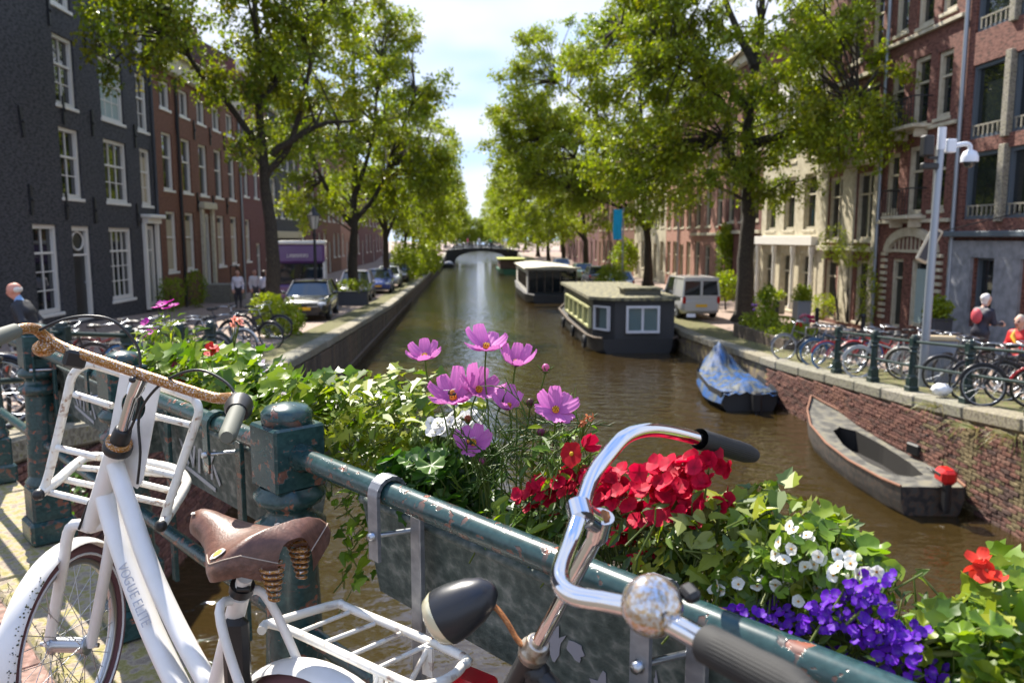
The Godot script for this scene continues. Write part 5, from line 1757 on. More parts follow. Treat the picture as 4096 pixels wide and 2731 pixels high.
	# A-board
	t = thing("notice_board", "grey cabinet board with a pale top behind the railing by the pole", "board", Vector3(9.42, 1.42, -15.35), -0.3)
	b = MB.new()
	b.box(Vector3(0, 0.5, 0), Vector3(0.6, 0.85, 0.12), Basis(), 0.02)
	part(t, "panel", b, mat(lin(0.2, 0.22, 0.26), 0.5))
	b = MB.new()
	b.box(Vector3(0, 0.98, 0), Vector3(0.64, 0.1, 0.15), Basis(), 0.02)
	part(t, "top_rail", b, mat(lin(0.5, 0.4, 0.25), 0.6))
	# dry grass hanging from the coping joints
	for q in [[-13.1, 0.5, "dry grass tuft hanging from the coping under the white bag"], [-12.0, 0.75, "bleached grass tuft growing out of the quay bricks"], [-11.1, 0.8, "long dry grass tuft hanging at the end of the quay wall"]]:
		b = MB.new()
		for k in 26:
			var d := Vector3(-R.randf_range(0.05, 0.3), R.randf_range(0.0, 0.12), R.randf_range(-0.3, 0.3))
			b.col = [lin(0.4, 0.33, 0.14), lin(0.3, 0.27, 0.1), lin(0.2, 0.24, 0.05)][k % 3]
			b.tube([Vector3.ZERO, d, d * 1.6 + Vector3(0, -R.randf_range(0.1, 0.5) * q[1], 0)], [0.006, 0.005, 0.002], 3, false)
		var yy: float = quay_r(q[0]) - (0.1 if q[1] < 0.7 else 0.3)
		solo("grass_tuft", q[2], "grass tuft", b, MT.leaf, Transform3D(Basis(), Vector3(8.06, yy, q[0])))
	# ---- people ----
	person("bald elderly man in a dark jumper and blue collar walking past the black house", Vector3(-6.99, 1.95, -13.0), -1.5, {"top": lin(0.012, 0.013, 0.018), "legs": lin(0.02, 0.022, 0.03), "hair": lin(0.6, 0.56, 0.5), "skin": lin(0.55, 0.24, 0.17), "collar": lin(0.2, 0.35, 0.6), "bald": true, "lean": 0.28, "arms": "back", "stride": true})
	person("person with ginger hair in a white top beside the stoop, nearest the brown house", Vector3(-10.9, 1.1, -38.0), 0.3, {"top": lin(0.6, 0.58, 0.66), "legs": lin(0.03, 0.03, 0.04), "hair": lin(0.3, 0.12, 0.04), "long": true})
	person("person in a white blouse and dark skirt just left of the first trunk", Vector3(-9.3, 1.15, -36.5), 2.6, {"top": lin(0.62, 0.62, 0.72), "legs": lin(0.012, 0.012, 0.015), "hair": lin(0.05, 0.03, 0.02), "long": true})
	person("person in pale clothes between the other two near the stoop", Vector3(-10.3, 1.1, -38.6), 0.8, {"top": lin(0.5, 0.48, 0.5), "legs": lin(0.06, 0.06, 0.07), "hair": lin(0.12, 0.06, 0.03), "long": true})
	person("white-haired person in a navy coat with a red bag by the grey shop window", Vector3(11.25, 1.4, -16.9), 1.9, {"top": lin(0.012, 0.015, 0.03), "legs": lin(0.012, 0.014, 0.025), "hair": lin(0.6, 0.58, 0.55), "arms": "front", "bag": lin(0.5, 0.06, 0.08), "lean": 0.12})
	person("seated person in a red jacket with a yellow scarf at the edge of the view", Vector3(10.95, 1.5, -15.2), -1.2, {"top": lin(0.5, 0.01, 0.01), "legs": lin(0.012, 0.03, 0.07), "hair": lin(0.4, 0.35, 0.3), "seated": true, "scarf": lin(0.7, 0.4, 0.02), "arms": "front"})
	b = MB.new()
	b.box(Vector3(0, 0.42, 0), Vector3(0.5, 0.06, 1.3)); b.box(Vector3(0, 0.2, 0.5), Vector3(0.4, 0.4, 0.08)); b.box(Vector3(0, 0.2, -0.5), Vector3(0.4, 0.4, 0.08))
	solo("bench", "plain bench under the person in the red jacket", "bench", b, MT.plank, Transform3D(Basis(), Vector3(11.0, 1.44, -15.2)))
	for k in 5:
		var xx := -2.4 + 2.0 * k
		person(["person in dark clothes at the shaded end of the distant bridge", "person in a pink top on the distant bridge", "person in a white top on the distant bridge", "person in green on the distant bridge", "person in black at the sunny end of the distant bridge"][k], Vector3(xx, 2.2 + 0.45 * cos((xx - 2.0) / 6.4 * PI / 2), -139.5), 1.2 * k, {"top": [lin(0.03, 0.03, 0.05), lin(0.6, 0.05, 0.12), lin(0.6, 0.6, 0.65), lin(0.05, 0.35, 0.1), lin(0.02, 0.02, 0.02)][k], "legs": lin(0.03, 0.04, 0.06), "hair": lin(0.06, 0.03, 0.02), "stride": true})

func planter_box(called: String, label: String, at: Vector3, s: Vector3, m: Material, tint: Color) -> void:
	var b := MB.new()
	b.box(Vector3(0, s.y / 2, 0), s, Basis(), 0.03)
	b.box(Vector3(0, s.y, 0), Vector3(s.x + 0.06, 0.06, s.z + 0.06), Basis(), 0.015)
	var t := bush(called, label, at, [[Vector3(0, s.y + 0.25, 0), Vector3(s.x * 0.55, 0.35, s.z * 0.6)]], 110, 0.75, tint, "planter")
	part(t, "box", b, m)

# ---------- boats ----------
func hull(st: Array, deck := true) -> MB:   # stations: [z, half beam, gunwale y, keel y]
	var g := []
	for s in st:
		var row := []
		for p in [[-1.0, 1.0], [-0.97, 0.55], [-0.85, 0.2], [-0.5, 0.02], [0, 0], [0.5, 0.02], [0.85, 0.2], [0.97, 0.55], [1.0, 1.0]]:
			row.append(Vector3(s[1] * p[0], lerpf(s[3], s[2], p[1]), s[0]))
		g.append(row)
	var m := MB.new()
	m.grid(g)
	for e in [0, st.size() - 1]:
		var c: Vector3 = (g[e][0] as Vector3).lerp(g[e][8], 0.5)
		for q in 8: m.flat(c, g[e][q], g[e][q + 1], Vector3(0, 0, 1 if e == 0 else -1))
	if deck:
		for j in st.size() - 1:
			m.quad((g[j][0] as Vector3) + Vector3(0, -0.04, 0), (g[j][8] as Vector3) + Vector3(0, -0.04, 0), (g[j + 1][8] as Vector3) + Vector3(0, -0.04, 0), (g[j + 1][0] as Vector3) + Vector3(0, -0.04, 0), Vector3.UP)
	return m

func boats() -> void:
	var tar := mat(lin(0.02, 0.02, 0.021), 0.55)
	var mossy := textured(noise_tex(31, 0.03, [[0.2, lin(0.05, 0.05, 0.035)], [0.45, lin(0.15, 0.14, 0.1)], [0.6, lin(0.2, 0.18, 0.08)], [0.9, lin(0.28, 0.26, 0.2)]], 256, 5), 0.5, 0.9, 0, true, MT.grit, 1.0)
	# houseboat with the flat mossy roof
	var t := thing("houseboat", "dark houseboat with a mossy flat roof and white stern window, nearest of the moored boats", "houseboat", Vector3(6.4, 0, -36.6))
	var zs := 0.66
	part(t, "hull", hull([[10.1, 1.35, 0.55, -0.3], [9.6, 1.62, 0.55, -0.4], [8.0, 1.78, 0.55, -0.5], [0, 1.85, 0.6, -0.5], [-7, 1.75, 0.7, -0.5], [-9.5, 1.2, 0.9, -0.4], [-10.6, 0.35, 1.1, -0.2]]), tar)
	var wale := MB.new()
	for s in [-1, 1]:
		wale.tube([Vector3(s * 1.38, 0.57, 10.1), Vector3(s * 1.65, 0.57, 9.6), Vector3(s * 1.8, 0.57, 8), Vector3(s * 1.87, 0.62, 0), Vector3(s * 1.77, 0.72, -7), Vector3(s * 1.22, 0.92, -9.5)], 0.05, 6)
	part(t, "rubbing_strake", wale, MT.plank)
	var cab := MB.new()
	var fp := PackedVector2Array([Vector2(-0.85, 9.75), Vector2(1.45, 9.75), Vector2(1.55, 8), Vector2(1.55, -6.5), Vector2(-1.55, -6.5), Vector2(-1.6, 8.6)])
	cab.prism(fp, 1.5, Transform3D(Basis(Vector3.RIGHT, Vector3.BACK, Vector3.UP), Vector3(0, 0.5, 0)))
	part(t, "cabin", cab, mat(lin(0.035, 0.036, 0.038), 0.6))
	var rf := MB.new()
	var rp := PackedVector2Array()
	for p in fp: rp.append(p * Vector2(1.12, 1.03))
	rf.prism(rp, 0.12, Transform3D(Basis(Vector3.RIGHT, Vector3.BACK, Vector3.UP), Vector3(0, 2.0, 0)))
	part(t, "roof", rf, mossy)
	var sk := MB.new()
	sk.box(Vector3(0.45, 2.22, 7.2), Vector3(1.45, 0.22, 1.7), Basis(), 0.02)
	part(t, "skylight", sk, mat(lin(0.1, 0.095, 0.07), 0.8))
	sk = MB.new()
	sk.box(Vector3(0.45, 2.37, 7.2), Vector3(1.6, 0.08, 1.85), Basis(), 0.02)
	part(t, "skylight_lid", sk, mossy)
	var fm := mat(lin(0.6, 0.6, 0.62), 0.4)
	var ms := window_meshes(1.3, 1.05, {"k": "hb", "cols": 2, "ft": 0.09, "bar": 2.6})
	var pane := mat(lin(0.12, 0.17, 0.17), 0.12, 0, 0.6)
	var w := part(t, "window", ms[0], fm, Transform3D(Basis(), Vector3(0.2, 1.28, 9.75 + 0.24)))
	part(w, "pane", ms[1], pane)
	ms = window_meshes(0.85, 0.95, {"k": "hb2", "ft": 0.07})
	var dir := (Vector3(-1.6, 0, 8.6) - Vector3(-0.85, 0, 9.75)).normalized()
	w = part(t, "window", ms[0], fm, Transform3D(Basis(-dir, Vector3.UP, -dir.cross(Vector3.UP)), Vector3(-1.225, 1.3, 9.17) - dir.cross(Vector3.UP) * 0.17))
	part(w, "pane", ms[1], pane)
	ms = window_meshes(1.5, 0.85, {"k": "hb3", "cols": 2, "ft": 0.08})
	for z in [7.0, 4.6, 2.2, -0.2, -2.6]:
		w = part(t, "window", ms[0], mat(lin(0.42, 0.42, 0.2), 0.5), Transform3D(Basis(Vector3.UP, -PI / 2), Vector3(-1.73, 1.25, z)))
		part(w, "pane", ms[1], pane)
	var no := MB.new()
	no.box(Vector3(1.15, 1.75, 9.8), Vector3(0.3, 0.12, 0.03))
	part(t, "number_plate", no, fm)
	for c in t.get_children(): c.position.z *= zs
	for c in t.get_children():
		if c.name.begins_with("hull") or c.name.begins_with("cabin") or c.name.begins_with("roof") or c.name.begins_with("rubbing") or c.name.begins_with("skylight"): c.scale.z = zs
	for z in [5.6, 2.0, -1.5]:
		var fd := MB.new()
		fd.tube(ring_pts(Vector3(-1.92, 0.32, z), 0.2, 12), 0.08, 6, false)
		part(t, "fender", fd, MT.rubber)
	var rope := MB.new()
	rope.tube(path([Vector3(1.5, 0.65, 6.3), Vector3(1.7, 0.45, 7.0), Vector3(2.05, 0.85, 7.8)], 4), 0.018, 5)
	part(t, "mooring_rope", rope, MT.plank)
	# second houseboat, glazed
	t = thing("houseboat", "second houseboat with a pale curved roof edge and tall glazed stern", "houseboat", Vector3(5.7, 0, -61.5))
	part(t, "hull", hull([[8.2, 1.5, 0.55, -0.3], [7.2, 2.0, 0.6, -0.4], [0, 2.15, 0.6, -0.5], [-7, 1.9, 0.8, -0.5], [-8.6, 0.5, 1.1, -0.2]]), tar)
	cab = MB.new()
	cab.box(Vector3(0, 1.35, -0.2), Vector3(3.5, 1.7, 12.8))
	part(t, "cabin", cab, MT.white)
	cab = MB.new()
	cab.box(Vector3(0, 1.35, 6.3), Vector3(3.3, 1.5, 0.3))
	cab.box(Vector3(-1.72, 1.4, 1), Vector3(0.1, 1.0, 9))
	w = part(t, "glazing", cab, MT.glass)
	cab = MB.new()
	for k in 7: cab.box(Vector3(-1.65 + k * 0.55, 1.35, 6.47), Vector3(0.06, 1.5, 0.06))
	for k in 8: cab.box(Vector3(-1.79, 1.4, -3.4 + k * 1.26), Vector3(0.06, 1.0, 0.08))
	part(t, "glazing_bars", cab, MT.plank)
	rf = MB.new()
	var g := []
	for j in 2:
		var row := []
		for q in 9: row.append(Vector3(-1.95 + q * 0.4875, 2.25 + 0.18 * sin(PI * q / 8.0), 6.9 - j * 13.6))
		g.append(row)
	rf.grid(g)
	rf.box(Vector3(0, 2.28, 6.75), Vector3(3.9, 0.14, 0.2), Basis(), 0.03)
	part(t, "roof", rf, mat(lin(0.5, 0.47, 0.36), 0.7))
	# green boat and boats by the bridge
	t = thing("green_boat", "green and red tour boat with a grass-coloured roof, farthest moored boat", "boat", Vector3(5.0, 0, -99))
	part(t, "hull", hull([[5.5, 1.1, 0.7, -0.2], [4, 1.7, 0.7, -0.3], [-4, 1.7, 0.7, -0.3], [-5.5, 0.4, 0.9, -0.1]]), mat(lin(0.02, 0.12, 0.07), 0.4))
	cab = MB.new()
	cab.box(Vector3(0, 1.2, 0), Vector3(2.9, 1.0, 8))
	part(t, "cabin", cab, mat(lin(0.12, 0.06, 0.05), 0.6))
	rf = MB.new()
	rf.box(Vector3(0, 1.8, 0), Vector3(3.3, 0.16, 8.6), Basis(), 0.04)
	part(t, "roof", rf, mat(lin(0.28, 0.3, 0.05), 0.8))
	for q in [[-0.2, -119.0, "small dark boat moored short of the bridge's arch"], [6.9, -116.0, "small covered boat on the sunny side short of the bridge"], [6.8, -124.0, "low boat on the sunny side nearest the bridge"]]:
		t = thing("small_boat", q[2], "boat", Vector3(q[0] if q[0] > 0 else -3.2, 0, q[1]))
		part(t, "hull", hull([[2.4, 0.7, 0.5, -0.1], [1.5, 0.9, 0.5, -0.2], [-1.5, 0.8, 0.55, -0.2], [-2.6, 0.1, 0.75, 0]]), tar)
		cab = MB.new()
		cab.ball(Vector3(0, 0.5, 0), Vector3(0.75, 0.45, 1.9))
		part(t, "cover", cab, mat(lin(0.12, 0.14, 0.2), 0.6))
	# boat under a blue tarpaulin
	t = thing("covered_boat", "small boat shrouded in a peaked blue-grey tarpaulin beside the quay", "boat", Vector3(7.3, 0, -21.6), -0.1)
	part(t, "hull", hull([[2.0, 0.72, 0.5, -0.1], [1.0, 0.85, 0.5, -0.15], [-1.0, 0.8, 0.55, -0.15], [-2.0, 0.45, 0.65, -0.1], [-2.4, 0.05, 0.75, 0.1]], false), tar)
	g = []
	var prof := [[2.1, 0.72, 0.42, 0.5], [1.7, 0.8, 0.4, 0.72], [1.3, 0.86, 0.38, 0.68], [0.7, 0.9, 0.36, 0.58], [0.0, 0.88, 0.38, 0.5], [-0.7, 0.84, 0.42, 0.56], [-1.2, 0.75, 0.45, 0.7], [-1.65, 0.6, 0.5, 1.25], [-1.9, 0.5, 0.55, 1.3], [-2.15, 0.34, 0.6, 0.95], [-2.5, 0.06, 0.7, 0.78]]
	for j in prof.size():
		var p: Array = prof[j]
		var row := []
		for q in 17:
			var a := -1.0 + q / 8.0
			var y := lerpf(p[2], p[3], pow(maxf(0.0, 1.0 - absf(a)), 0.9)) + 0.035 * sin(q * 2.1 + j * 1.9)
			row.append(Vector3(a * p[1] * (1.03 + 0.04 * sin(q * 3.0 + j)), y if absf(a) < 0.99 else p[2] - 0.22, p[0]))
		g.append(row)
	cab = MB.new()
	cab.grid(g)
	var tarp := textured(noise_tex(32, 0.012, [[0.3, lin(0.012, 0.07, 0.24)], [0.42, lin(0.015, 0.04, 0.09)], [0.52, lin(0.016, 0.07, 0.22)], [0.6, lin(0.035, 0.04, 0.045)], [0.72, lin(0.1, 0.105, 0.085)]], 256, 5), 0.7, 0.6, 0, false)
	tarp.metallic_specular = 0.3
	part(t, "tarpaulin", cab, tarp)
	cab = MB.new()
	cab.box(Vector3(0.1, 0.3, 2.3), Vector3(0.22, 0.5, 0.3), Basis(), 0.04)
	cab.tube([Vector3(0.1, 0.3, 2.3), Vector3(0.1, -0.4, 2.4)], 0.06, 6)
	part(t, "outboard", cab, MT.black)
	# open steel boat
	t = thing("open_boat", "open rust-rimmed steel boat with grey side decks along the brick quay", "boat", Vector3(7.55, 0, -14.6), -0.085)
	t.scale = Vector3(0.82, 0.95, 0.95)
	var st := [[2.9, 0.62, 0.5, -0.1], [2.4, 0.74, 0.48, -0.12], [1.2, 0.86, 0.46, -0.15], [0, 0.86, 0.48, -0.15], [-1.3, 0.72, 0.55, -0.15], [-2.3, 0.42, 0.66, -0.1], [-2.9, 0.12, 0.78, 0.0], [-3.1, 0.02, 0.84, 0.1]]
	part(t, "hull", hull(st, false), textured(noise_tex(34, 0.02, [[0.3, lin(0.018, 0.016, 0.015)], [0.5, lin(0.04, 0.034, 0.03)], [0.62, lin(0.09, 0.05, 0.03)], [0.72, lin(0.05, 0.048, 0.04)]], 256, 5), 0.8, 0.65, 0, false))
	var dm := textured(noise_tex(33, 0.03, [[0.2, lin(0.045, 0.043, 0.037)], [0.5, lin(0.105, 0.1, 0.085)], [0.75, lin(0.16, 0.145, 0.1)]], 256, 4), 0.35, 0.8, 0, false)
	var dk := MB.new()
	var hold := MB.new()
	var inn := [[2.9, 0.0], [2.1, 0.0], [2.05, 0.3], [1.2, 0.46], [0, 0.46], [-1.0, 0.28], [-1.25, 0.0], [-3.1, 0.0]]
	var zz := 2.9
	var prev := []
	while zz > -3.1:
		var hw := along(zz, st.map(func(q: Array) -> Array: return [q[0], q[1]]))
		var yy := along(zz, st.map(func(q: Array) -> Array: return [q[0], q[2]]))
		var iw := along(zz, inn)
		var cur := [Vector3(-hw, yy - 0.02, zz), Vector3(-iw, yy - 0.03, zz), Vector3(iw, yy - 0.03, zz), Vector3(hw, yy - 0.02, zz), Vector3(-iw, 0.05, zz), Vector3(iw, 0.05, zz)]
		if prev:
			dk.quad(prev[0], prev[1], cur[1], cur[0], Vector3.UP)
			dk.quad(prev[2], prev[3], cur[3], cur[2], Vector3.UP)
			hold.quad(prev[1], prev[4], cur[4], cur[1], Vector3.RIGHT)
			hold.quad(prev[2], prev[5], cur[5], cur[2], Vector3.LEFT)
			hold.quad(prev[4], prev[5], cur[5], cur[4], Vector3.UP)
		prev = cur
		zz -= 0.15
	part(t, "side_deck", dk, dm)
	part(t, "hold", hold, mat(lin(0.014, 0.012, 0.01), 0.8))
	var rim := MB.new()
	for s in [-1, 1]:
		var ps := []
		for q in st: ps.append(Vector3(q[1] * s, q[2] + 0.01, q[0]))
		rim.tube(ps, 0.028, 6)
	part(t, "gunwale", rim, mat(lin(0.2, 0.09, 0.05), 0.8))
	rim = MB.new()
	rim.box(Vector3(-0.66, 0.2, 2.2), Vector3(0.02, 0.12, 0.2))
	part(t, "sticker", rim, mat(lin(0.45, 0.06, 0.07), 0.5))
	rim = MB.new()
	rim.box(Vector3(0.72, 0.62, 0.9), Vector3(0.2, 0.22, 0.35), Basis(Vector3.UP, 0.3), 0.03)
	rim.tube([Vector3(0.72, 0.7, 0.9), Vector3(0.78, 0.95, 1.15), Vector3(0.75, 0.98, 1.3)], 0.03, 6)
	part(t, "winch", rim, MT.black)
	t = thing("outboard_motor", "red and black outboard motor on the open boat's stern", "outboard motor", Vector3(7.42, 0.45, -11.75), -0.085)
	t.scale = Vector3.ONE * 0.8
	cab = MB.new()
	cab.box(Vector3(0, 0.32, 0.05), Vector3(0.3, 0.3, 0.42), Basis(), 0.07)
	part(t, "cowl", cab, mat(lin(0.5, 0.012, 0.01), 0.25))
	cab = MB.new()
	cab.box(Vector3(0, 0.36, -0.02), Vector3(0.32, 0.1, 0.36), Basis(), 0.03)
	cab.box(Vector3(0, -0.1, 0.12), Vector3(0.12, 0.6, 0.2), Basis(), 0.03)
	cab.tube([Vector3(0, 0.2, -0.1), Vector3(-0.05, 0.3, -0.6)], 0.022, 6)
	part(t, "leg", cab, MT.black)

func rail_pt(s: float, y: float, n: float) -> Vector3:   # s along the railing, n away from the viewer's side
	return Vector3(RA.x, y, RA.z) + U * s + NO * (n - RN)

func foreground() -> void:
	print("foreground ", Time.get_ticks_msec())
	bridge()
	white_bike()
	chrome_bike()
	planting()
	print("planted ", Time.get_ticks_msec())

func bridge() -> void:
	var deck := 2.95
	var bb := Basis(U, Vector3.UP, NO * -1.0)
	# deck sheet
	var m := MB.new()
	m.quad(rail_pt(-14, deck - 0.012, 0.6), rail_pt(9, deck - 0.012, 0.6), rail_pt(9, deck - 0.012, -14), rail_pt(-14, deck - 0.012, -14), Vector3.UP)
	var d := struct("bridge_deck", m, mat(lin(0.1, 0.085, 0.065), 0.95))
	var one := MB.new()
	one.box(Vector3(0, -0.04, 0), Vector3(0.2, 0.08, 0.095), Basis(), 0.006)
	var bm := one.mesh()
	var ms := []
	for k in 4:
		var c: Color = [lin(0.25, 0.14, 0.11), lin(0.21, 0.12, 0.1), lin(0.3, 0.18, 0.14), lin(0.19, 0.12, 0.1)][k]
		ms.append(textured(noise_tex(60 + k, 0.05, [[0.2, c.darkened(0.25)], [0.6, c], [0.9, c.lightened(0.12)]], 128, 4), 3.0, 0.9, 0, true, MT.grit, 0.2))
	for r in 9:
		for q in 26:
			part(d, "paving_brick", bm, ms[R.randi() % 4], Transform3D(bb * Basis(Vector3.UP, R.randf_range(-0.02, 0.02)), rail_pt(-3.4 + q * 0.208 + (0.1 if r % 2 else 0.0), deck + R.randf_range(-0.004, 0.003), 0.535 - r * 0.103)))
	# stone kerb under the railing
	m = MB.new()
	var t := thing("bridge_kerb", "mossy stone kerb carrying the green bridge railing", "kerb", rail_pt(0, deck, 0.8))
	var s := -6.4
	while s < 3.0:
		var l := R.randf_range(1.15, 1.6)
		m = MB.new()
		m.box(Vector3.ZERO, Vector3(l - 0.008, 0.3, 0.42), Basis(), 0.014)
		part(t, "kerb_stone", m, MT.moss_stone, Transform3D(bb, U * (s + l / 2) + Vector3(0, -0.15, 0)))
		s += l
	m = MB.new()
	m.box(rail_pt(-1.5, 1.5, 0.6), Vector3(10, 2.6, 0.5), bb)
	part(t, "parapet_wall", m, MT.quay_brick, Transform3D(Basis(), -t.position))
	# railing
	t = thing("bridge_railing", "dark green iron bridge railing with chipped paint and square post heads", "railing", rail_pt(0, deck, RN))
	var pm := rail_post().mesh()
	for k in 5:
		part(t, "post", pm, MT.rail_green, Transform3D(bb * Basis.from_scale(Vector3(1, 0.955, 1)), U * (-1.235 * k if k < 4 else 2.47)))
	for y in [0.925, 0.48]:
		m = MB.new()
		var ps := []
		for k in 13: ps.append(U * (-5.2 + k * 0.62) + Vector3(0, y, 0))
		m.tube(ps, 0.0255 if y > 0.7 else 0.022, 14)
		var rn := part(t, "rail", m, MT.rail_green)
		if y > 0.7:
			for k in 3:
				var col := MB.new()
				for sg in [-1, 1]:
					var c0 := U * (-1.235 * k)
					col.tube([c0 + U * sg * 0.06 + Vector3(0, y, 0), c0 + U * sg * 0.088 + Vector3(0, y, 0), c0 + U * sg * 0.095 + Vector3(0, y, 0)], [0.036, 0.034, 0.026], 14)
				part(rn, "collar", col, MT.rail_green)
	# debris on the kerb
	var gm := MB.new()
	for k in 90:
		var p := rail_pt(R.randf_range(-2.4, -0.3), deck + 0.002, R.randf_range(0.58, 0.64))
		gm.col = [lin(0.12, 0.17, 0.03), lin(0.2, 0.2, 0.05), lin(0.09, 0.12, 0.02)][k % 3]
		gm.tube([p, p + rv(0.02) + Vector3(0, 0.02, 0), p + rv(0.035) + Vector3(0, 0.025, 0)], [0.002, 0.0016, 0.0006], 3, false)
	var go := part(self, "weeds", gm, MT.leaf)
	meta(go, "tiny weeds along the joint between kerb and paving bricks", "weeds")
	go.set_meta("kind", "stuff")
	# flower boxes hung outside the railing
	var fiber := noise_tex(71, 0.02, [[0.2, lin(0.02, 0.034, 0.03)], [0.4, lin(0.045, 0.065, 0.057)], [0.55, lin(0.07, 0.09, 0.08)], [0.75, lin(0.19, 0.2, 0.18)]], 512, 6, FastNoiseLite.TYPE_CELLULAR)
	var fm := textured(fiber, 3.5, 0.62, 0, true, MT.grit, 0.12)
	var galv := textured(noise_tex(72, 0.03, [[0.2, lin(0.2, 0.21, 0.23)], [0.6, lin(0.3, 0.31, 0.33)], [0.9, lin(0.4, 0.41, 0.43)]], 256, 4, FastNoiseLite.TYPE_CELLULAR), 4.0, 0.42, 0.65)
	for q in [[0.22, 1.85, "long green fibre flower box hooked on the railing under the chrome bicycle", [0.43, 1.115, 1.72], true], [-1.14, -0.25, "green fibre flower box with white graffiti between the post and the white rack", [-0.98, -0.42], false], [-2.6, -1.35, "green fibre flower box at the far end of the railing", [-2.4, -1.55], false]]:
		var l: float = q[1] - q[0]
		t = thing("flower_box", q[2], "flower box", rail_pt((q[0] + q[1]) / 2, 3.57, 1.075), 0, "flower boxes on the bridge railing")
		m = MB.new()
		var wt := 0.1
		var wb := 0.075
		var hh := 0.225
		for side in [-1, 1]:
			m.quad(bb * Vector3(-l / 2, hh, side * wt), bb * Vector3(l / 2, hh, side * wt), bb * Vector3(l / 2 - 0.03, 0, side * wb), bb * Vector3(-l / 2 + 0.03, 0, side * wb), bb * Vector3(0, 0, side))
			m.quad(bb * Vector3(side * l / 2, hh, -wt), bb * Vector3(side * l / 2, hh, wt), bb * Vector3(side * (l / 2 - 0.03), 0, wb), bb * Vector3(side * (l / 2 - 0.03), 0, -wb), bb * Vector3(side, 0, 0))
		m.quad(bb * Vector3(-l / 2 + 0.03, 0, -wb), bb * Vector3(l / 2 - 0.03, 0, -wb), bb * Vector3(l / 2 - 0.03, 0, wb), bb * Vector3(-l / 2 + 0.03, 0, wb), Vector3.DOWN)
		part(t, "trough", m, fm)
		m = MB.new()
		m.tube([bb * Vector3(-l / 2, hh, wt), bb * Vector3(l / 2, hh, wt), bb * Vector3(l / 2, hh, -wt), bb * Vector3(-l / 2, hh, -wt), bb * Vector3(-l / 2, hh, wt)], 0.011, 8)
		part(t, "rim", m, fm)
		m = MB.new()
		m.box(Vector3(0, hh - 0.03, 0), Vector3(l - 0.02, 0.02, wt * 2 - 0.02), bb)
		part(t, "soil", m, mat(lin(0.03, 0.022, 0.014), 0.95))
		var steel: Material = galv if q[4] else MT.rail_green
		for sb in q[3]:
			var o := rail_pt(sb, 3.875, RN) - t.position
			var hk := MB.new()
			var arc := []
			for k in 9:
				var a := PI * k / 8.0
				arc.append(o + NO * -cos(a) * 0.034 + Vector3(0, sin(a) * 0.034, 0))
			arc.push_front(o + NO * -0.034 + Vector3(0, -0.135, 0))
			arc.push_back(o + NO * 0.034 + Vector3(0, -0.03, 0))
			for j in arc.size() - 1:
				var p0: Vector3 = arc[j]
				var p1: Vector3 = arc[j + 1]
				var y := (p1 - p0).normalized()
				hk.box((p0 + p1) / 2, Vector3(0.034, p0.distance_to(p1) + 0.004, 0.008), Basis(U, y, U.cross(y)))
			var h := part(t, "hanger", hk, steel)
			var bolt := MB.new()
			bolt.lathe([Vector2(0, 0.012), Vector2(0.009, 0.011), Vector2(0.009, 0.0), Vector2(0.012, 0)], 6, Transform3D(Basis(U, -NO, -Vector3.UP), o + NO * -0.038 + Vector3(0, -0.085, 0)))
			bolt.tube([o + NO * -0.03 + Vector3(0, -0.085, 0), o + NO * 0.05 + Vector3(0, -0.085, 0) + U * 0.03], 0.006, 6)
			part(h, "bolt", bolt, MT.steel)
			hk = MB.new()
			var up := o + U * 0.045 + NO * 0.042 + Vector3(0, -0.05, 0)
			hk.box(up + Vector3(0, -0.3, 0), Vector3(0.034, 0.6, 0.014), bb, 0.002)
			part(t, "upright", hk, steel)
		if not q[4]:
			var gr := MB.new()
			var z := wt - 0.006
			for st in [[[-0.25, 0.17], [-0.17, 0.08]], [[-0.17, 0.17], [-0.13, 0.08], [-0.1, 0.17]], [[-0.08, 0.07], [-0.07, 0.17], [-0.02, 0.08], [-0.01, 0.17]], [[0.02, 0.17], [0.02, 0.07]], [[0.06, 0.17], [0.02, 0.12], [0.07, 0.06]], [[-0.25, 0.06], [0.02, 0.03]]]:
				for j in st.size() - 1:
					var a := Vector3(st[j][0], st[j][1], wt - 0.008 + 0.0) 
					var b := Vector3(st[j + 1][0], st[j + 1][1], wt - 0.008)
					a.z = lerpf(wb, wt, a.y / hh) + 0.002
					b.z = lerpf(wb, wt, b.y / hh) + 0.002
					gr.box(bb * ((a + b) / 2), Vector3(a.distance_to(b) + 0.01, 0.014, 0.002), bb * Basis(Vector3.BACK, atan2(b.y - a.y, b.x - a.x)))
			part(t, "graffiti", gr, mat(lin(0.3, 0.31, 0.32), 0.8))
		else:
			# torn paper remnants stuck on the trough
			for k in 7:
				var pp := PackedVector2Array()
				var w := R.randf_range(0.008, 0.026)
				var h2 := R.randf_range(0.02, 0.07)
				for j in 14:
					var a := TAU * j / 14
					pp.append(Vector2(cos(a) * w * R.randf_range(0.35, 1.15), sin(a) * h2 * R.randf_range(0.45, 1.1)))
				var px := -0.2 + 0.045 * k + R.randf() * 0.02
				var py := 0.12 - R.randf() * 0.08
				var pr := MB.new()
				pr.prism(pp, 0.0012, Transform3D(bb * Basis(Vector3.RIGHT, 0.11) * Basis(Vector3.BACK, R.randf_range(-0.5, 0.5)), bb * Vector3(px, py, lerpf(wb, wt, py / hh) + 0.0015)))
				part(t, "torn_paper", pr, mat(lin(0.24, 0.24, 0.27), 0.8))

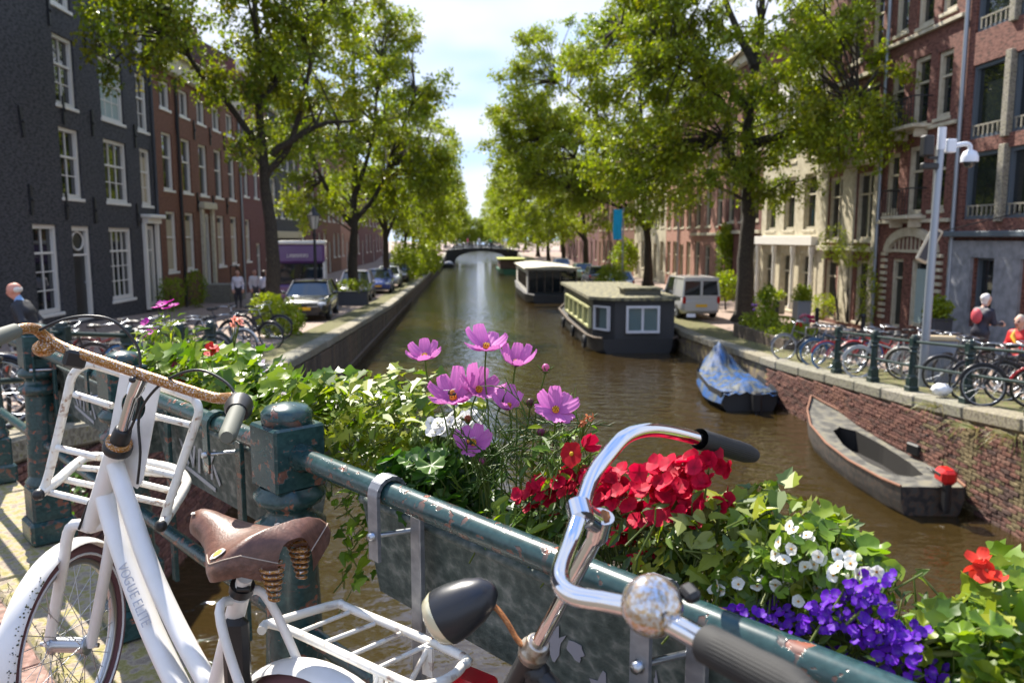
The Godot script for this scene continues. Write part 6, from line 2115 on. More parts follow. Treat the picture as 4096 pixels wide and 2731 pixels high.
# ---------- bicycles in the foreground ----------
func wheel_big(t: Node3D, c: Vector3, axle: Vector3, r: float, tyre: Material, fender: Material, f0: float, f1: float, moss := false) -> void:
	var a := axle.normalized()
	var up := (Vector3.UP - a * a.y).normalized()
	var f := a.cross(up)
	var circ := func(rad: float, off: float, n: int) -> Array:
		var o := []
		for k in n + 1:
			var q := TAU * k / n
			o.append(c + up * sin(q) * rad + f * cos(q) * rad + a * off)
		return o
	var m := MB.new()
	m.tube(circ.call(r - 0.022, 0.0, 48), 0.023, 12, false)
	var w := part(t, "wheel", m, tyre)
	m = MB.new()
	for s in [-1, 1]: m.tube(circ.call(r - 0.03, s * 0.0215, 48), 0.004, 5, false)
	part(w, "reflective_band", m, mat(lin(0.6, 0.6, 0.62), 0.4))
	m = MB.new()
	m.tube(circ.call(r - 0.05, 0.0, 48), 0.012, 8, false)
	part(w, "rim", m, MT.steel)
	m = MB.new()
	m.lathe([Vector2(0.012, -0.062), Vector2(0.028, -0.055), Vector2(0.03, -0.045), Vector2(0.022, -0.04), Vector2(0.022, 0.04), Vector2(0.03, 0.045), Vector2(0.028, 0.055), Vector2(0.012, 0.062)], 16, Transform3D(Basis(f, a, f.cross(a)), c))
	m.tube([c - a * 0.085, c + a * 0.085], 0.007, 8)
	part(w, "hub", m, MT.steel)
	for k in 32:
		var q := TAU * k / 32
		var q2 := q + (0.5 if (k / 2) % 2 else -0.5)
		var s := 1.0 if k % 2 else -1.0
		m = MB.new()
		m.tube([c + (up * sin(q2) + f * cos(q2)) * 0.028 + a * s * 0.047, c + (up * sin(q) + f * cos(q)) * (r - 0.05)], 0.0013, 4, false)
		part(w, "spoke", m, MT.steel)
	var g := []
	for k in 29:
		var q := lerpf(f0, f1, k / 28.0)
		var d := up * sin(q) + f * cos(q)
		var row := []
		for j in 11:
			var h := lerpf(-1.25, 1.25, j / 10.0)
			row.append(c + d * (r - 0.004 + 0.022 * cos(h)) + a * sin(h) * 0.035)
		g.append(row)
	m = MB.new()
	m.grid(g)
	var fo := part(t, "mudguard", m, fender)
	if moss:
		m = MB.new()
		for k in 110:
			var q := lerpf(f0, f0 + (f1 - f0) * 0.55, pow(R.randf(), 1.4))
			if f1 < f0: q = lerpf(f0, f1, pow(R.randf(), 1.4) * 0.5)
			var h := R.randf_range(0.55, 1.2)
			var d := up * sin(q) + f * cos(q)
			m.col = [lin(0.05, 0.06, 0.03), lin(0.1, 0.1, 0.06), lin(0.03, 0.035, 0.025)][k % 3]
			m.ball(c + d * (r - 0.003 + 0.022 * cos(h)) + a * sin(h) * 0.0352, Vector3.ONE * R.randf_range(0.001, 0.003), Basis(), 5, 3)
		var mo := part(fo, "grime", m, mat(Color.WHITE, 0.95))
		mo.set_meta("kind", "stuff")

func white_bike() -> void:
	var white := textured(noise_tex(81, 0.02, [[0.0, lin(0.78, 0.76, 0.71)], [0.6, lin(0.7, 0.68, 0.62)], [0.74, lin(0.62, 0.56, 0.45)], [0.77, lin(0.25, 0.1, 0.035)], [0.82, lin(0.16, 0.06, 0.025)], [1.0, lin(0.7, 0.68, 0.62)]], 512, 5), 2.2, 0.3)
	white.clearcoat_enabled = true
	white.clearcoat = 0.4
	var clean := textured(noise_tex(82, 0.01, [[0.25, lin(0.64, 0.62, 0.58)], [0.5, lin(0.7, 0.68, 0.65)], [0.75, lin(0.72, 0.7, 0.68)]], 512, 6), 1.8, 0.28)
	clean.clearcoat_enabled = true
	clean.clearcoat = 0.5
	var rust := textured(noise_tex(83, 0.06, [[0.2, lin(0.14, 0.05, 0.01)], [0.45, lin(0.3, 0.13, 0.02)], [0.62, lin(0.42, 0.2, 0.035)], [0.68, lin(0.5, 0.26, 0.06)], [0.7, lin(0.5, 0.58, 0.75)], [0.9, lin(0.6, 0.65, 0.75)]], 512, 5), 5.0, 0.3, 0.5, true, MT.grit, 0.08)
	var chrome := mat(lin(0.6, 0.6, 0.62), 0.12, 1.0)
	var grey_rubber := mat(lin(0.11, 0.115, 0.09), 0.7)
	var brown := textured(noise_tex(84, 0.05, [[0.3, lin(0.075, 0.03, 0.018)], [0.5, lin(0.105, 0.043, 0.026)], [0.7, lin(0.14, 0.062, 0.04)]], 256, 5), 4.0, 0.42, 0, true, MT.grit, 0.06)
	var maroon := mat(lin(0.11, 0.045, 0.05), 0.8)
	var t := thing("white_bicycle", "white city bicycle with a brown saddle, rusty handlebar and front rack", "bicycle", Vector3(-0.6,3.305,-1.686))
	var o := t.position
	var P := func(a: Vector3) -> Vector3: return a - o
	var m := MB.new()
	# handlebar
	var bar := path([Vector3(-1.09,4.176,-1.947), Vector3(-1.081,4.181,-1.977), Vector3(-1.074,4.174,-2.016), Vector3(-1.065,4.15,-2.043), Vector3(-1.022,4.126,-2.037), Vector3(-0.926,4.098,-2.009), Vector3(-0.811,4.069,-1.968), Vector3(-0.687,4.034,-1.937), Vector3(-0.615,4.016,-1.921), Vector3(-0.569,4.022,-1.889), Vector3(-0.534,4.024,-1.837), Vector3(-0.519,4.019,-1.785)], 6).map(P)
	m.tube(bar, 0.0135, 12)
	var hb := part(t, "handlebar", m, rust)
	m = MB.new()
	m.tube([P.call(Vector3(-0.522,4.019,-1.785)), P.call(Vector3(-0.519,4.01,-1.748)), P.call(Vector3(-0.509,3.989,-1.654)), P.call(Vector3(-0.508,3.988,-1.644))], [0.0175, 0.019, 0.0185, 0.013], 16)
	part(hb, "grip", m, grey_rubber)
	m = MB.new()
	m.tube([P.call(Vector3(-1.086,4.179,-1.947)), P.call(Vector3(-1.09,4.171,-1.875)), P.call(Vector3(-1.09,4.158,-1.793))], [0.018, 0.02, 0.02], 16)
	part(hb, "grip", m, grey_rubber)
	m = MB.new()
	var sh := [P.call(Vector3(-0.528,4.023,-1.826)), P.call(Vector3(-0.526,4.02,-1.806)), P.call(Vector3(-0.525,4.016,-1.79)), P.call(Vector3(-0.522,4.012,-1.769))]
	m.tube(sh, [0.026, 0.031, 0.031, 0.024], 18)
	part(hb, "gear_shifter", m, MT.black)
	for k in 2:
		m = MB.new()
		m.box(P.call([Vector3(-0.988,4.101,-2.022), Vector3(-0.545,4.024,-1.858)][k]), Vector3(0.05, 0.045, 0.035) if k == 0 else Vector3(0.03, 0.03, 0.03), Basis.from_euler(Vector3(0.2, 0.5, -0.3)), 0.006)
		part(hb, "clamp", m, MT.black)
	m = MB.new()
	m.ball(P.call(Vector3(-1.071,4.124,-2.04)), Vector3(0.028, 0.022, 0.028))
	part(hb, "bell", m, rust)
	# stem
	m = MB.new()
	m.tube([P.call(Vector3(-0.809,4.061,-1.967)), P.call(Vector3(-0.822,4.034,-1.97)), P.call(Vector3(-0.831,4.017,-1.973))], [0.021, 0.02, 0.0165], 14)
	m.tube([P.call(Vector3(-0.83,4.023,-1.974)), P.call(Vector3(-0.884,3.915,-2.023))], 0.0135, 14)
	var stem := part(t, "stem", m, chrome)
	m = MB.new()
	m.ball(P.call(Vector3(-0.82,4.057,-1.952)), Vector3(0.011, 0.008, 0.009))
	part(stem, "cap", m, MT.black)
	m = MB.new()
	var ax := (Vector3(-0.813,4.065,-1.968) - Vector3(-1.046,3.608,-2.153)).normalized()
	var hx := Transform3D(Basis(ax.cross(Vector3.RIGHT).normalized().cross(ax), ax, Vector3.ZERO).orthonormalized(), P.call(Vector3(-0.907,3.868,-2.043)))
	hx.basis.x = ax.cross(Vector3.FORWARD).normalized()
	hx.basis.z = hx.basis.x.cross(ax)
	hx.basis.y = ax
	m.lathe([Vector2(0.026, -0.02), Vector2(0.036, -0.012), Vector2(0.036, 0.004), Vector2(0.03, 0.01)], 20, hx)
	m.lathe([Vector2(0.024, 0.018), Vector2(0.024, 0.032), Vector2(0.021, 0.058), Vector2(0.016, 0.062), Vector2(0.01, 0.062)], 20, hx)
	part(t, "headset", m, MT.black)
	m = MB.new()
	m.lathe([Vector2(0.032, 0.008), Vector2(0.032, 0.018), Vector2(0.022, 0.02)], 20, hx)
	part(t, "headset_ring", m, rust)
	# frame tubes
	m = MB.new()
	m.tube([P.call(Vector3(-0.913,3.861,-2.048)), P.call(Vector3(-1.034,3.624,-2.144))], 0.026, 14)
	part(t, "head_tube", m, clean)
	m = MB.new()
	m.tube(path([P.call(Vector3(-0.985,3.736,-2.116)), P.call(Vector3(-0.926,3.642,-2.04)), P.call(Vector3(-0.784,3.459,-1.877)), P.call(Vector3(-0.613,3.299,-1.696))], 5), 0.027, 16)
	var dtb := part(t, "down_tube", m, clean)
	# model name printed along the tube
	var tm := TextMesh.new()
	tm.text = "VOGUE ELITE"
	tm.font_size = 24
	tm.pixel_size = 0.0013
	tm.depth = 0.0015
	tm.font = SystemFont.new()
	tm.font.font_names = PackedStringArray(["Droid Sans"])
	var td := (Vector3(-0.723,3.396,-1.805) - Vector3(-0.931,3.633,-2.034)).normalized()
	var mid := (Vector3(-0.723,3.396,-1.805) + Vector3(-0.931,3.633,-2.034)) / 2.0
	var see := (Vector3(-0.35, 4.25, 0) - mid)
	see = (see - td * see.dot(td)).normalized()
	part(dtb, "lettering", tm, mat(lin(0.42, 0.42, 0.45), 0.5), Transform3D(Basis(td, see.cross(td), see), P.call(mid + see * 0.0275)))
	m = MB.new()
	m.tube(path([P.call(Vector3(-0.932,3.831,-2.065)), P.call(Vector3(-0.873,3.737,-1.999)), P.call(Vector3(-0.793,3.612,-1.908)), P.call(Vector3(-0.698,3.503,-1.808)), P.call(Vector3(-0.588,3.416,-1.69)), P.call(Vector3(-0.549,3.401,-1.645))], 5), 0.0225, 14)
	part(t, "top_tube", m, clean)
	m = MB.new()
	m.tube([P.call(Vector3(-0.6,3.305,-1.686)), P.call(Vector3(-0.443,3.724,-1.47))], 0.019, 14)
	m.tube([P.call(Vector3(-0.443,3.724,-1.47)), P.call(Vector3(-0.425,3.77,-1.445))], 0.0145, 12)
	part(t, "seat_tube", m, clean)
	m = MB.new()
	m.tube([P.call(Vector3(-0.44,3.733,-1.466)), P.call(Vector3(-0.434,3.75,-1.458))], 0.023, 14)
	m.tube([P.call(Vector3(-0.439,3.748,-1.442)), P.call(Vector3(-0.415,3.748,-1.441))], 0.006, 8)
	part(t, "seat_clamp", m, MT.black)
	# fork
	var hub := Vector3(-1.162,3.235,-2.229)
	var axle := Vector3(0.996, 0, 0.087)
	for s in [-1, 1]:
		m = MB.new()
		m.tube(path([P.call(Vector3(-1.039,3.615,-2.143)), P.call(Vector3(-1.039,3.615,-2.143) + axle * s * 0.055 + Vector3(0, 0.0, 0)), P.call((Vector3(-1.049,3.584,-2.16)).lerp(hub, 0.35) + axle * s * 0.062), P.call(hub + axle * s * 0.062)], 5), [0.02] if false else 0.0155, 12)
		part(t, "fork_blade", m, clean)
	wheel_big(t, P.call(hub), axle, 0.285, maroon, clean, -0.5, 2.4, true)
	# front rack
	var rk := path([Vector3(-1.162,3.722,-2.154), Vector3(-1.145,3.768,-2.159), Vector3(-1.081,3.973,-2.152), Vector3(-1.059,4.036,-2.149), Vector3(-1.029,4.061,-2.151), Vector3(-0.995,4.061,-2.149), Vector3(-0.862,4.024,-2.117), Vector3(-0.747,3.991,-2.086), Vector3(-0.716,3.977,-2.073), Vector3(-0.708,3.948,-2.068), Vector3(-0.727,3.898,-2.073), Vector3(-0.762,3.805,-2.073), Vector3(-0.801,3.694,-2.07), Vector3(-0.812,3.659,-2.066)], 4).map(P)
	m = MB.new()
	m.tube(rk, 0.0115, 12)
	var rack := part(t, "front_rack", m, white)
	for q in [[Vector3(-1.055,3.986,-2.142), Vector3(-0.945,3.959,-2.113)], [Vector3(-0.831,3.938,-2.084), Vector3(-0.73,3.917,-2.066)], [Vector3(-1.113,3.84,-2.146), Vector3(-0.993,3.82,-2.117)], [Vector3(-0.877,3.8,-2.088), Vector3(-0.777,3.78,-2.07)], [Vector3(-1.15,3.726,-2.234), Vector3(-1.046,3.712,-2.207)], [Vector3(-0.929,3.73,-2.183), Vector3(-0.811,3.709,-2.154)], [Vector3(-1.151,3.712,-2.162), Vector3(-1.019,3.689,-2.132)], [Vector3(-0.961,3.716,-2.132), Vector3(-0.803,3.693,-2.091)], [Vector3(-1.149,3.732,-2.326), Vector3(-0.86,3.726,-2.259)]]:
		m = MB.new()
		m.tube([P.call(q[0]), P.call(q[1])], 0.009, 10)
		part(rack, "rack_bar", m, white)
	m = MB.new()
	m.tube(path([Vector3(-1.166,3.713,-2.143), Vector3(-1.145,3.733,-2.195), Vector3(-1.151,3.747,-2.328), Vector3(-1.137,3.746,-2.398), Vector3(-1.026,3.733,-2.39), Vector3(-0.879,3.728,-2.321), Vector3(-0.819,3.716,-2.256), Vector3(-0.802,3.702,-2.193), Vector3(-0.808,3.658,-2.046)], 4).map(P), 0.0135, 12)
	part(rack, "platform", m, white)
	for p in [Vector3(-1.166,3.713,-2.137), Vector3(-0.81,3.655,-2.041)]:
		m = MB.new()
		m.ball(P.call(p), Vector3.ONE * 0.0165)
		part(rack, "end_cap", m, MT.black)
	# mounting plate with a round hole
	var c0 := Vector3(-0.916,4.048,-2.103)
	var px := (Vector3(-0.799,4.02,-2.062) - c0)
	var py := (Vector3(-1.005,3.779,-2.112) - c0)
	var pz := px.cross(py).normalized()
	var pw := px.length()
	var ph := py.length()
	var pl := PackedVector2Array([Vector2(0, 0), Vector2(pw * 0.45, 0), Vector2(pw * 0.45, ph * 0.12)])
	for k in 15:
		var a := -PI / 2 - PI * k / 14.0
		pl.append(Vector2(pw * 0.45 + cos(a) * pw * 0.3, ph * 0.12 + ph * 0.14 + sin(a) * ph * 0.14))
	pl.append_array(PackedVector2Array([Vector2(pw * 0.45, ph * 0.95), Vector2(pw * 0.1, ph), Vector2(0, ph * 0.92)]))
	var pr := PackedVector2Array([Vector2(pw, 0), Vector2(pw * 0.452, 0), Vector2(pw * 0.452, ph * 0.12)])
	for k in 15:
		var a := -PI / 2 + PI * k / 14.0
		pr.append(Vector2(pw * 0.452 + cos(a) * pw * 0.3, ph * 0.12 + ph * 0.14 + sin(a) * ph * 0.14))
	pr.append_array(PackedVector2Array([Vector2(pw * 0.452, ph * 0.95), Vector2(pw * 0.9, ph), Vector2(pw, ph * 0.92)]))
	m = MB.new()
	var pxf := Transform3D(Basis(px.normalized(), (py - px.normalized() * py.dot(px.normalized())).normalized(), pz), P.call(c0))
	m.prism(pl, 0.003, pxf)
	m.prism(pr, 0.003, pxf)
	part(rack, "mounting_plate", m, clean)
	# cables
	for q in [[Vector3(-0.545,4.024,-1.858), Vector3(-0.576,4.059,-1.884), Vector3(-0.645,4.086,-1.911), Vector3(-0.723,4.065,-1.943), Vector3(-0.784,4.019,-1.961), Vector3(-0.826,3.955,-1.985), Vector3(-0.827,3.866,-1.983), Vector3(-0.847,3.781,-2.003)], [Vector3(-1.055,4.175,-1.995), Vector3(-1.001,4.199,-1.995), Vector3(-0.942,4.208,-2.004), Vector3(-0.881,4.194,-2.009), Vector3(-0.836,4.136,-2.019), Vector3(-0.825,4.082,-2.011), Vector3(-0.83,3.985,-1.999), Vector3(-0.859,3.921,-2.012)], [Vector3(-0.859,3.921,-2.012), Vector3(-0.952,3.802,-2.072), Vector3(-1.022,3.701,-2.113), Vector3(-1.061,3.619,-2.125)]]:
		m = MB.new()
		m.tube(path(q, 5).map(P), 0.0035, 8)
		part(t, "cable", m, MT.black)
	# saddle
	var nose := Vector3(-0.577,3.836,-1.633)
	var tail := Vector3(-0.335,3.856,-1.421)
	var f := (nose - tail)
	var ln := f.length()
	f = f.normalized()
	var rt := f.cross(Vector3.UP).normalized()
	var up := rt.cross(f)
	var g := []
	for j in 15:
		var u := j / 14.0
		var w := lerpf(0.034, 0.127, smoothstep(0.15, 0.85, u)) * (1.0 if u < 0.8 else sqrt(maxf(0.02, 1.0 - pow((u - 0.8) / 0.21, 2.0))))
		w *= sqrt(smoothstep(-0.05, 0.14, u))
		var row := []
		for q in 13:
			var a := lerpf(-1.0, 1.0, q / 12.0)
			var bend := a * 1.85
			var drop := lerpf(0.04, 0.064, u) * (1.0 - cos(bend)) * lerpf(0.8, 1.0, u)
			var hh := 0.01 * cos(u * PI * 1.7) + 0.03 * smoothstep(0.55, 0.95, u) - 0.03 * smoothstep(0.93, 1.0, u) - 0.012 * (1.0 - smoothstep(0.0, 0.1, u))
			hh -= 0.008 * exp(-a * a * 14.0) * smoothstep(0.5, 0.8, u)
			row.append(P.call(tail + f * (ln * (1.0 - u * 1.04)) + rt * w * sin(bend) + up * (hh - drop)))
		g.append(row)
	m = MB.new()
	m.grid(g)
	var sad := part(t, "saddle", m, brown)
	m = MB.new()
	var seam := []
	for j in range(7, 15): seam.append((g[j][2] as Vector3) + up * 0.001)
	m.tube(seam, 0.0012, 5)
	seam = []
	for j in range(7, 15): seam.append((g[j][10] as Vector3) + up * 0.001)
	m.tube(seam, 0.0012, 5)
	part(sad, "seam", m, mat(lin(0.35, 0.28, 0.22), 0.8))
	# torn patches where the foam shows
	for q in [[10, 3, lin(0.5, 0.33, 0.05), 1.3], [1, 4, lin(0.65, 0.6, 0.5), 0.35], [12, 6, lin(0.6, 0.57, 0.5), 0.25]]:
		var c: Vector3 = (g[q[0]][q[1]] as Vector3)
		var e1 := ((g[q[0] + 1][q[1]] as Vector3) - (g[q[0] - 1][q[1]] as Vector3)).normalized()
		var e2 := ((g[q[0]][q[1] + 1] as Vector3) - (g[q[0]][q[1] - 1] as Vector3)).normalized()
		var nn := e1.cross(e2).normalized()
		if nn.y < 0: nn = -nn
		for lay in 2:
			var pp := PackedVector2Array()
			for k in 16:
				var a := TAU * k / 16
				pp.append(Vector2(cos(a) * 0.026, sin(a) * 0.008) * R.randf_range(0.8, 1.1) * (1.25 if lay == 0 else 0.85) * q[3])
			var pm := MB.new()
			pm.prism(pp, 0.0016, Transform3D(Basis(e1, nn.cross(e1), nn), c + nn * (0.0005 + 0.0012 * lay)))
			part(sad, "tear" if lay == 0 else "foam", pm, mat(lin(0.7, 0.67, 0.6) if lay == 0 else q[2], 0.9))
	for q in [Vector3(-0.355,3.792,-1.373), Vector3(-0.323,3.798,-1.453)]:
		var sp := MB.new()
		var coil := []
		var rr := []
		for k in 61:
			var a := TAU * k / 10.0
			coil.append(P.call(q) + up * (0.03 - 0.0011 * k) + (rt * cos(a) + f * sin(a)) * lerpf(0.021, 0.007, k / 60.0))
			rr.append(0.0034)
		sp.tube(coil, rr, 6)
		part(sad, "spring", sp, rust)
	m = MB.new()
	m.tube([P.call(Vector3(-0.425,3.77,-1.445)), P.call(tail + f * ln * 0.3 - up * 0.05)], 0.012, 10)
	part(sad, "seat_post", m, chrome)
	# rear carrier
	var ny := 3.6
	var cp := [Vector3(-0.433,3.6,-1.568), Vector3(-0.402,3.6,-1.587), Vector3(-0.137,3.6,-1.369), Vector3(-0.099,3.6,-1.347), Vector3(-0.052,3.6,-1.363), Vector3(-0.021,3.6,-1.409), Vector3(-0.032,3.6,-1.457), Vector3(-0.27,3.6,-1.661), Vector3(-0.301,3.6,-1.679), Vector3(-0.423,3.6,-1.598)]
	m = MB.new()
	m.tube(path(cp, 5).map(P), 0.0095, 12)
	var car := part(t, "rear_carrier", m, white)
	for q in [[Vector3(-0.359,3.6,-1.552), Vector3(-0.266,3.6,-1.64)], [Vector3(-0.3,3.6,-1.508), Vector3(-0.205,3.6,-1.586)], [Vector3(-0.238,3.6,-1.458), Vector3(-0.147,3.6,-1.541)], [Vector3(-0.182,3.6,-1.407), Vector3(-0.088,3.6,-1.494)]]:
		m = MB.new()
		m.tube([P.call(q[0]), P.call(q[1])], 0.005, 8)
		part(car, "carrier_bar", m, white)
	var rear := (Vector3(-0.082,3.6,-1.406) - Vector3(-0.354,3.6,-1.627)).normalized()
	var rhub := Vector3(-0.6,3.305,-1.686) + rear * 0.42
	rhub.y = 3.26
	for q in [Vector3(-0.088,3.6,-1.477), Vector3(-0.174,3.6,-1.395)]:
		m = MB.new()
		var e: Vector3 = (rhub - q) * 0.96
		m.tube([P.call(q), P.call(q + e)], 0.006, 8, true)
		m.box(P.call(q + Vector3(0, -0.025, 0)), Vector3(0.006, 0.06, 0.026), Basis(rear.cross(Vector3.UP), Vector3.UP, -rear))
		part(car, "carrier_stay", m, white)
	for s in [-1, 1]:
		m = MB.new()
		var side: Vector3 = rear.cross(Vector3.UP) * s * 0.065
		m.tube(path([P.call(Vector3(-0.449,3.709,-1.478)), P.call(Vector3(-0.438,3.711,-1.463) + side * 0.75), P.call((Vector3(-0.438,3.711,-1.463)).lerp(rhub, 0.35) + side), P.call(rhub + side)], 5), 0.009, 10)
		m.tube([Vector3(0, 0, 0) + side * 0.6, P.call(rhub + side)], 0.01, 10)
		part(t, "seat_stay", m, clean)
	wheel_big(t, P.call(rhub), rear.cross(Vector3.UP), 0.32, maroon, clean, -0.4, 2.9)
	m = MB.new()
	m.box(P.call(Vector3(0.003,3.55,-1.436)), Vector3(0.06, 0.03, 0.08), Basis(rear.cross(Vector3.UP), Vector3.UP, -rear), 0.008)
	part(t, "rear_light", m, mat(lin(0.4, 0.01, 0.015), 0.1))
	m = MB.new()
	m.box(P.call(Vector3(-0.458,3.572,-1.481)), Vector3(0.05, 0.2, 0.03), Basis(), 0.01)
	part(t, "frame_lock", m, MT.black)

func chrome_bike() -> void:
	var chrome := mat(lin(0.7, 0.7, 0.72), 0.045, 1.0)
	var rust := textured(noise_tex(91, 0.05, [[0.2, lin(0.14, 0.045, 0.012)], [0.6, lin(0.3, 0.11, 0.03)], [0.9, lin(0.4, 0.2, 0.08)]], 256, 5), 5.0, 0.8, 0.1, true, MT.grit, 0.1)
	var spotted := textured(noise_tex(92, 0.045, [[0.0, lin(0.6, 0.61, 0.64)], [0.5, lin(0.6, 0.61, 0.64)], [0.54, lin(0.5, 0.36, 0.2)], [0.62, lin(0.36, 0.17, 0.05)], [0.7, lin(0.5, 0.4, 0.25)]], 512, 5), 6.0, 0.16, 0.85)
	var steel := textured(noise_tex(93, 0.03, [[0.2, lin(0.2, 0.13, 0.08)], [0.45, lin(0.42, 0.38, 0.33)], [0.8, lin(0.55, 0.52, 0.47)]], 256, 5), 6.0, 0.3, 0.85)
	var t := thing("black_bicycle", "black bicycle with a swept chrome handlebar, large bell and bullet headlamp", "bicycle", Vector3(0.055,3.734,-1.122))
	var o := t.position
	var P := func(a: Vector3) -> Vector3: return a - o
	var m := MB.new()
	m.tube(path([Vector3(0.399,4.064,-1.258), Vector3(0.365,4.079,-1.231), Vector3(0.298,4.106,-1.178), Vector3(0.256,4.117,-1.141), Vector3(0.219,4.116,-1.103), Vector3(0.186,4.099,-1.062), Vector3(0.161,4.084,-1.021), Vector3(0.137,4.061,-0.958), Vector3(0.117,4.039,-0.906), Vector3(0.1,4.027,-0.855), Vector3(0.098,4.021,-0.829), Vector3(0.11,4.02,-0.803), Vector3(0.141,4.027,-0.772), Vector3(0.172,4.036,-0.731), Vector3(0.197,4.041,-0.68), Vector3(0.211,4.044,-0.647)], 6).map(P), 0.0112, 18)
	var hb := part(t, "handlebar", m, chrome)
	var ribs := func(a: Vector3, b: Vector3, r: float) -> MB:
		var gm := MB.new()
		var d := (b - a).normalized()
		var ps := [a - d * 0.002, a, a + d * 0.012, a + d * 0.012]
		var x := d.cross(Vector3.UP).normalized()
		var y := x.cross(d)
		var g := []
		for j in 9:
			var row := []
			var u := j / 8.0
			var rr: float = r * [1.05, 1.05, 1.0, 1.0, 0.97, 1.0, 1.0, 0.98, 0.8][j]
			for q in 97:
				var an := TAU * q / 96.0
				var rib: float = (1.0 + 0.03 * (1.0 if q % 3 else -1.0)) if j > 1 and j < 8 else 1.0
				row.append(a + (b - a) * u + (x * cos(an) + y * sin(an)) * rr * rib)
			g.append(row)
		gm.grid(g, false, true)
		gm.ball(b, Vector3.ONE * r * 0.8, Basis(), 14, 8)
		for j in gm.n.size(): pass
		return gm
	part(hb, "grip", ribs.call(P.call(Vector3(0.366,4.079,-1.231)), P.call(Vector3(0.488,4.025,-1.324)), 0.0165), MT.rubber)
	part(hb, "grip", ribs.call(P.call(Vector3(0.208,4.043,-0.654)), P.call(Vector3(0.25,4.058,-0.548)), 0.0165), MT.rubber)
	# bell
	var bc := Vector3(0.173,4.05,-0.718)
	var bx := (Vector3(0.12, 4.5, -0.1) - bc).normalized()
	var bb := Basis(bx.cross(Vector3.UP).normalized(), bx, bx.cross(Vector3.UP).normalized().cross(bx))
	m = MB.new()
	m.lathe([Vector2(0.0, 0.021), Vector2(0.006, 0.0208), Vector2(0.012, 0.02), Vector2(0.0125, 0.0192), Vector2(0.02, 0.0165), Vector2(0.026, 0.01), Vector2(0.0295, 0.001), Vector2(0.03, -0.006), Vector2(0.029, -0.009), Vector2(0.025, -0.009)], 32, Transform3D(bb, P.call(bc)))
	var bell := part(hb, "bell", m, spotted)
	m = MB.new()
	m.tube([P.call(bc - bx * 0.006), P.call(bc - bx * 0.02)], 0.012, 10)
	m.box(P.call(Vector3(0.21,4.059,-0.722)), Vector3(0.016, 0.014, 0.02), Basis.from_euler(Vector3(0.3, 0.4, 0.3)), 0.004)
	part(bell, "bell_lever", m, MT.black)
	# stem and steerer
	m = MB.new()
	m.tube([P.call(Vector3(0.134,4.065,-0.964)), P.call(Vector3(0.136,4.053,-0.942))], 0.0165, 18)
	m.tube([P.call(Vector3(0.137,4.059,-0.953)), P.call(Vector3(0.165,4.033,-0.983))], 0.015, 14)
	m.tube([P.call(Vector3(0.167,4.046,-0.975)), P.call(Vector3(0.163,4.017,-0.987)), P.call(Vector3(0.16,4.008,-0.991))], [0.016, 0.0155, 0.0115], 16)
	var stem := part(t, "stem", m, chrome)
	m = MB.new()
	m.tube([P.call(Vector3(0.169,4.049,-0.97)), P.call(Vector3(0.168,4.044,-0.975))], 0.0085, 6)
	part(stem, "bolt", m, rust)
	m = MB.new()
	m.tube([P.call(Vector3(0.16,4.01,-0.991)), P.call(Vector3(0.097,3.826,-1.076))], 0.0112, 16)
	part(t, "quill", m, chrome)
	var ax := (Vector3(0.16,4.01,-0.991) - Vector3(0.094,3.818,-1.08)).normalized()
	var xx := ax.cross(Vector3.FORWARD).normalized()
	var hx := Transform3D(Basis(xx, ax, xx.cross(ax)), P.call(Vector3(0.089,3.802,-1.089)))
	m = MB.new()
	m.lathe([Vector2(0.0, 0.024), Vector2(0.015, 0.022), Vector2(0.018, 0.02), Vector2(0.018, 0.008), Vector2(0.023, 0.006), Vector2(0.023, -0.004), Vector2(0.019, -0.006), Vector2(0.021, -0.012), Vector2(0.016, -0.014)], 18, hx)
	part(t, "headset", m, steel)
	m = MB.new()
	m.tube([hx.origin - ax * 0.01, hx.origin - ax * 0.2], 0.018, 14)
	m.tube([hx.origin - ax * 0.03, hx.origin - ax * 0.03 + Vector3(0.55, -0.45, 0.32)], 0.0175, 12)
	m.tube([hx.origin - ax * 0.16, hx.origin - ax * 0.16 + Vector3(0.5, -0.46, 0.3)], 0.0175, 12)
	part(t, "frame", m, MT.black)
	m = MB.new()
	m.ball(P.call(Vector3(0.095,3.764,-1.093)), Vector3(0.02, 0.022, 0.02))
	m.tube([P.call(Vector3(0.095,3.764,-1.093)), P.call(Vector3(0.095,3.764,-1.093)) + Vector3(0, -0.12, 0)], 0.02, 12)
	part(t, "dynamo", m, MT.black)
	# headlamp
	var l0 := Vector3(-0.046,3.845,-1.111)
	var l1 := Vector3(0.015,3.884,-1.103)
	var ld := (l1 - l0).normalized()
	var lx := ld.cross(Vector3.UP).normalized()
	var lxf := Transform3D(Basis(lx, ld, lx.cross(ld)), P.call(l0))
	m = MB.new()
	m.lathe([Vector2(0.0405, 0.0), Vector2(0.042, 0.012), Vector2(0.0405, 0.03), Vector2(0.034, 0.058), Vector2(0.024, 0.08), Vector2(0.012, 0.092), Vector2(0.0, 0.095)], 28, lxf)
	var lamp := part(t, "headlamp", m, mat(lin(0.013, 0.014, 0.018), 0.32))
	m = MB.new()
	m.lathe([Vector2(0.0, -0.02), Vector2(0.022, -0.018), Vector2(0.036, -0.01), Vector2(0.041, 0.001), Vector2(0.042, 0.006)], 28, lxf)
	var lensm := mat(lin(0.6, 0.56, 0.4), 0.08, 0.3)
	part(lamp, "lens", m, lensm)
	m = MB.new()
	m.tube([P.call(Vector3(-0.037,3.877,-1.095)), P.call(Vector3(-0.039,3.88,-1.085))], 0.006, 12)
	part(lamp, "switch", m, MT.black)
	m = MB.new()
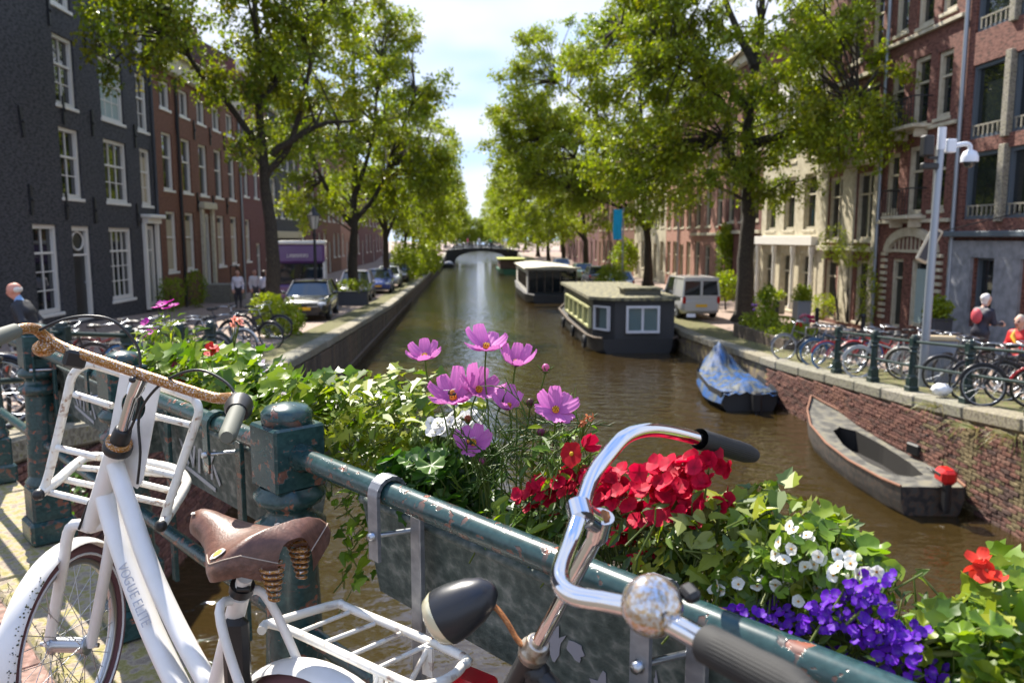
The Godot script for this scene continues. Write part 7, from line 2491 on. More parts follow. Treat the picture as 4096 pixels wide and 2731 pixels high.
	m.tube(path([Vector3(0.021,3.87,-1.111), Vector3(0.036,3.859,-1.109), Vector3(0.051,3.841,-1.101), Vector3(0.066,3.818,-1.092), Vector3(0.082,3.806,-1.089)], 4).map(P), 0.0085, 8, true, 0.35)
	part(t, "lamp_bracket", m, rust)
	# wheel under the handlebar, out of frame but real
	var hub := hx.origin + Vector3(0.06, 0, 0.3)
	hub.y = 2.95 + 0.3 - o.y
	for s in [-1, 1]:
		m = MB.new()
		m.tube([hx.origin - ax * 0.2, hx.origin - ax * 0.22 + Vector3(0, 0, s * 0.05), hub + Vector3(0, 0, s * 0.055)], 0.012, 8)
		part(t, "fork_blade", m, MT.black)
	wheel_big(t, hub, Vector3(0.15, 0, 1), 0.3, MT.rubber, MT.black, 0.3, 2.6)

# ---------- flowers and foliage in the boxes ----------
func outline_leaf(pts: Array, fold: float, cup: float) -> MB:   # half outline from base to tip, mirrored
	var m := MB.new()
	var n := pts.size()
	for s in [-1, 1]:
		var mid := []
		var edge := []
		for p in pts:
			mid.append(Vector3(0, -cup * p[1] * p[1], -p[1]))
			edge.append(Vector3(s * p[0], fold * absf(p[0]) - cup * p[1] * p[1], -p[1]))
		for j in n - 1:
			var nn := Vector3(-s * fold, 1, 0).normalized()
			var a := m.vert(mid[j], nn, Vector2(0, pts[j][1]))
			var b := m.vert(edge[j], nn, Vector2(1, pts[j][1]))
			var c := m.vert(edge[j + 1], nn, Vector2(1, pts[j + 1][1]))
			var d := m.vert(mid[j + 1], nn, Vector2(0, pts[j + 1][1]))
			m.tri(a, b, c); m.tri(a, c, d)
	return m

func disc_leaf(lobes: int, depth: float, wave: float, notch := 0.35) -> MB:   # round scalloped leaf, stalk at the middle of the base
	var m := MB.new()
	var g := []
	for j in 4:
		var row := []
		for q in 29:
			var u := q / 28.0
			var a := lerpf(notch, TAU - notch, u) + PI / 2
			var r := j / 3.0 * (1.0 - depth * absf(sin(u * lobes * PI)) * (j / 3.0))
			row.append(Vector3(cos(a) * r, wave * sin(u * lobes * TAU / 2.0) * r + 0.22 * r * r, -sin(a) * r * -1.0))
		g.append(row)
	m.grid(g)
	for j in m.n.size():
		if m.n[j].y < 0: m.n[j] = -m.n[j]
	var old := m.i.duplicate()
	m.i.clear()
	for j in range(0, old.size(), 3): m.tri(old[j], old[j + 1], old[j + 2])
	return m

func flower_mesh(n: int, len: float, wid: float, cup: float, c0: Color, c1: Color, notch := 0.0) -> MB:
	var m := MB.new()
	for k in n:
		petal(m, TAU * k / n + R.randf_range(-0.1, 0.1), len * R.randf_range(0.88, 1.1), wid, cup, c0, c1, notch)
	return m

func petal(m: MB, a: float, len: float, wid: float, cup: float, c0: Color, c1: Color, notch := 0.0, nq := 7, nj := 6) -> void:
	var b := Basis(Vector3.UP, a)
	var first := m.v.size()
	var g := []
	for j in nj:
		var u := float(j) / (nj - 1)
		var w := wid * pow(sin(lerpf(0.14, 2.45, u)), 0.8)
		var row := []
		for q in nq:
			var s := lerpf(-1.0, 1.0, float(q) / (nq - 1))
			var tip := len * (u - notch * u * absf(sin(s * 4.2)) * (1.0 if u > 0.9 else 0.0))
			row.append(b * Vector3(s * w, cup * u * u * len + 0.05 * len * (1.0 - s * s) * u - 0.02 * len * cos(s * 9.0) * u, -tip))
		g.append(row)
	var c := m.v.size()
	m.grid(g)
	for j in nj:
		for q in nq:
			var u := float(j) / (nj - 1)
			m.c[c + j * nq + q] = c0.srgb_to_linear().lerp(c1.srgb_to_linear(), pow(u, 0.4)) * (1.0 if q % 2 else 0.9)

func inside(poly: PackedVector2Array) -> Vector2:
	var lo := poly[0]
	var hi := poly[0]
	for p in poly:
		lo = lo.min(p); hi = hi.max(p)
	for k in 60:
		var p := Vector2(R.randf_range(lo.x, hi.x), R.randf_range(lo.y, hi.y))
		if Geometry2D.is_point_in_polygon(p, poly): return p
	return poly[0]

var leaf_of := {}

func leaf_mesh(m: MB) -> ArrayMesh:
	if not leaf_of.has(m): leaf_of[m] = m.mesh()
	return leaf_of[m]

# leaves through a mass whose face towards the viewer is the polygon (along the railing, height)
func foliage(t: Node3D, poly: PackedVector2Array, n0: float, n1: float, count: int, each: int, shapes: Array, size: float, cols: Array, face := 0.5, stalk := 0.0) -> void:
	var o := t.position
	var key := "%s" % [cols]
	if not MT.has(key):
		var ms := []
		for c in cols:
			var l: StandardMaterial3D = MT.leaf.duplicate()
			l.albedo_color = c
			ms.append(l)
		MT[key] = ms
	var all := []
	for k in count:
		var p := inside(poly)
		var nn := lerpf(n0, n1, R.randf())
		var at := rail_pt(p.x, p.y + R.randf_range(-0.01, 0.01), nn)
		var to := (Vector3(0, 1.0, 0) + NO * -face + rv(0.75)).normalized()
		var f := rv(1.0)
		f = (f - to * f.dot(to)).normalized()
		var b := Basis(f.cross(to), to, -f).orthonormalized()
		all.append([nn, Transform3D(b * Basis.from_scale(Vector3.ONE * size * R.randf_range(0.6, 1.25)), at - o)])
	all.sort_custom(func(a: Array, b: Array) -> bool: return a[0] < b[0])
	var xfs := []
	var tint := PackedColorArray()
	for k in all.size():
		if k < each:
			part(t, "leaf", leaf_mesh(shapes[R.randi() % shapes.size()]), MT[key][R.randi() % cols.size()], all[k][1])
		else:
			xfs.append(all[k][1])
			tint.append((cols[R.randi() % cols.size()] as Color).srgb_to_linear())
	if xfs:
		crown(t, "foliage", xfs, tint, shapes[0].loose(), MT.leaf).set_meta("kind", "stuff")
	if stalk > 0.0:
		var st := MB.new()
		st.col = lin(0.16, 0.2, 0.05)
		for k in range(0, all.size(), 3):
			var q: Vector3 = (all[k][1] as Transform3D).origin
			st.tube([q, q + rv(0.02) + Vector3(0, -stalk * 0.5, 0), q + rv(0.04) + Vector3(0, -stalk, 0)], [0.0012, 0.0016, 0.002], 4, false)
		part(t, "stalks", st, MT.leaf).set_meta("kind", "stuff")

func plant(called: String, label: String, cat: String, s: float) -> Node3D:
	return thing(called, label, cat, rail_pt(s, 3.78, 1.075))

func planting() -> void:
	var ivy := [outline_leaf([[0.0, 0.0], [0.34, -0.16], [0.3, 0.06], [0.52, 0.26], [0.24, 0.42], [0.2, 0.62], [0.0, 1.0]], 0.25, 0.15), outline_leaf([[0.0, 0.0], [0.26, -0.12], [0.34, 0.08], [0.36, 0.24], [0.3, 0.44], [0.16, 0.7], [0.0, 0.92]], 0.45, 0.3), outline_leaf([[0.0, 0.0], [0.3, -0.2], [0.22, 0.02], [0.6, 0.16], [0.22, 0.36], [0.26, 0.55], [0.0, 1.1]], -0.2, 0.1)]
	var ger := [disc_leaf(7, 0.12, 0.12)]
	var ruf := [disc_leaf(9, 0.16, 0.12)]
	var lob := [disc_leaf(5, 0.28, 0.05)]
	var lance := [outline_leaf([[0.0, 0.0], [0.1, 0.2], [0.2, 0.5], [0.12, 0.85], [0.0, 1.0]], 0.5, 0.45), outline_leaf([[0.0, 0.0], [0.13, 0.2], [0.17, 0.45], [0.1, 0.78], [0.0, 1.0]], 0.3, 0.2)]
	var small := [disc_leaf(5, 0.1, 0.05, 0.2)]
	var yg := [lin(0.24, 0.3, 0.014), lin(0.18, 0.26, 0.014), lin(0.33, 0.36, 0.03), lin(0.1, 0.17, 0.014)]
	var mg := [lin(0.12, 0.22, 0.016), lin(0.17, 0.28, 0.02), lin(0.075, 0.15, 0.014), lin(0.24, 0.33, 0.025)]
	var dg := [lin(0.045, 0.12, 0.018), lin(0.06, 0.15, 0.022), lin(0.03, 0.08, 0.014), lin(0.1, 0.2, 0.025)]
	var gg := [lin(0.08, 0.14, 0.03), lin(0.12, 0.19, 0.04), lin(0.06, 0.1, 0.03)]
	# --- ivy by the post ---
	var t := plant("ivy_plant", "bright variegated ivy spilling over the box right of the square post", "ivy", -0.05)
	foliage(t, PackedVector2Array([Vector2(-0.328,3.963),Vector2(-0.201,4.006),Vector2(-0.062,4.038),Vector2(0.141,4.048),Vector2(0.279,4.000),Vector2(0.290,3.949),Vector2(0.192,3.904),Vector2(0.142,3.799),Vector2(-0.012,3.746),Vector2(-0.191,3.768),Vector2(-0.270,3.882)]), 1.0, 1.3, 780, 230, ivy, 0.036, yg, 0.45, 0.03)
	foliage(t, PackedVector2Array([Vector2(0.013,3.762),Vector2(0.187,3.835),Vector2(0.241,3.783),Vector2(0.181,3.681),Vector2(0.136,3.550),Vector2(0.086,3.550),Vector2(0.062,3.693)]), 0.99, 1.1, 90, 60, ivy, 0.034, mg, 0.9, 0.03)
	# --- ivy-leaved geranium left of the post ---
	t = plant("geranium_plant", "lush scalloped-leaf geranium left of the square post", "geranium", -0.55)
	foliage(t, PackedVector2Array([Vector2(-0.729,3.939),Vector2(-0.597,3.984),Vector2(-0.423,3.976),Vector2(-0.287,4.020),Vector2(-0.165,4.027),Vector2(-0.103,3.991),Vector2(-0.161,3.903),Vector2(-0.380,3.833),Vector2(-0.676,3.817)]), 1.0, 1.22, 190, 150, lob, 0.034, mg, 0.5, 0.06)
	foliage(t, PackedVector2Array([Vector2(-0.552,3.885),Vector2(-0.350,3.903),Vector2(-0.148,3.924),Vector2(-0.014,3.905),Vector2(-0.105,3.859),Vector2(-0.411,3.834)]), 0.98, 1.12, 60, 50, lob, 0.03, yg, 0.6, 0.04)
	# --- mixed leafy plants at the far end of the box ---
	t = plant("daisy_plant", "upright leafy daisy bush with magenta heads at the far end of the boxes", "daisy plant", -1.6)
	foliage(t, PackedVector2Array([Vector2(-1.646,3.945),Vector2(-1.515,4.072),Vector2(-1.376,4.117),Vector2(-1.269,4.091),Vector2(-1.184,4.008),Vector2(-1.189,3.910),Vector2(-1.418,3.847)]), 1.02, 1.2, 130, 110, lance, 0.05, yg, 0.5, 0.05)
	for q in [Vector3(-1.175,4.148,-3.098), Vector3(-1.128,4.159,-3.042), Vector3(-1.121,4.144,-3.065), Vector3(-1.124,4.139,-3.006), Vector3(-1.207,4.131,-3.135), Vector3(-1.301,4.063,-3.246), Vector3(-1.246,4.035,-3.151), Vector3(-1.287,4.012,-3.23)]:
		blossom(t, q, (Vector3(0, 1, 0) + NO * -0.35 + rv(0.4)), 9, 0.022, 0.0055, 0.2, lin(0.42, 0.005, 0.25), lin(0.5, 0.015, 0.34), lin(0.12, 0.01, 0.12), q - Vector3(0, 0.16, 0) + rv(0.03))
	t = plant("geranium_plant", "sunlit round-leaf geranium with red blooms behind the white bicycle's bars", "geranium", -1.15)
	foliage(t, PackedVector2Array([Vector2(-1.752,3.899),Vector2(-1.534,3.958),Vector2(-1.123,4.016),Vector2(-0.929,4.020),Vector2(-0.655,4.027),Vector2(-0.540,3.950),Vector2(-0.607,3.878),Vector2(-0.992,3.811),Vector2(-1.277,3.817),Vector2(-1.766,3.823)]), 1.0, 1.25, 330, 200, lob, 0.04, mg, 0.5, 0.05)
	foliage(t, PackedVector2Array([Vector2(-1.172,3.904),Vector2(-0.810,4.008),Vector2(-0.550,3.996),Vector2(-0.466,3.940),Vector2(-0.831,3.828)]), 0.99, 1.15, 120, 90, small, 0.022, yg, 0.5, 0.03)
	for q in [[Vector3(-0.877,4.021,-2.713), lin(0.62, 0.015, 0.01)], [Vector3(-1.052,3.913,-2.89), lin(0.62, 0.012, 0.012)], [Vector3(-1.027,3.902,-2.86), lin(0.62, 0.015, 0.01)], [Vector3(-1.074,3.924,-2.931), lin(0.55, 0.03, 0.2)]]:
		for k in 7:
			blossom(t, q[0] + rv(0.018), Vector3(0, 0.7, 0) + NO * -0.6 + rv(0.7), 5, 0.015, 0.0085, 0.1, q[1], (q[1] as Color).lightened(0.05), lin(0.3, 0.01, 0.01), q[0] - Vector3(0, 0.06, 0))
	for k in 9:
		blossom(t, Vector3(-0.554,4.02,-2.299) + U * R.randf_range(-0.16, 0.05) + Vector3(0, R.randf_range(-0.07, 0.02), 0), Vector3(0, 1, 0) + NO * -0.4 + rv(0.5), 7, 0.012, 0.004, 0.15, lin(0.6, 0.45, 0.6), lin(0.75, 0.68, 0.74), lin(0.3, 0.15, 0.05), Vector3(-0.556,3.969,-2.302))
	# pale salmon umbel on a bare stalk
	for k in 6:
		blossom(t, Vector3(-0.75,4.129,-2.594) + rv(0.014), Vector3(0, 0.5, 0) + rv(0.9), 5, 0.013, 0.0045, 0.15, lin(0.7, 0.18, 0.12), lin(0.72, 0.3, 0.24), lin(0.5, 0.1, 0.05), Vector3(-0.773,4.04,-2.621))
	# --- dark geranium and white umbels in the middle ---
	t = plant("geranium_plant", "dark ruffled geranium with white umbels beneath the cosmos", "geranium", 0.3)
	foliage(t, PackedVector2Array([Vector2(0.266,3.871),Vector2(0.361,3.931),Vector2(0.484,3.941),Vector2(0.534,3.904),Vector2(0.526,3.835),Vector2(0.467,3.781),Vector2(0.366,3.805),Vector2(0.274,3.825)]), 0.98, 1.16, 200, 170, ruf, 0.03, dg, 0.6, 0.05)
	for q in [Vector3(-0.078,3.977,-1.767), Vector3(-0.031,3.993,-1.742), Vector3(0.003,3.997,-1.733), Vector3(-0.051,3.97,-1.766)]:
		for k in 12:
			blossom(t, q + rv(0.026) * Vector3(1, 0.6, 1), Vector3(0, 0.8, 0) + NO * -0.5 + rv(0.7), 5, 0.014, 0.0085, 0.1, lin(0.78, 0.78, 0.75), lin(0.84, 0.84, 0.83), lin(0.5, 0.5, 0.3), q - Vector3(0, 0.05, 0))
	for q in [Vector3(-0.123,3.957,-1.742), Vector3(-0.037,3.973,-1.657)]:
		var bd := MB.new()
		bd.col = lin(0.16, 0.22, 0.04)
		for k in 16: bd.ball(q + rv(0.016) - t.position, Vector3(0.005, 0.009, 0.005), Basis.from_euler(rv(0.8)), 6, 4)
		bd.tube([q - t.position, q + Vector3(0.02, -0.04, 0) - t.position, q + Vector3(0.035, -0.1, 0.02) - t.position], 0.003, 6)
		part(t, "bud_cluster", bd, MT.leaf)
	cosmos()
	# --- red flowers ---
	t = plant("red_flower_plant", "bushy plant massed with crimson ruffled flowers in front of the chrome handlebar", "flowering plant", 0.95)
	foliage(t, PackedVector2Array([Vector2(0.710,3.908),Vector2(0.823,3.960),Vector2(0.990,3.960),Vector2(1.091,3.999),Vector2(1.110,3.918),Vector2(1.046,3.855),Vector2(0.947,3.839),Vector2(0.814,3.840),Vector2(0.722,3.867)]), 0.98, 1.15, 380, 220, lance, 0.034, gg, 0.4, 0.06)
	foliage(t, PackedVector2Array([Vector2(0.535,3.804),Vector2(0.669,3.876),Vector2(0.798,3.900),Vector2(0.842,3.862),Vector2(0.742,3.808),Vector2(0.591,3.782)]), 0.97, 1.1, 90, 80, lance, 0.06, mg, 0.3, 0.05)
	var fl := []
	for k in 4:
		var fm := MB.new()
		for j in 5:
			petal(fm, TAU * j / 5 + R.randf_range(-0.15, 0.15), 0.015 * R.randf_range(0.85, 1.15), 0.0095, R.randf_range(0.0, 0.45), lin(0.3, 0.0, 0.02), lin([0.56, 0.62, 0.48, 0.66][k], 0.005, [0.035, 0.045, 0.03, 0.05][k]), 0.06, 5, 4)
		fl.append(fm.mesh())
	var heads := [[PackedVector2Array([Vector2(0.700,3.897),Vector2(0.712,3.943),Vector2(0.764,3.947),Vector2(0.819,3.975),Vector2(0.841,3.952),Vector2(0.798,3.917),Vector2(0.724,3.885)]), 52], [PackedVector2Array([Vector2(0.840,3.988),Vector2(0.882,3.989),Vector2(0.911,3.996),Vector2(0.986,4.008),Vector2(1.004,3.983),Vector2(0.969,3.940),Vector2(0.913,3.922),Vector2(0.862,3.949)]), 52], [PackedVector2Array([Vector2(0.971,3.986),Vector2(0.988,4.020),Vector2(1.023,4.042),Vector2(1.073,4.056),Vector2(1.117,4.051),Vector2(1.125,4.035),Vector2(1.091,4.013),Vector2(1.076,3.974),Vector2(1.043,3.951),Vector2(0.991,3.945)]), 70], [PackedVector2Array([Vector2(0.916,3.917),Vector2(0.959,3.940),Vector2(1.022,3.945),Vector2(1.023,3.919),Vector2(0.960,3.890),Vector2(0.922,3.864)]), 22], [PackedVector2Array([Vector2(1.063,3.978),Vector2(1.126,4.000),Vector2(1.135,3.968),Vector2(1.097,3.944)]), 13], [PackedVector2Array([Vector2(0.968,3.869),Vector2(1.013,3.886),Vector2(1.014,3.860),Vector2(0.969,3.842)]), 6], [PackedVector2Array([Vector2(0.786,3.894),Vector2(0.808,3.899),Vector2(0.807,3.878),Vector2(0.790,3.874)]), 2]]
	for h in heads:
		for k in int(h[1]):
			var p := inside(h[0])
			var at := rail_pt(p.x, p.y, R.randf_range(1.0, 1.1))
			var up := (Vector3(0, 0.75, 0) + NO * -0.7 + rv(0.75)).normalized()
			var b := Basis(up.cross(Vector3.RIGHT).normalized(), up, Vector3.ZERO)
			b.z = b.x.cross(up)
			part(t, "flower", fl[R.randi() % 4], MT.petal, Transform3D(b * Basis(Vector3.UP, R.randf() * TAU) * Basis.from_scale(Vector3.ONE * R.randf_range(0.8, 1.15)), at - t.position))
	var st := MB.new()
	st.col = lin(0.12, 0.17, 0.04)
	for h in heads:
		for k in 5:
			var p := inside(h[0])
			st.tube([rail_pt(p.x, p.y, 1.05) - t.position, rail_pt(p.x - 0.01, p.y - 0.06, 1.055) - t.position, rail_pt(p.x - 0.02, 3.8, 1.06) - t.position], [0.0015, 0.002, 0.0025], 5, false)
	part(t, "stems", st, MT.leaf).set_meta("kind", "stuff")
	# red trumpet flowers with a yellow eye
	t = plant("trumpet_flower_plant", "velvety red trumpet flower with a yellow throat beside the chrome bar", "flowering plant", 0.75)
	foliage(t, PackedVector2Array([Vector2(0.701,4.007),Vector2(0.770,4.045),Vector2(0.825,4.014),Vector2(0.826,3.965),Vector2(0.760,3.933),Vector2(0.701,3.954)]), 1.0, 1.15, 90, 80, lance, 0.032, mg, 0.5, 0.05)
	blossom(t, Vector3(0.175,4.026,-1.343), NO * -1.0 + Vector3(0, 0.35, 0), 5, 0.022, 0.0155, 0.05, lin(0.3, 0.002, 0.006), lin(0.42, 0.004, 0.012), lin(0.6, 0.36, 0.02), Vector3(0.187,3.955,-1.453))
	blossom(t, Vector3(0.197,4.04,-1.348), U * 1.0 + Vector3(0, 0.5, 0), 5, 0.017, 0.01, 1.4, lin(0.3, 0.002, 0.01), lin(0.5, 0.006, 0.05), lin(0.3, 0.05, 0.02), Vector3(0.197,3.976,-1.41))
	for k in 5:
		blossom(t, Vector3(0.208,4.075,-1.397) + rv(0.012), rv(1.0), 4, 0.008, 0.002, 0.3, lin(0.35, 0.08, 0.02), lin(0.5, 0.2, 0.1), lin(0.3, 0.05, 0.02), Vector3(0.202,4.031,-1.42))
	# --- ivy on the right ---
	t = plant("ivy_plant", "pale trailing ivy between the crimson flowers and the white ones", "ivy", 1.15)
	foliage(t, PackedVector2Array([Vector2(0.996,3.887),Vector2(1.030,3.935),Vector2(1.095,3.985),Vector2(1.156,4.010),Vector2(1.199,4.010),Vector2(1.235,3.989),Vector2(1.283,3.963),Vector2(1.321,3.949),Vector2(1.287,3.879),Vector2(1.207,3.844),Vector2(1.100,3.843),Vector2(1.015,3.854)]), 0.985, 1.2, 520, 260, ivy, 0.031, yg + [lin(0.26, 0.3, 0.08), lin(0.1, 0.16, 0.05)], 0.55, 0.03)
	# --- white bacopa ---
	t = plant("white_flower_plant", "small-leaved plant dotted with white yellow-throated flowers", "flowering plant", 1.35)
	foliage(t, PackedVector2Array([Vector2(1.113,3.854),Vector2(1.187,3.906),Vector2(1.239,3.992),Vector2(1.278,3.996),Vector2(1.311,3.970),Vector2(1.353,3.964),Vector2(1.377,3.947),Vector2(1.357,3.903),Vector2(1.265,3.864),Vector2(1.160,3.830)]), 0.98, 1.14, 340, 200, small, 0.014, mg, 0.5, 0.03)
	for q in [[1822,1213], [1838,1220], [1820,1238], [1845,1240], [1858,1236], [1828,1252], [1868,1248], [1800,1250], [1812,1265], [1935,1275], [1960,1282], [1972,1290], [1912,1270], [1945,1300], [1895,1290], [1870,1300], [1840,1310], [1985,1322], [2012,1318], [1965,1330], [1720,1335], [1690,1345], [1662,1340], [1740,1320], [1700,1362], [1648,1350], [1760,1350], [1935,1345], [2000,1345], [1900,1345], [1880,1360], [1990,1370], [1862,1375]]:
		var p := wb(q[0], q[1])
		blossom(t, p, Vector3(0, 0.6, 0) + NO * -0.8 + rv(0.6), 5, 0.0088, 0.0058, 0.12, lin(0.78, 0.7, 0.4), lin(0.84, 0.84, 0.82), lin(0.65, 0.32, 0.02), p - Vector3(0, 0.03, 0))
	for k in 22:
		var sp := inside(PackedVector2Array([Vector2(1.150,3.881),Vector2(1.220,3.927),Vector2(1.269,4.009),Vector2(1.306,4.013),Vector2(1.337,3.992),Vector2(1.377,3.983),Vector2(1.394,3.968),Vector2(1.369,3.933),Vector2(1.293,3.907),Vector2(1.194,3.873)]))
		var p := rail_pt(sp.x, sp.y, R.randf_range(0.97, 1.04))
		blossom(t, p, Vector3(0, 0.6, 0) + NO * -0.8 + rv(0.6), 5, 0.0088, 0.0058, 0.12, lin(0.78, 0.7, 0.4), lin(0.84, 0.84, 0.82), lin(0.65, 0.32, 0.02), p - Vector3(0, 0.03, 0))
	# --- violet lobelia ---
	t = plant("lobelia_plant", "sprawling lobelia covered in small violet flowers above the handlebar grip", "lobelia", 1.55)
	foliage(t, PackedVector2Array([Vector2(1.125,3.824),Vector2(1.212,3.876),Vector2(1.310,3.906),Vector2(1.365,3.971),Vector2(1.410,3.961),Vector2(1.449,3.917),Vector2(1.491,3.877),Vector2(1.509,3.828),Vector2(1.377,3.767),Vector2(1.283,3.803),Vector2(1.207,3.826)]), 0.96, 1.1, 420, 270, lance, 0.021, mg + gg, 0.5, 0.03)
	var lf := []
	for k in 3:
		var fm := MB.new()
		for j in 5:
			petal(fm, [0.0, 0.75, -0.75, 2.5, -2.5][j], 0.0082 if j < 3 else 0.005, 0.0042 if j < 3 else 0.0022, R.randf_range(0.0, 0.3), lin(0.2, 0.1, 0.45), lin([0.13, 0.17, 0.1][k], 0.01, [0.48, 0.55, 0.42][k]), 0.0, 5, 4)
		lf.append(fm.mesh())
	for q in [[PackedVector2Array([Vector2(1.151,3.847),Vector2(1.208,3.884),Vector2(1.262,3.899),Vector2(1.324,3.905),Vector2(1.319,3.879),Vector2(1.250,3.866),Vector2(1.195,3.846)]), 66], [PackedVector2Array([Vector2(1.302,3.910),Vector2(1.348,3.950),Vector2(1.375,3.976),Vector2(1.412,3.982),Vector2(1.403,3.956),Vector2(1.421,3.933),Vector2(1.401,3.903),Vector2(1.351,3.890),Vector2(1.309,3.887)]), 110], [PackedVector2Array([Vector2(1.359,3.900),Vector2(1.413,3.926),Vector2(1.459,3.931),Vector2(1.456,3.896),Vector2(1.405,3.887)]), 70], [PackedVector2Array([Vector2(1.296,3.845),Vector2(1.326,3.863),Vector2(1.362,3.859),Vector2(1.328,3.820)]), 30], [PackedVector2Array([Vector2(1.389,3.870),Vector2(1.436,3.888),Vector2(1.476,3.888),Vector2(1.488,3.854),Vector2(1.450,3.837),Vector2(1.407,3.847)]), 60]]:
		for k in int(q[1]):
			var p := inside(q[0])
			var up := (Vector3(0, 0.7, 0) + NO * -0.8 + rv(0.6)).normalized()
			var b := Basis(up.cross(Vector3.RIGHT).normalized(), up, Vector3.ZERO)
			b.z = b.x.cross(up)
			part(t, "flower", lf[R.randi() % 3], MT.petal, Transform3D(b * Basis(Vector3.UP, R.randf() * TAU) * Basis.from_scale(Vector3.ONE * R.randf_range(0.8, 1.15)), rail_pt(p.x, p.y, R.randf_range(0.95, 1.01)) - t.position))
	# --- geranium at the right edge ---
	t = plant("geranium_plant", "yellow-green geranium with a few scarlet petals at the right end of the box", "geranium", 1.9)
	foliage(t, PackedVector2Array([Vector2(1.378,3.866),Vector2(1.432,3.892),Vector2(1.459,3.962),Vector2(1.479,3.974),Vector2(1.499,3.966),Vector2(1.536,3.970),Vector2(1.557,3.814),Vector2(1.451,3.764),Vector2(1.403,3.825)]), 1.02, 1.25, 360, 200, lob, 0.023, yg + mg, 0.5, 0.05)
	foliage(t, PackedVector2Array([Vector2(1.399,3.895),Vector2(1.450,3.926),Vector2(1.484,3.949),Vector2(1.516,3.950),Vector2(1.552,3.947),Vector2(1.569,3.846),Vector2(1.469,3.799),Vector2(1.423,3.856)]), 0.98, 1.06, 110, 100, ruf, 0.022, yg + mg, 0.6, 0.04)
	for q in [Vector3(0.636,4,-0.921), Vector3(0.635,3.992,-0.906), Vector3(0.635,3.988,-0.891), Vector3(0.634,3.988,-0.923), Vector3(0.645,3.989,-0.91)]:
		blossom(t, q, rv(0.8) + Vector3(0, 0.3, 0) + NO * -0.4, 4, 0.015, 0.008, 0.5, lin(0.62, 0.03, 0.02), lin(0.68, 0.05, 0.03), lin(0.5, 0.1, 0.05), Vector3(0.652,3.971,-0.902))
	for q in [[Vector3(0.544,3.892,-0.906), Vector3(0.583,3.919,-0.891), Vector3(0.61,3.91,-0.89)], [Vector3(0.55,3.89,-0.898), Vector3(0.587,3.896,-0.886), Vector3(0.617,3.903,-0.882)], [Vector3(0.571,3.872,-0.875), Vector3(0.606,3.883,-0.864), Vector3(0.641,3.896,-0.853)]]:
		var sm := MB.new()
		sm.col = lin(0.4, 0.42, 0.14)
		sm.tube(path(q.map(func(a: Vector3) -> Vector3: return a - t.position), 4), 0.0042, 8)
		part(t, "stalk", sm, MT.leaf)
	# --- trailing lobelia under the far rail ---
	t = plant("lobelia_plant", "small violet-flowered clump low behind the white front rack", "lobelia", -1.3)
	t.position = Vector3(-2.105,3.148,-4.075)
	foliage(t, PackedVector2Array([Vector2(-2.913,3.289),Vector2(-2.570,3.334),Vector2(-2.439,3.252),Vector2(-2.574,3.018),Vector2(-2.843,2.924),Vector2(-2.965,3.111)]), 1.0, 1.1, 70, 60, small, 0.02, dg, 0.5, 0.03)
	for k in 16:
		var p := inside(PackedVector2Array([Vector2(-2.787,3.283),Vector2(-2.488,3.344),Vector2(-2.434,3.257),Vector2(-2.565,3.048),Vector2(-2.738,3.003)]))
		part(t, "flower", lf[k % 3], MT.petal, Transform3D(Basis.from_euler(Vector3(1.2, 0, 0) + rv(0.8)), rail_pt(p.x, p.y, 0.995) - t.position))

func wb(x: float, y: float) -> Vector3:   # spots of the white flowers on the face of their plant
	var a := Vector2(1.150,3.885)
	var b := Vector2(1.400,3.967)
	var c := Vector2(1.146,3.979)
	var d := Vector2(1.395,4.046)
	var u := (x - 1640.0) / 400.0
	var v := (1340.0 - y) / 140.0
	var p := a.lerp(b, u).lerp(c.lerp(d, u), v)
	return rail_pt(p.x, p.y, R.randf_range(0.98, 1.02))

func blossom(t: Node3D, at: Vector3, face: Vector3, n: int, len: float, wid: float, cup: float, c0: Color, c1: Color, eye: Color, root: Vector3) -> MeshInstance3D:
	var up := face.normalized()
	var key := "%d %.4f %.4f %.2f %s" % [n, len, wid, cup, c1]
	if not win_cache.has(key):
		win_cache[key] = []
	var list: Array = win_cache[key]
	if list.size() < 3:
		var m := flower_mesh(n, len, wid, cup, c0, c1, 0.05)
		m.col = eye
		m.ball(Vector3(0, len * 0.06, 0), Vector3(len * 0.2, len * 0.12, len * 0.2), Basis(), 8, 5)
		list.append(m.mesh())
	var b := Basis(up.cross(Vector3(0.3, 0.2, 0.9)).normalized(), up, Vector3.ZERO)
	b.z = b.x.cross(up)
	var o := part(t, "flower", list[R.randi() % list.size()], MT.petal, Transform3D(b * Basis(Vector3.UP, R.randf() * TAU), at - t.position))
	var s := MB.new()
	s.col = lin(0.15, 0.2, 0.05)
	var bi := o.transform.affine_inverse()
	var r: Vector3 = bi * (root - t.position)
	s.tube([Vector3(0, -0.001, 0), Vector3(0, -len * 0.6, 0), r], [0.0012, 0.0011, 0.0015], 5, false)
	part(o, "stem", s, MT.leaf)
	return o

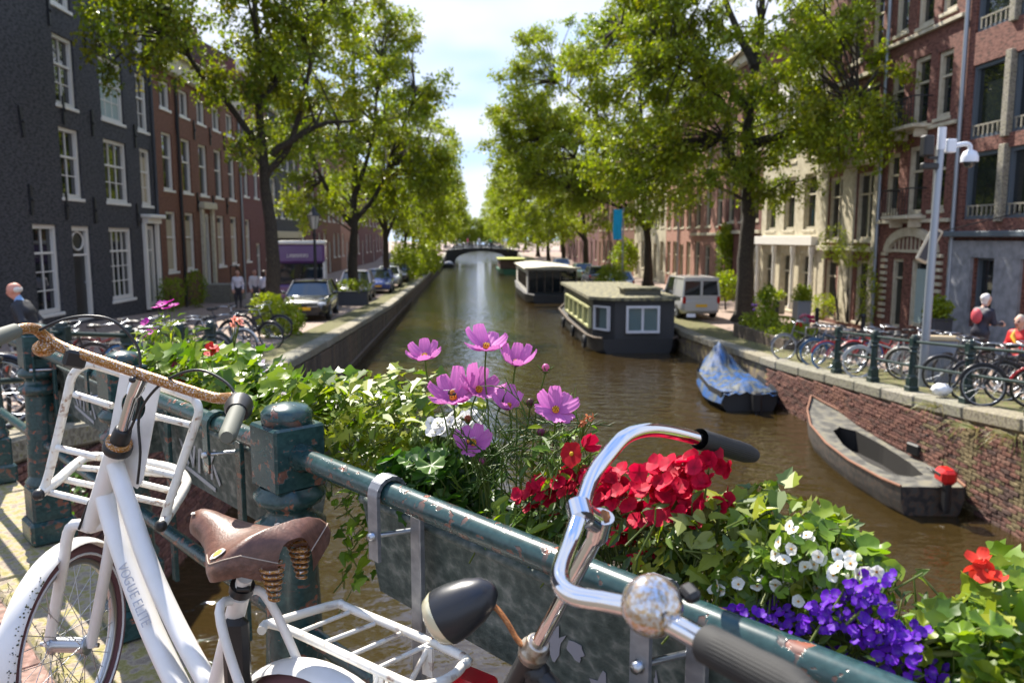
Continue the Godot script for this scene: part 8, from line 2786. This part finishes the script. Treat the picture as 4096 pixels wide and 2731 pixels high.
func cosmos() -> void:
	var t := plant("cosmos_plant", "tall pink cosmos with open feathery stems rising above the railing", "cosmos", 0.5)
	var o := t.position
	# spots: flower centre, facing, radius
	var see := Vector3(0, 0, 1)
	var fl := [[Vector3(-0.102,4.133,-1.764), Vector3(-0.15, 0.95, 0.42), 0.047, 0.62], [Vector3(0.032,4.172,-1.636), Vector3(0.05, 0.95, 0.36), 0.051, 0.5], [Vector3(0.091,4.143,-1.598), Vector3(0.1, 0.8, 0.25), 0.042, 0.75], [Vector3(-0.037,4.062,-1.656), Vector3(-0.12, 0.92, 0.48), 0.06, 0.62], [Vector3(0.015,4.078,-1.657), Vector3(0.3, 0.75, 0.55), 0.054, 0.6], [Vector3(0.076,4.064,-1.553), Vector3(-0.1, 0.8, 0.35), 0.036, 0.9], [Vector3(0.155,4.083,-1.429), Vector3(0.0, 0.75, 0.66), 0.046, 0.42], [Vector3(0.004,3.984,-1.577), Vector3(0.0, 0.8, 0.6), 0.047, 0.45]]
	var roots := [Vector3(-0.022,3.863,-1.669), Vector3(0.025,3.856,-1.63), Vector3(0.09,3.913,-1.568), Vector3(0.033,3.883,-1.604), Vector3(0.042,3.863,-1.609), Vector3(0.06,3.879,-1.588), Vector3(0.113,3.921,-1.51), Vector3(0.042,3.882,-1.579)]
	for k in fl.size():
		var q: Array = fl[k]
		var at: Vector3 = q[0]
		var up := (q[1] as Vector3).normalized()
		var x := up.cross(Vector3(0, 0, 1)).normalized()
		var b := Basis(x, up, x.cross(up))
		var r: float = q[2] * 0.9
		var disc := MB.new()
		disc.col = lin(0.62, 0.28, 0.008)
		disc.ball(Vector3(0, 0.004, 0), Vector3(r * 0.16, r * 0.12, r * 0.16), Basis(), 12, 8)
		for j in 40:
			var a := j * 2.4
			var rr := r * 0.15 * sqrt(j / 40.0)
			disc.col = lin(0.75, 0.42, 0.015) if j % 3 else lin(0.1, 0.03, 0.008)
			disc.ball(Vector3(cos(a) * rr, 0.004 + r * 0.12, sin(a) * rr) - Vector3(0, rr * rr * 8.0, 0), Vector3(0.0009, 0.0026, 0.0009), Basis(), 5, 3)
		var f := part(t, "flower", disc, MT.plain, Transform3D(b, at - o))
		for j in 8:
			var pm := MB.new()
			var tone := R.randf_range(0.88, 1.08)
			petal(pm, TAU * j / 8 + R.randf_range(-0.08, 0.08) + k * 0.4, r * R.randf_range(0.92, 1.06), r * R.randf_range(0.27, 0.36), q[3] + R.randf_range(-0.2, 0.22), lin(0.45 * tone, 0.075 * tone, 0.35 * tone), lin(0.6 * tone, 0.19 * tone, 0.5 * tone), 0.07, 13, 10)
			for v in pm.v.size(): pm.v[v].y += 0.0015 * (j % 2)
			part(f, "petal", pm, MT.petal)
		var sp := MB.new()
		sp.col = lin(0.1, 0.15, 0.03)
		sp.ball(Vector3(0, -0.003, 0), Vector3(r * 0.1, r * 0.09, r * 0.1), Basis(), 8, 5)
		part(f, "calyx", sp, MT.leaf)
		var st := MB.new()
		st.col = lin(0.12, 0.17, 0.035)
		var root: Vector3 = roots[k]
		st.tube(path([at - up * 0.004 - o, at - up * 0.05 - o + Vector3(0, -0.02, 0), (at + root) / 2.0 - o + rv(0.008), root + Vector3(0, -0.1, 0) - o], 4), 0.0019, 7)
		part(t, "stem", st, MT.leaf)
	for q in [[Vector3(0.141,4.156,-1.477), Vector3(0.121,4.007,-1.515), lin(0.6, 0.15, 0.4)], [Vector3(0.113,4.086,-1.495), Vector3(0.097,3.96,-1.529), lin(0.12, 0.04, 0.05)], [Vector3(0.131,4.037,-1.457), Vector3(0.119,3.972,-1.487), lin(0.2, 0.04, 0.12)], [Vector3(-0.007,4.023,-1.636), Vector3(0.016,3.915,-1.625), lin(0.3, 0.1, 0.05)], [Vector3(0.022,3.955,-1.555), Vector3(0.033,3.898,-1.589), lin(0.35, 0.06, 0.2)]]:
		var bm := MB.new()
		bm.col = q[2]
		bm.ball(q[0] - o, Vector3(0.0075, 0.0085, 0.0075), Basis(), 10, 7)
		bm.col = lin(0.1, 0.15, 0.03)
		bm.ball(q[0] - o - Vector3(0, 0.006, 0), Vector3(0.006, 0.005, 0.006), Basis(), 8, 5)
		for k in 7:
			var a := TAU * k / 7
			bm.tube([q[0] - o - Vector3(0, 0.006, 0), q[0] - o + Vector3(cos(a) * 0.011, -0.001, sin(a) * 0.011), q[0] - o + Vector3(cos(a) * 0.017, 0.005, sin(a) * 0.017)], [0.0012, 0.0015, 0.0004], 4, false)
		bm.tube(path([q[0] - o - Vector3(0, 0.008, 0), ((q[0] as Vector3) + q[1]) / 2.0 - o + rv(0.006), q[1] - o, q[1] - o - Vector3(0, 0.1, 0)], 4), 0.0016, 6)
		part(t, "bud", bm, MT.leaf)
	# feathery foliage: forked threads
	var poly := PackedVector2Array([Vector2(0.469,3.909),Vector2(0.528,3.969),Vector2(0.609,4.016),Vector2(0.660,4.056),Vector2(0.709,4.055),Vector2(0.778,4.046),Vector2(0.827,4.002),Vector2(0.812,3.949),Vector2(0.733,3.896),Vector2(0.648,3.839),Vector2(0.568,3.827),Vector2(0.498,3.857)])
	for k in 75:
		var p := inside(poly)
		var at := rail_pt(p.x, p.y, R.randf_range(0.99, 1.14)) - o
		var fm := MB.new()
		fm.col = [lin(0.09, 0.16, 0.02), lin(0.14, 0.22, 0.03), lin(0.06, 0.11, 0.02)][k % 3]
		var d := (rv(1.0) + Vector3(0, 0.45, 0)).normalized()
		var l := R.randf_range(0.06, 0.12)
		var ps := path([at, at + d * l * 0.5 + rv(0.008), at + d * l + Vector3(0, -0.02, 0) + rv(0.012)], 3)
		fm.tube(ps, [0.0018, 0.0016, 0.0015, 0.0013, 0.0012, 0.001, 0.0005], 5, false)
		for j in 6:
			var s: Vector3 = ps[1 + j % 5]
			var e := s + (d + rv(0.8)).normalized() * R.randf_range(0.02, 0.05)
			fm.tube([s, s.lerp(e, 0.5) + rv(0.004), e], [0.0012, 0.0011, 0.0004], 4, false)
		part(t, "leaf", fm, MT.leaf)
	# bumblebees on two blooms
	for q in [[Vector3(-0.041,4.077,-1.63), "bumblebee with an orange collar feeding on the largest cosmos bloom", 0.6], [Vector3(-0.004,3.993,-1.555), "bumblebee feeding on the lowest cosmos bloom", 0.2]]:
		var bee := thing("bumblebee", q[1], "bumblebee", q[0] + Vector3(0, 0.004, 0.004), q[2])
		var bm := MB.new()
		bm.col = lin(0.015, 0.01, 0.008)
		bm.ball(Vector3.ZERO, Vector3(0.0068, 0.006, 0.0085), Basis(), 10, 7)
		bm.ball(Vector3(0, -0.001, 0.012), Vector3(0.0035, 0.0035, 0.0035), Basis(), 8, 5)
		part(bee, "body", bm, mat(Color.WHITE, 0.9))
		bm = MB.new()
		bm.col = lin(0.4, 0.15, 0.02)
		bm.ball(Vector3(0, 0.0015, 0.0045), Vector3(0.0062, 0.0055, 0.0042), Basis(), 10, 6)
		part(bee, "collar", bm, mat(Color.WHITE, 0.95))
		for s in [-1, 1]:
			bm = MB.new()
			bm.ball(Vector3(s * 0.009, 0.006, -0.004), Vector3(0.0085, 0.0004, 0.0035), Basis(Vector3.UP, s * 0.5), 8, 4)
			var wm := mat(lin(0.5, 0.45, 0.4, 0.45), 0.15)
			wm.transparency = BaseMaterial3D.TRANSPARENCY_ALPHA
			part(bee, "wing", bm, wm)
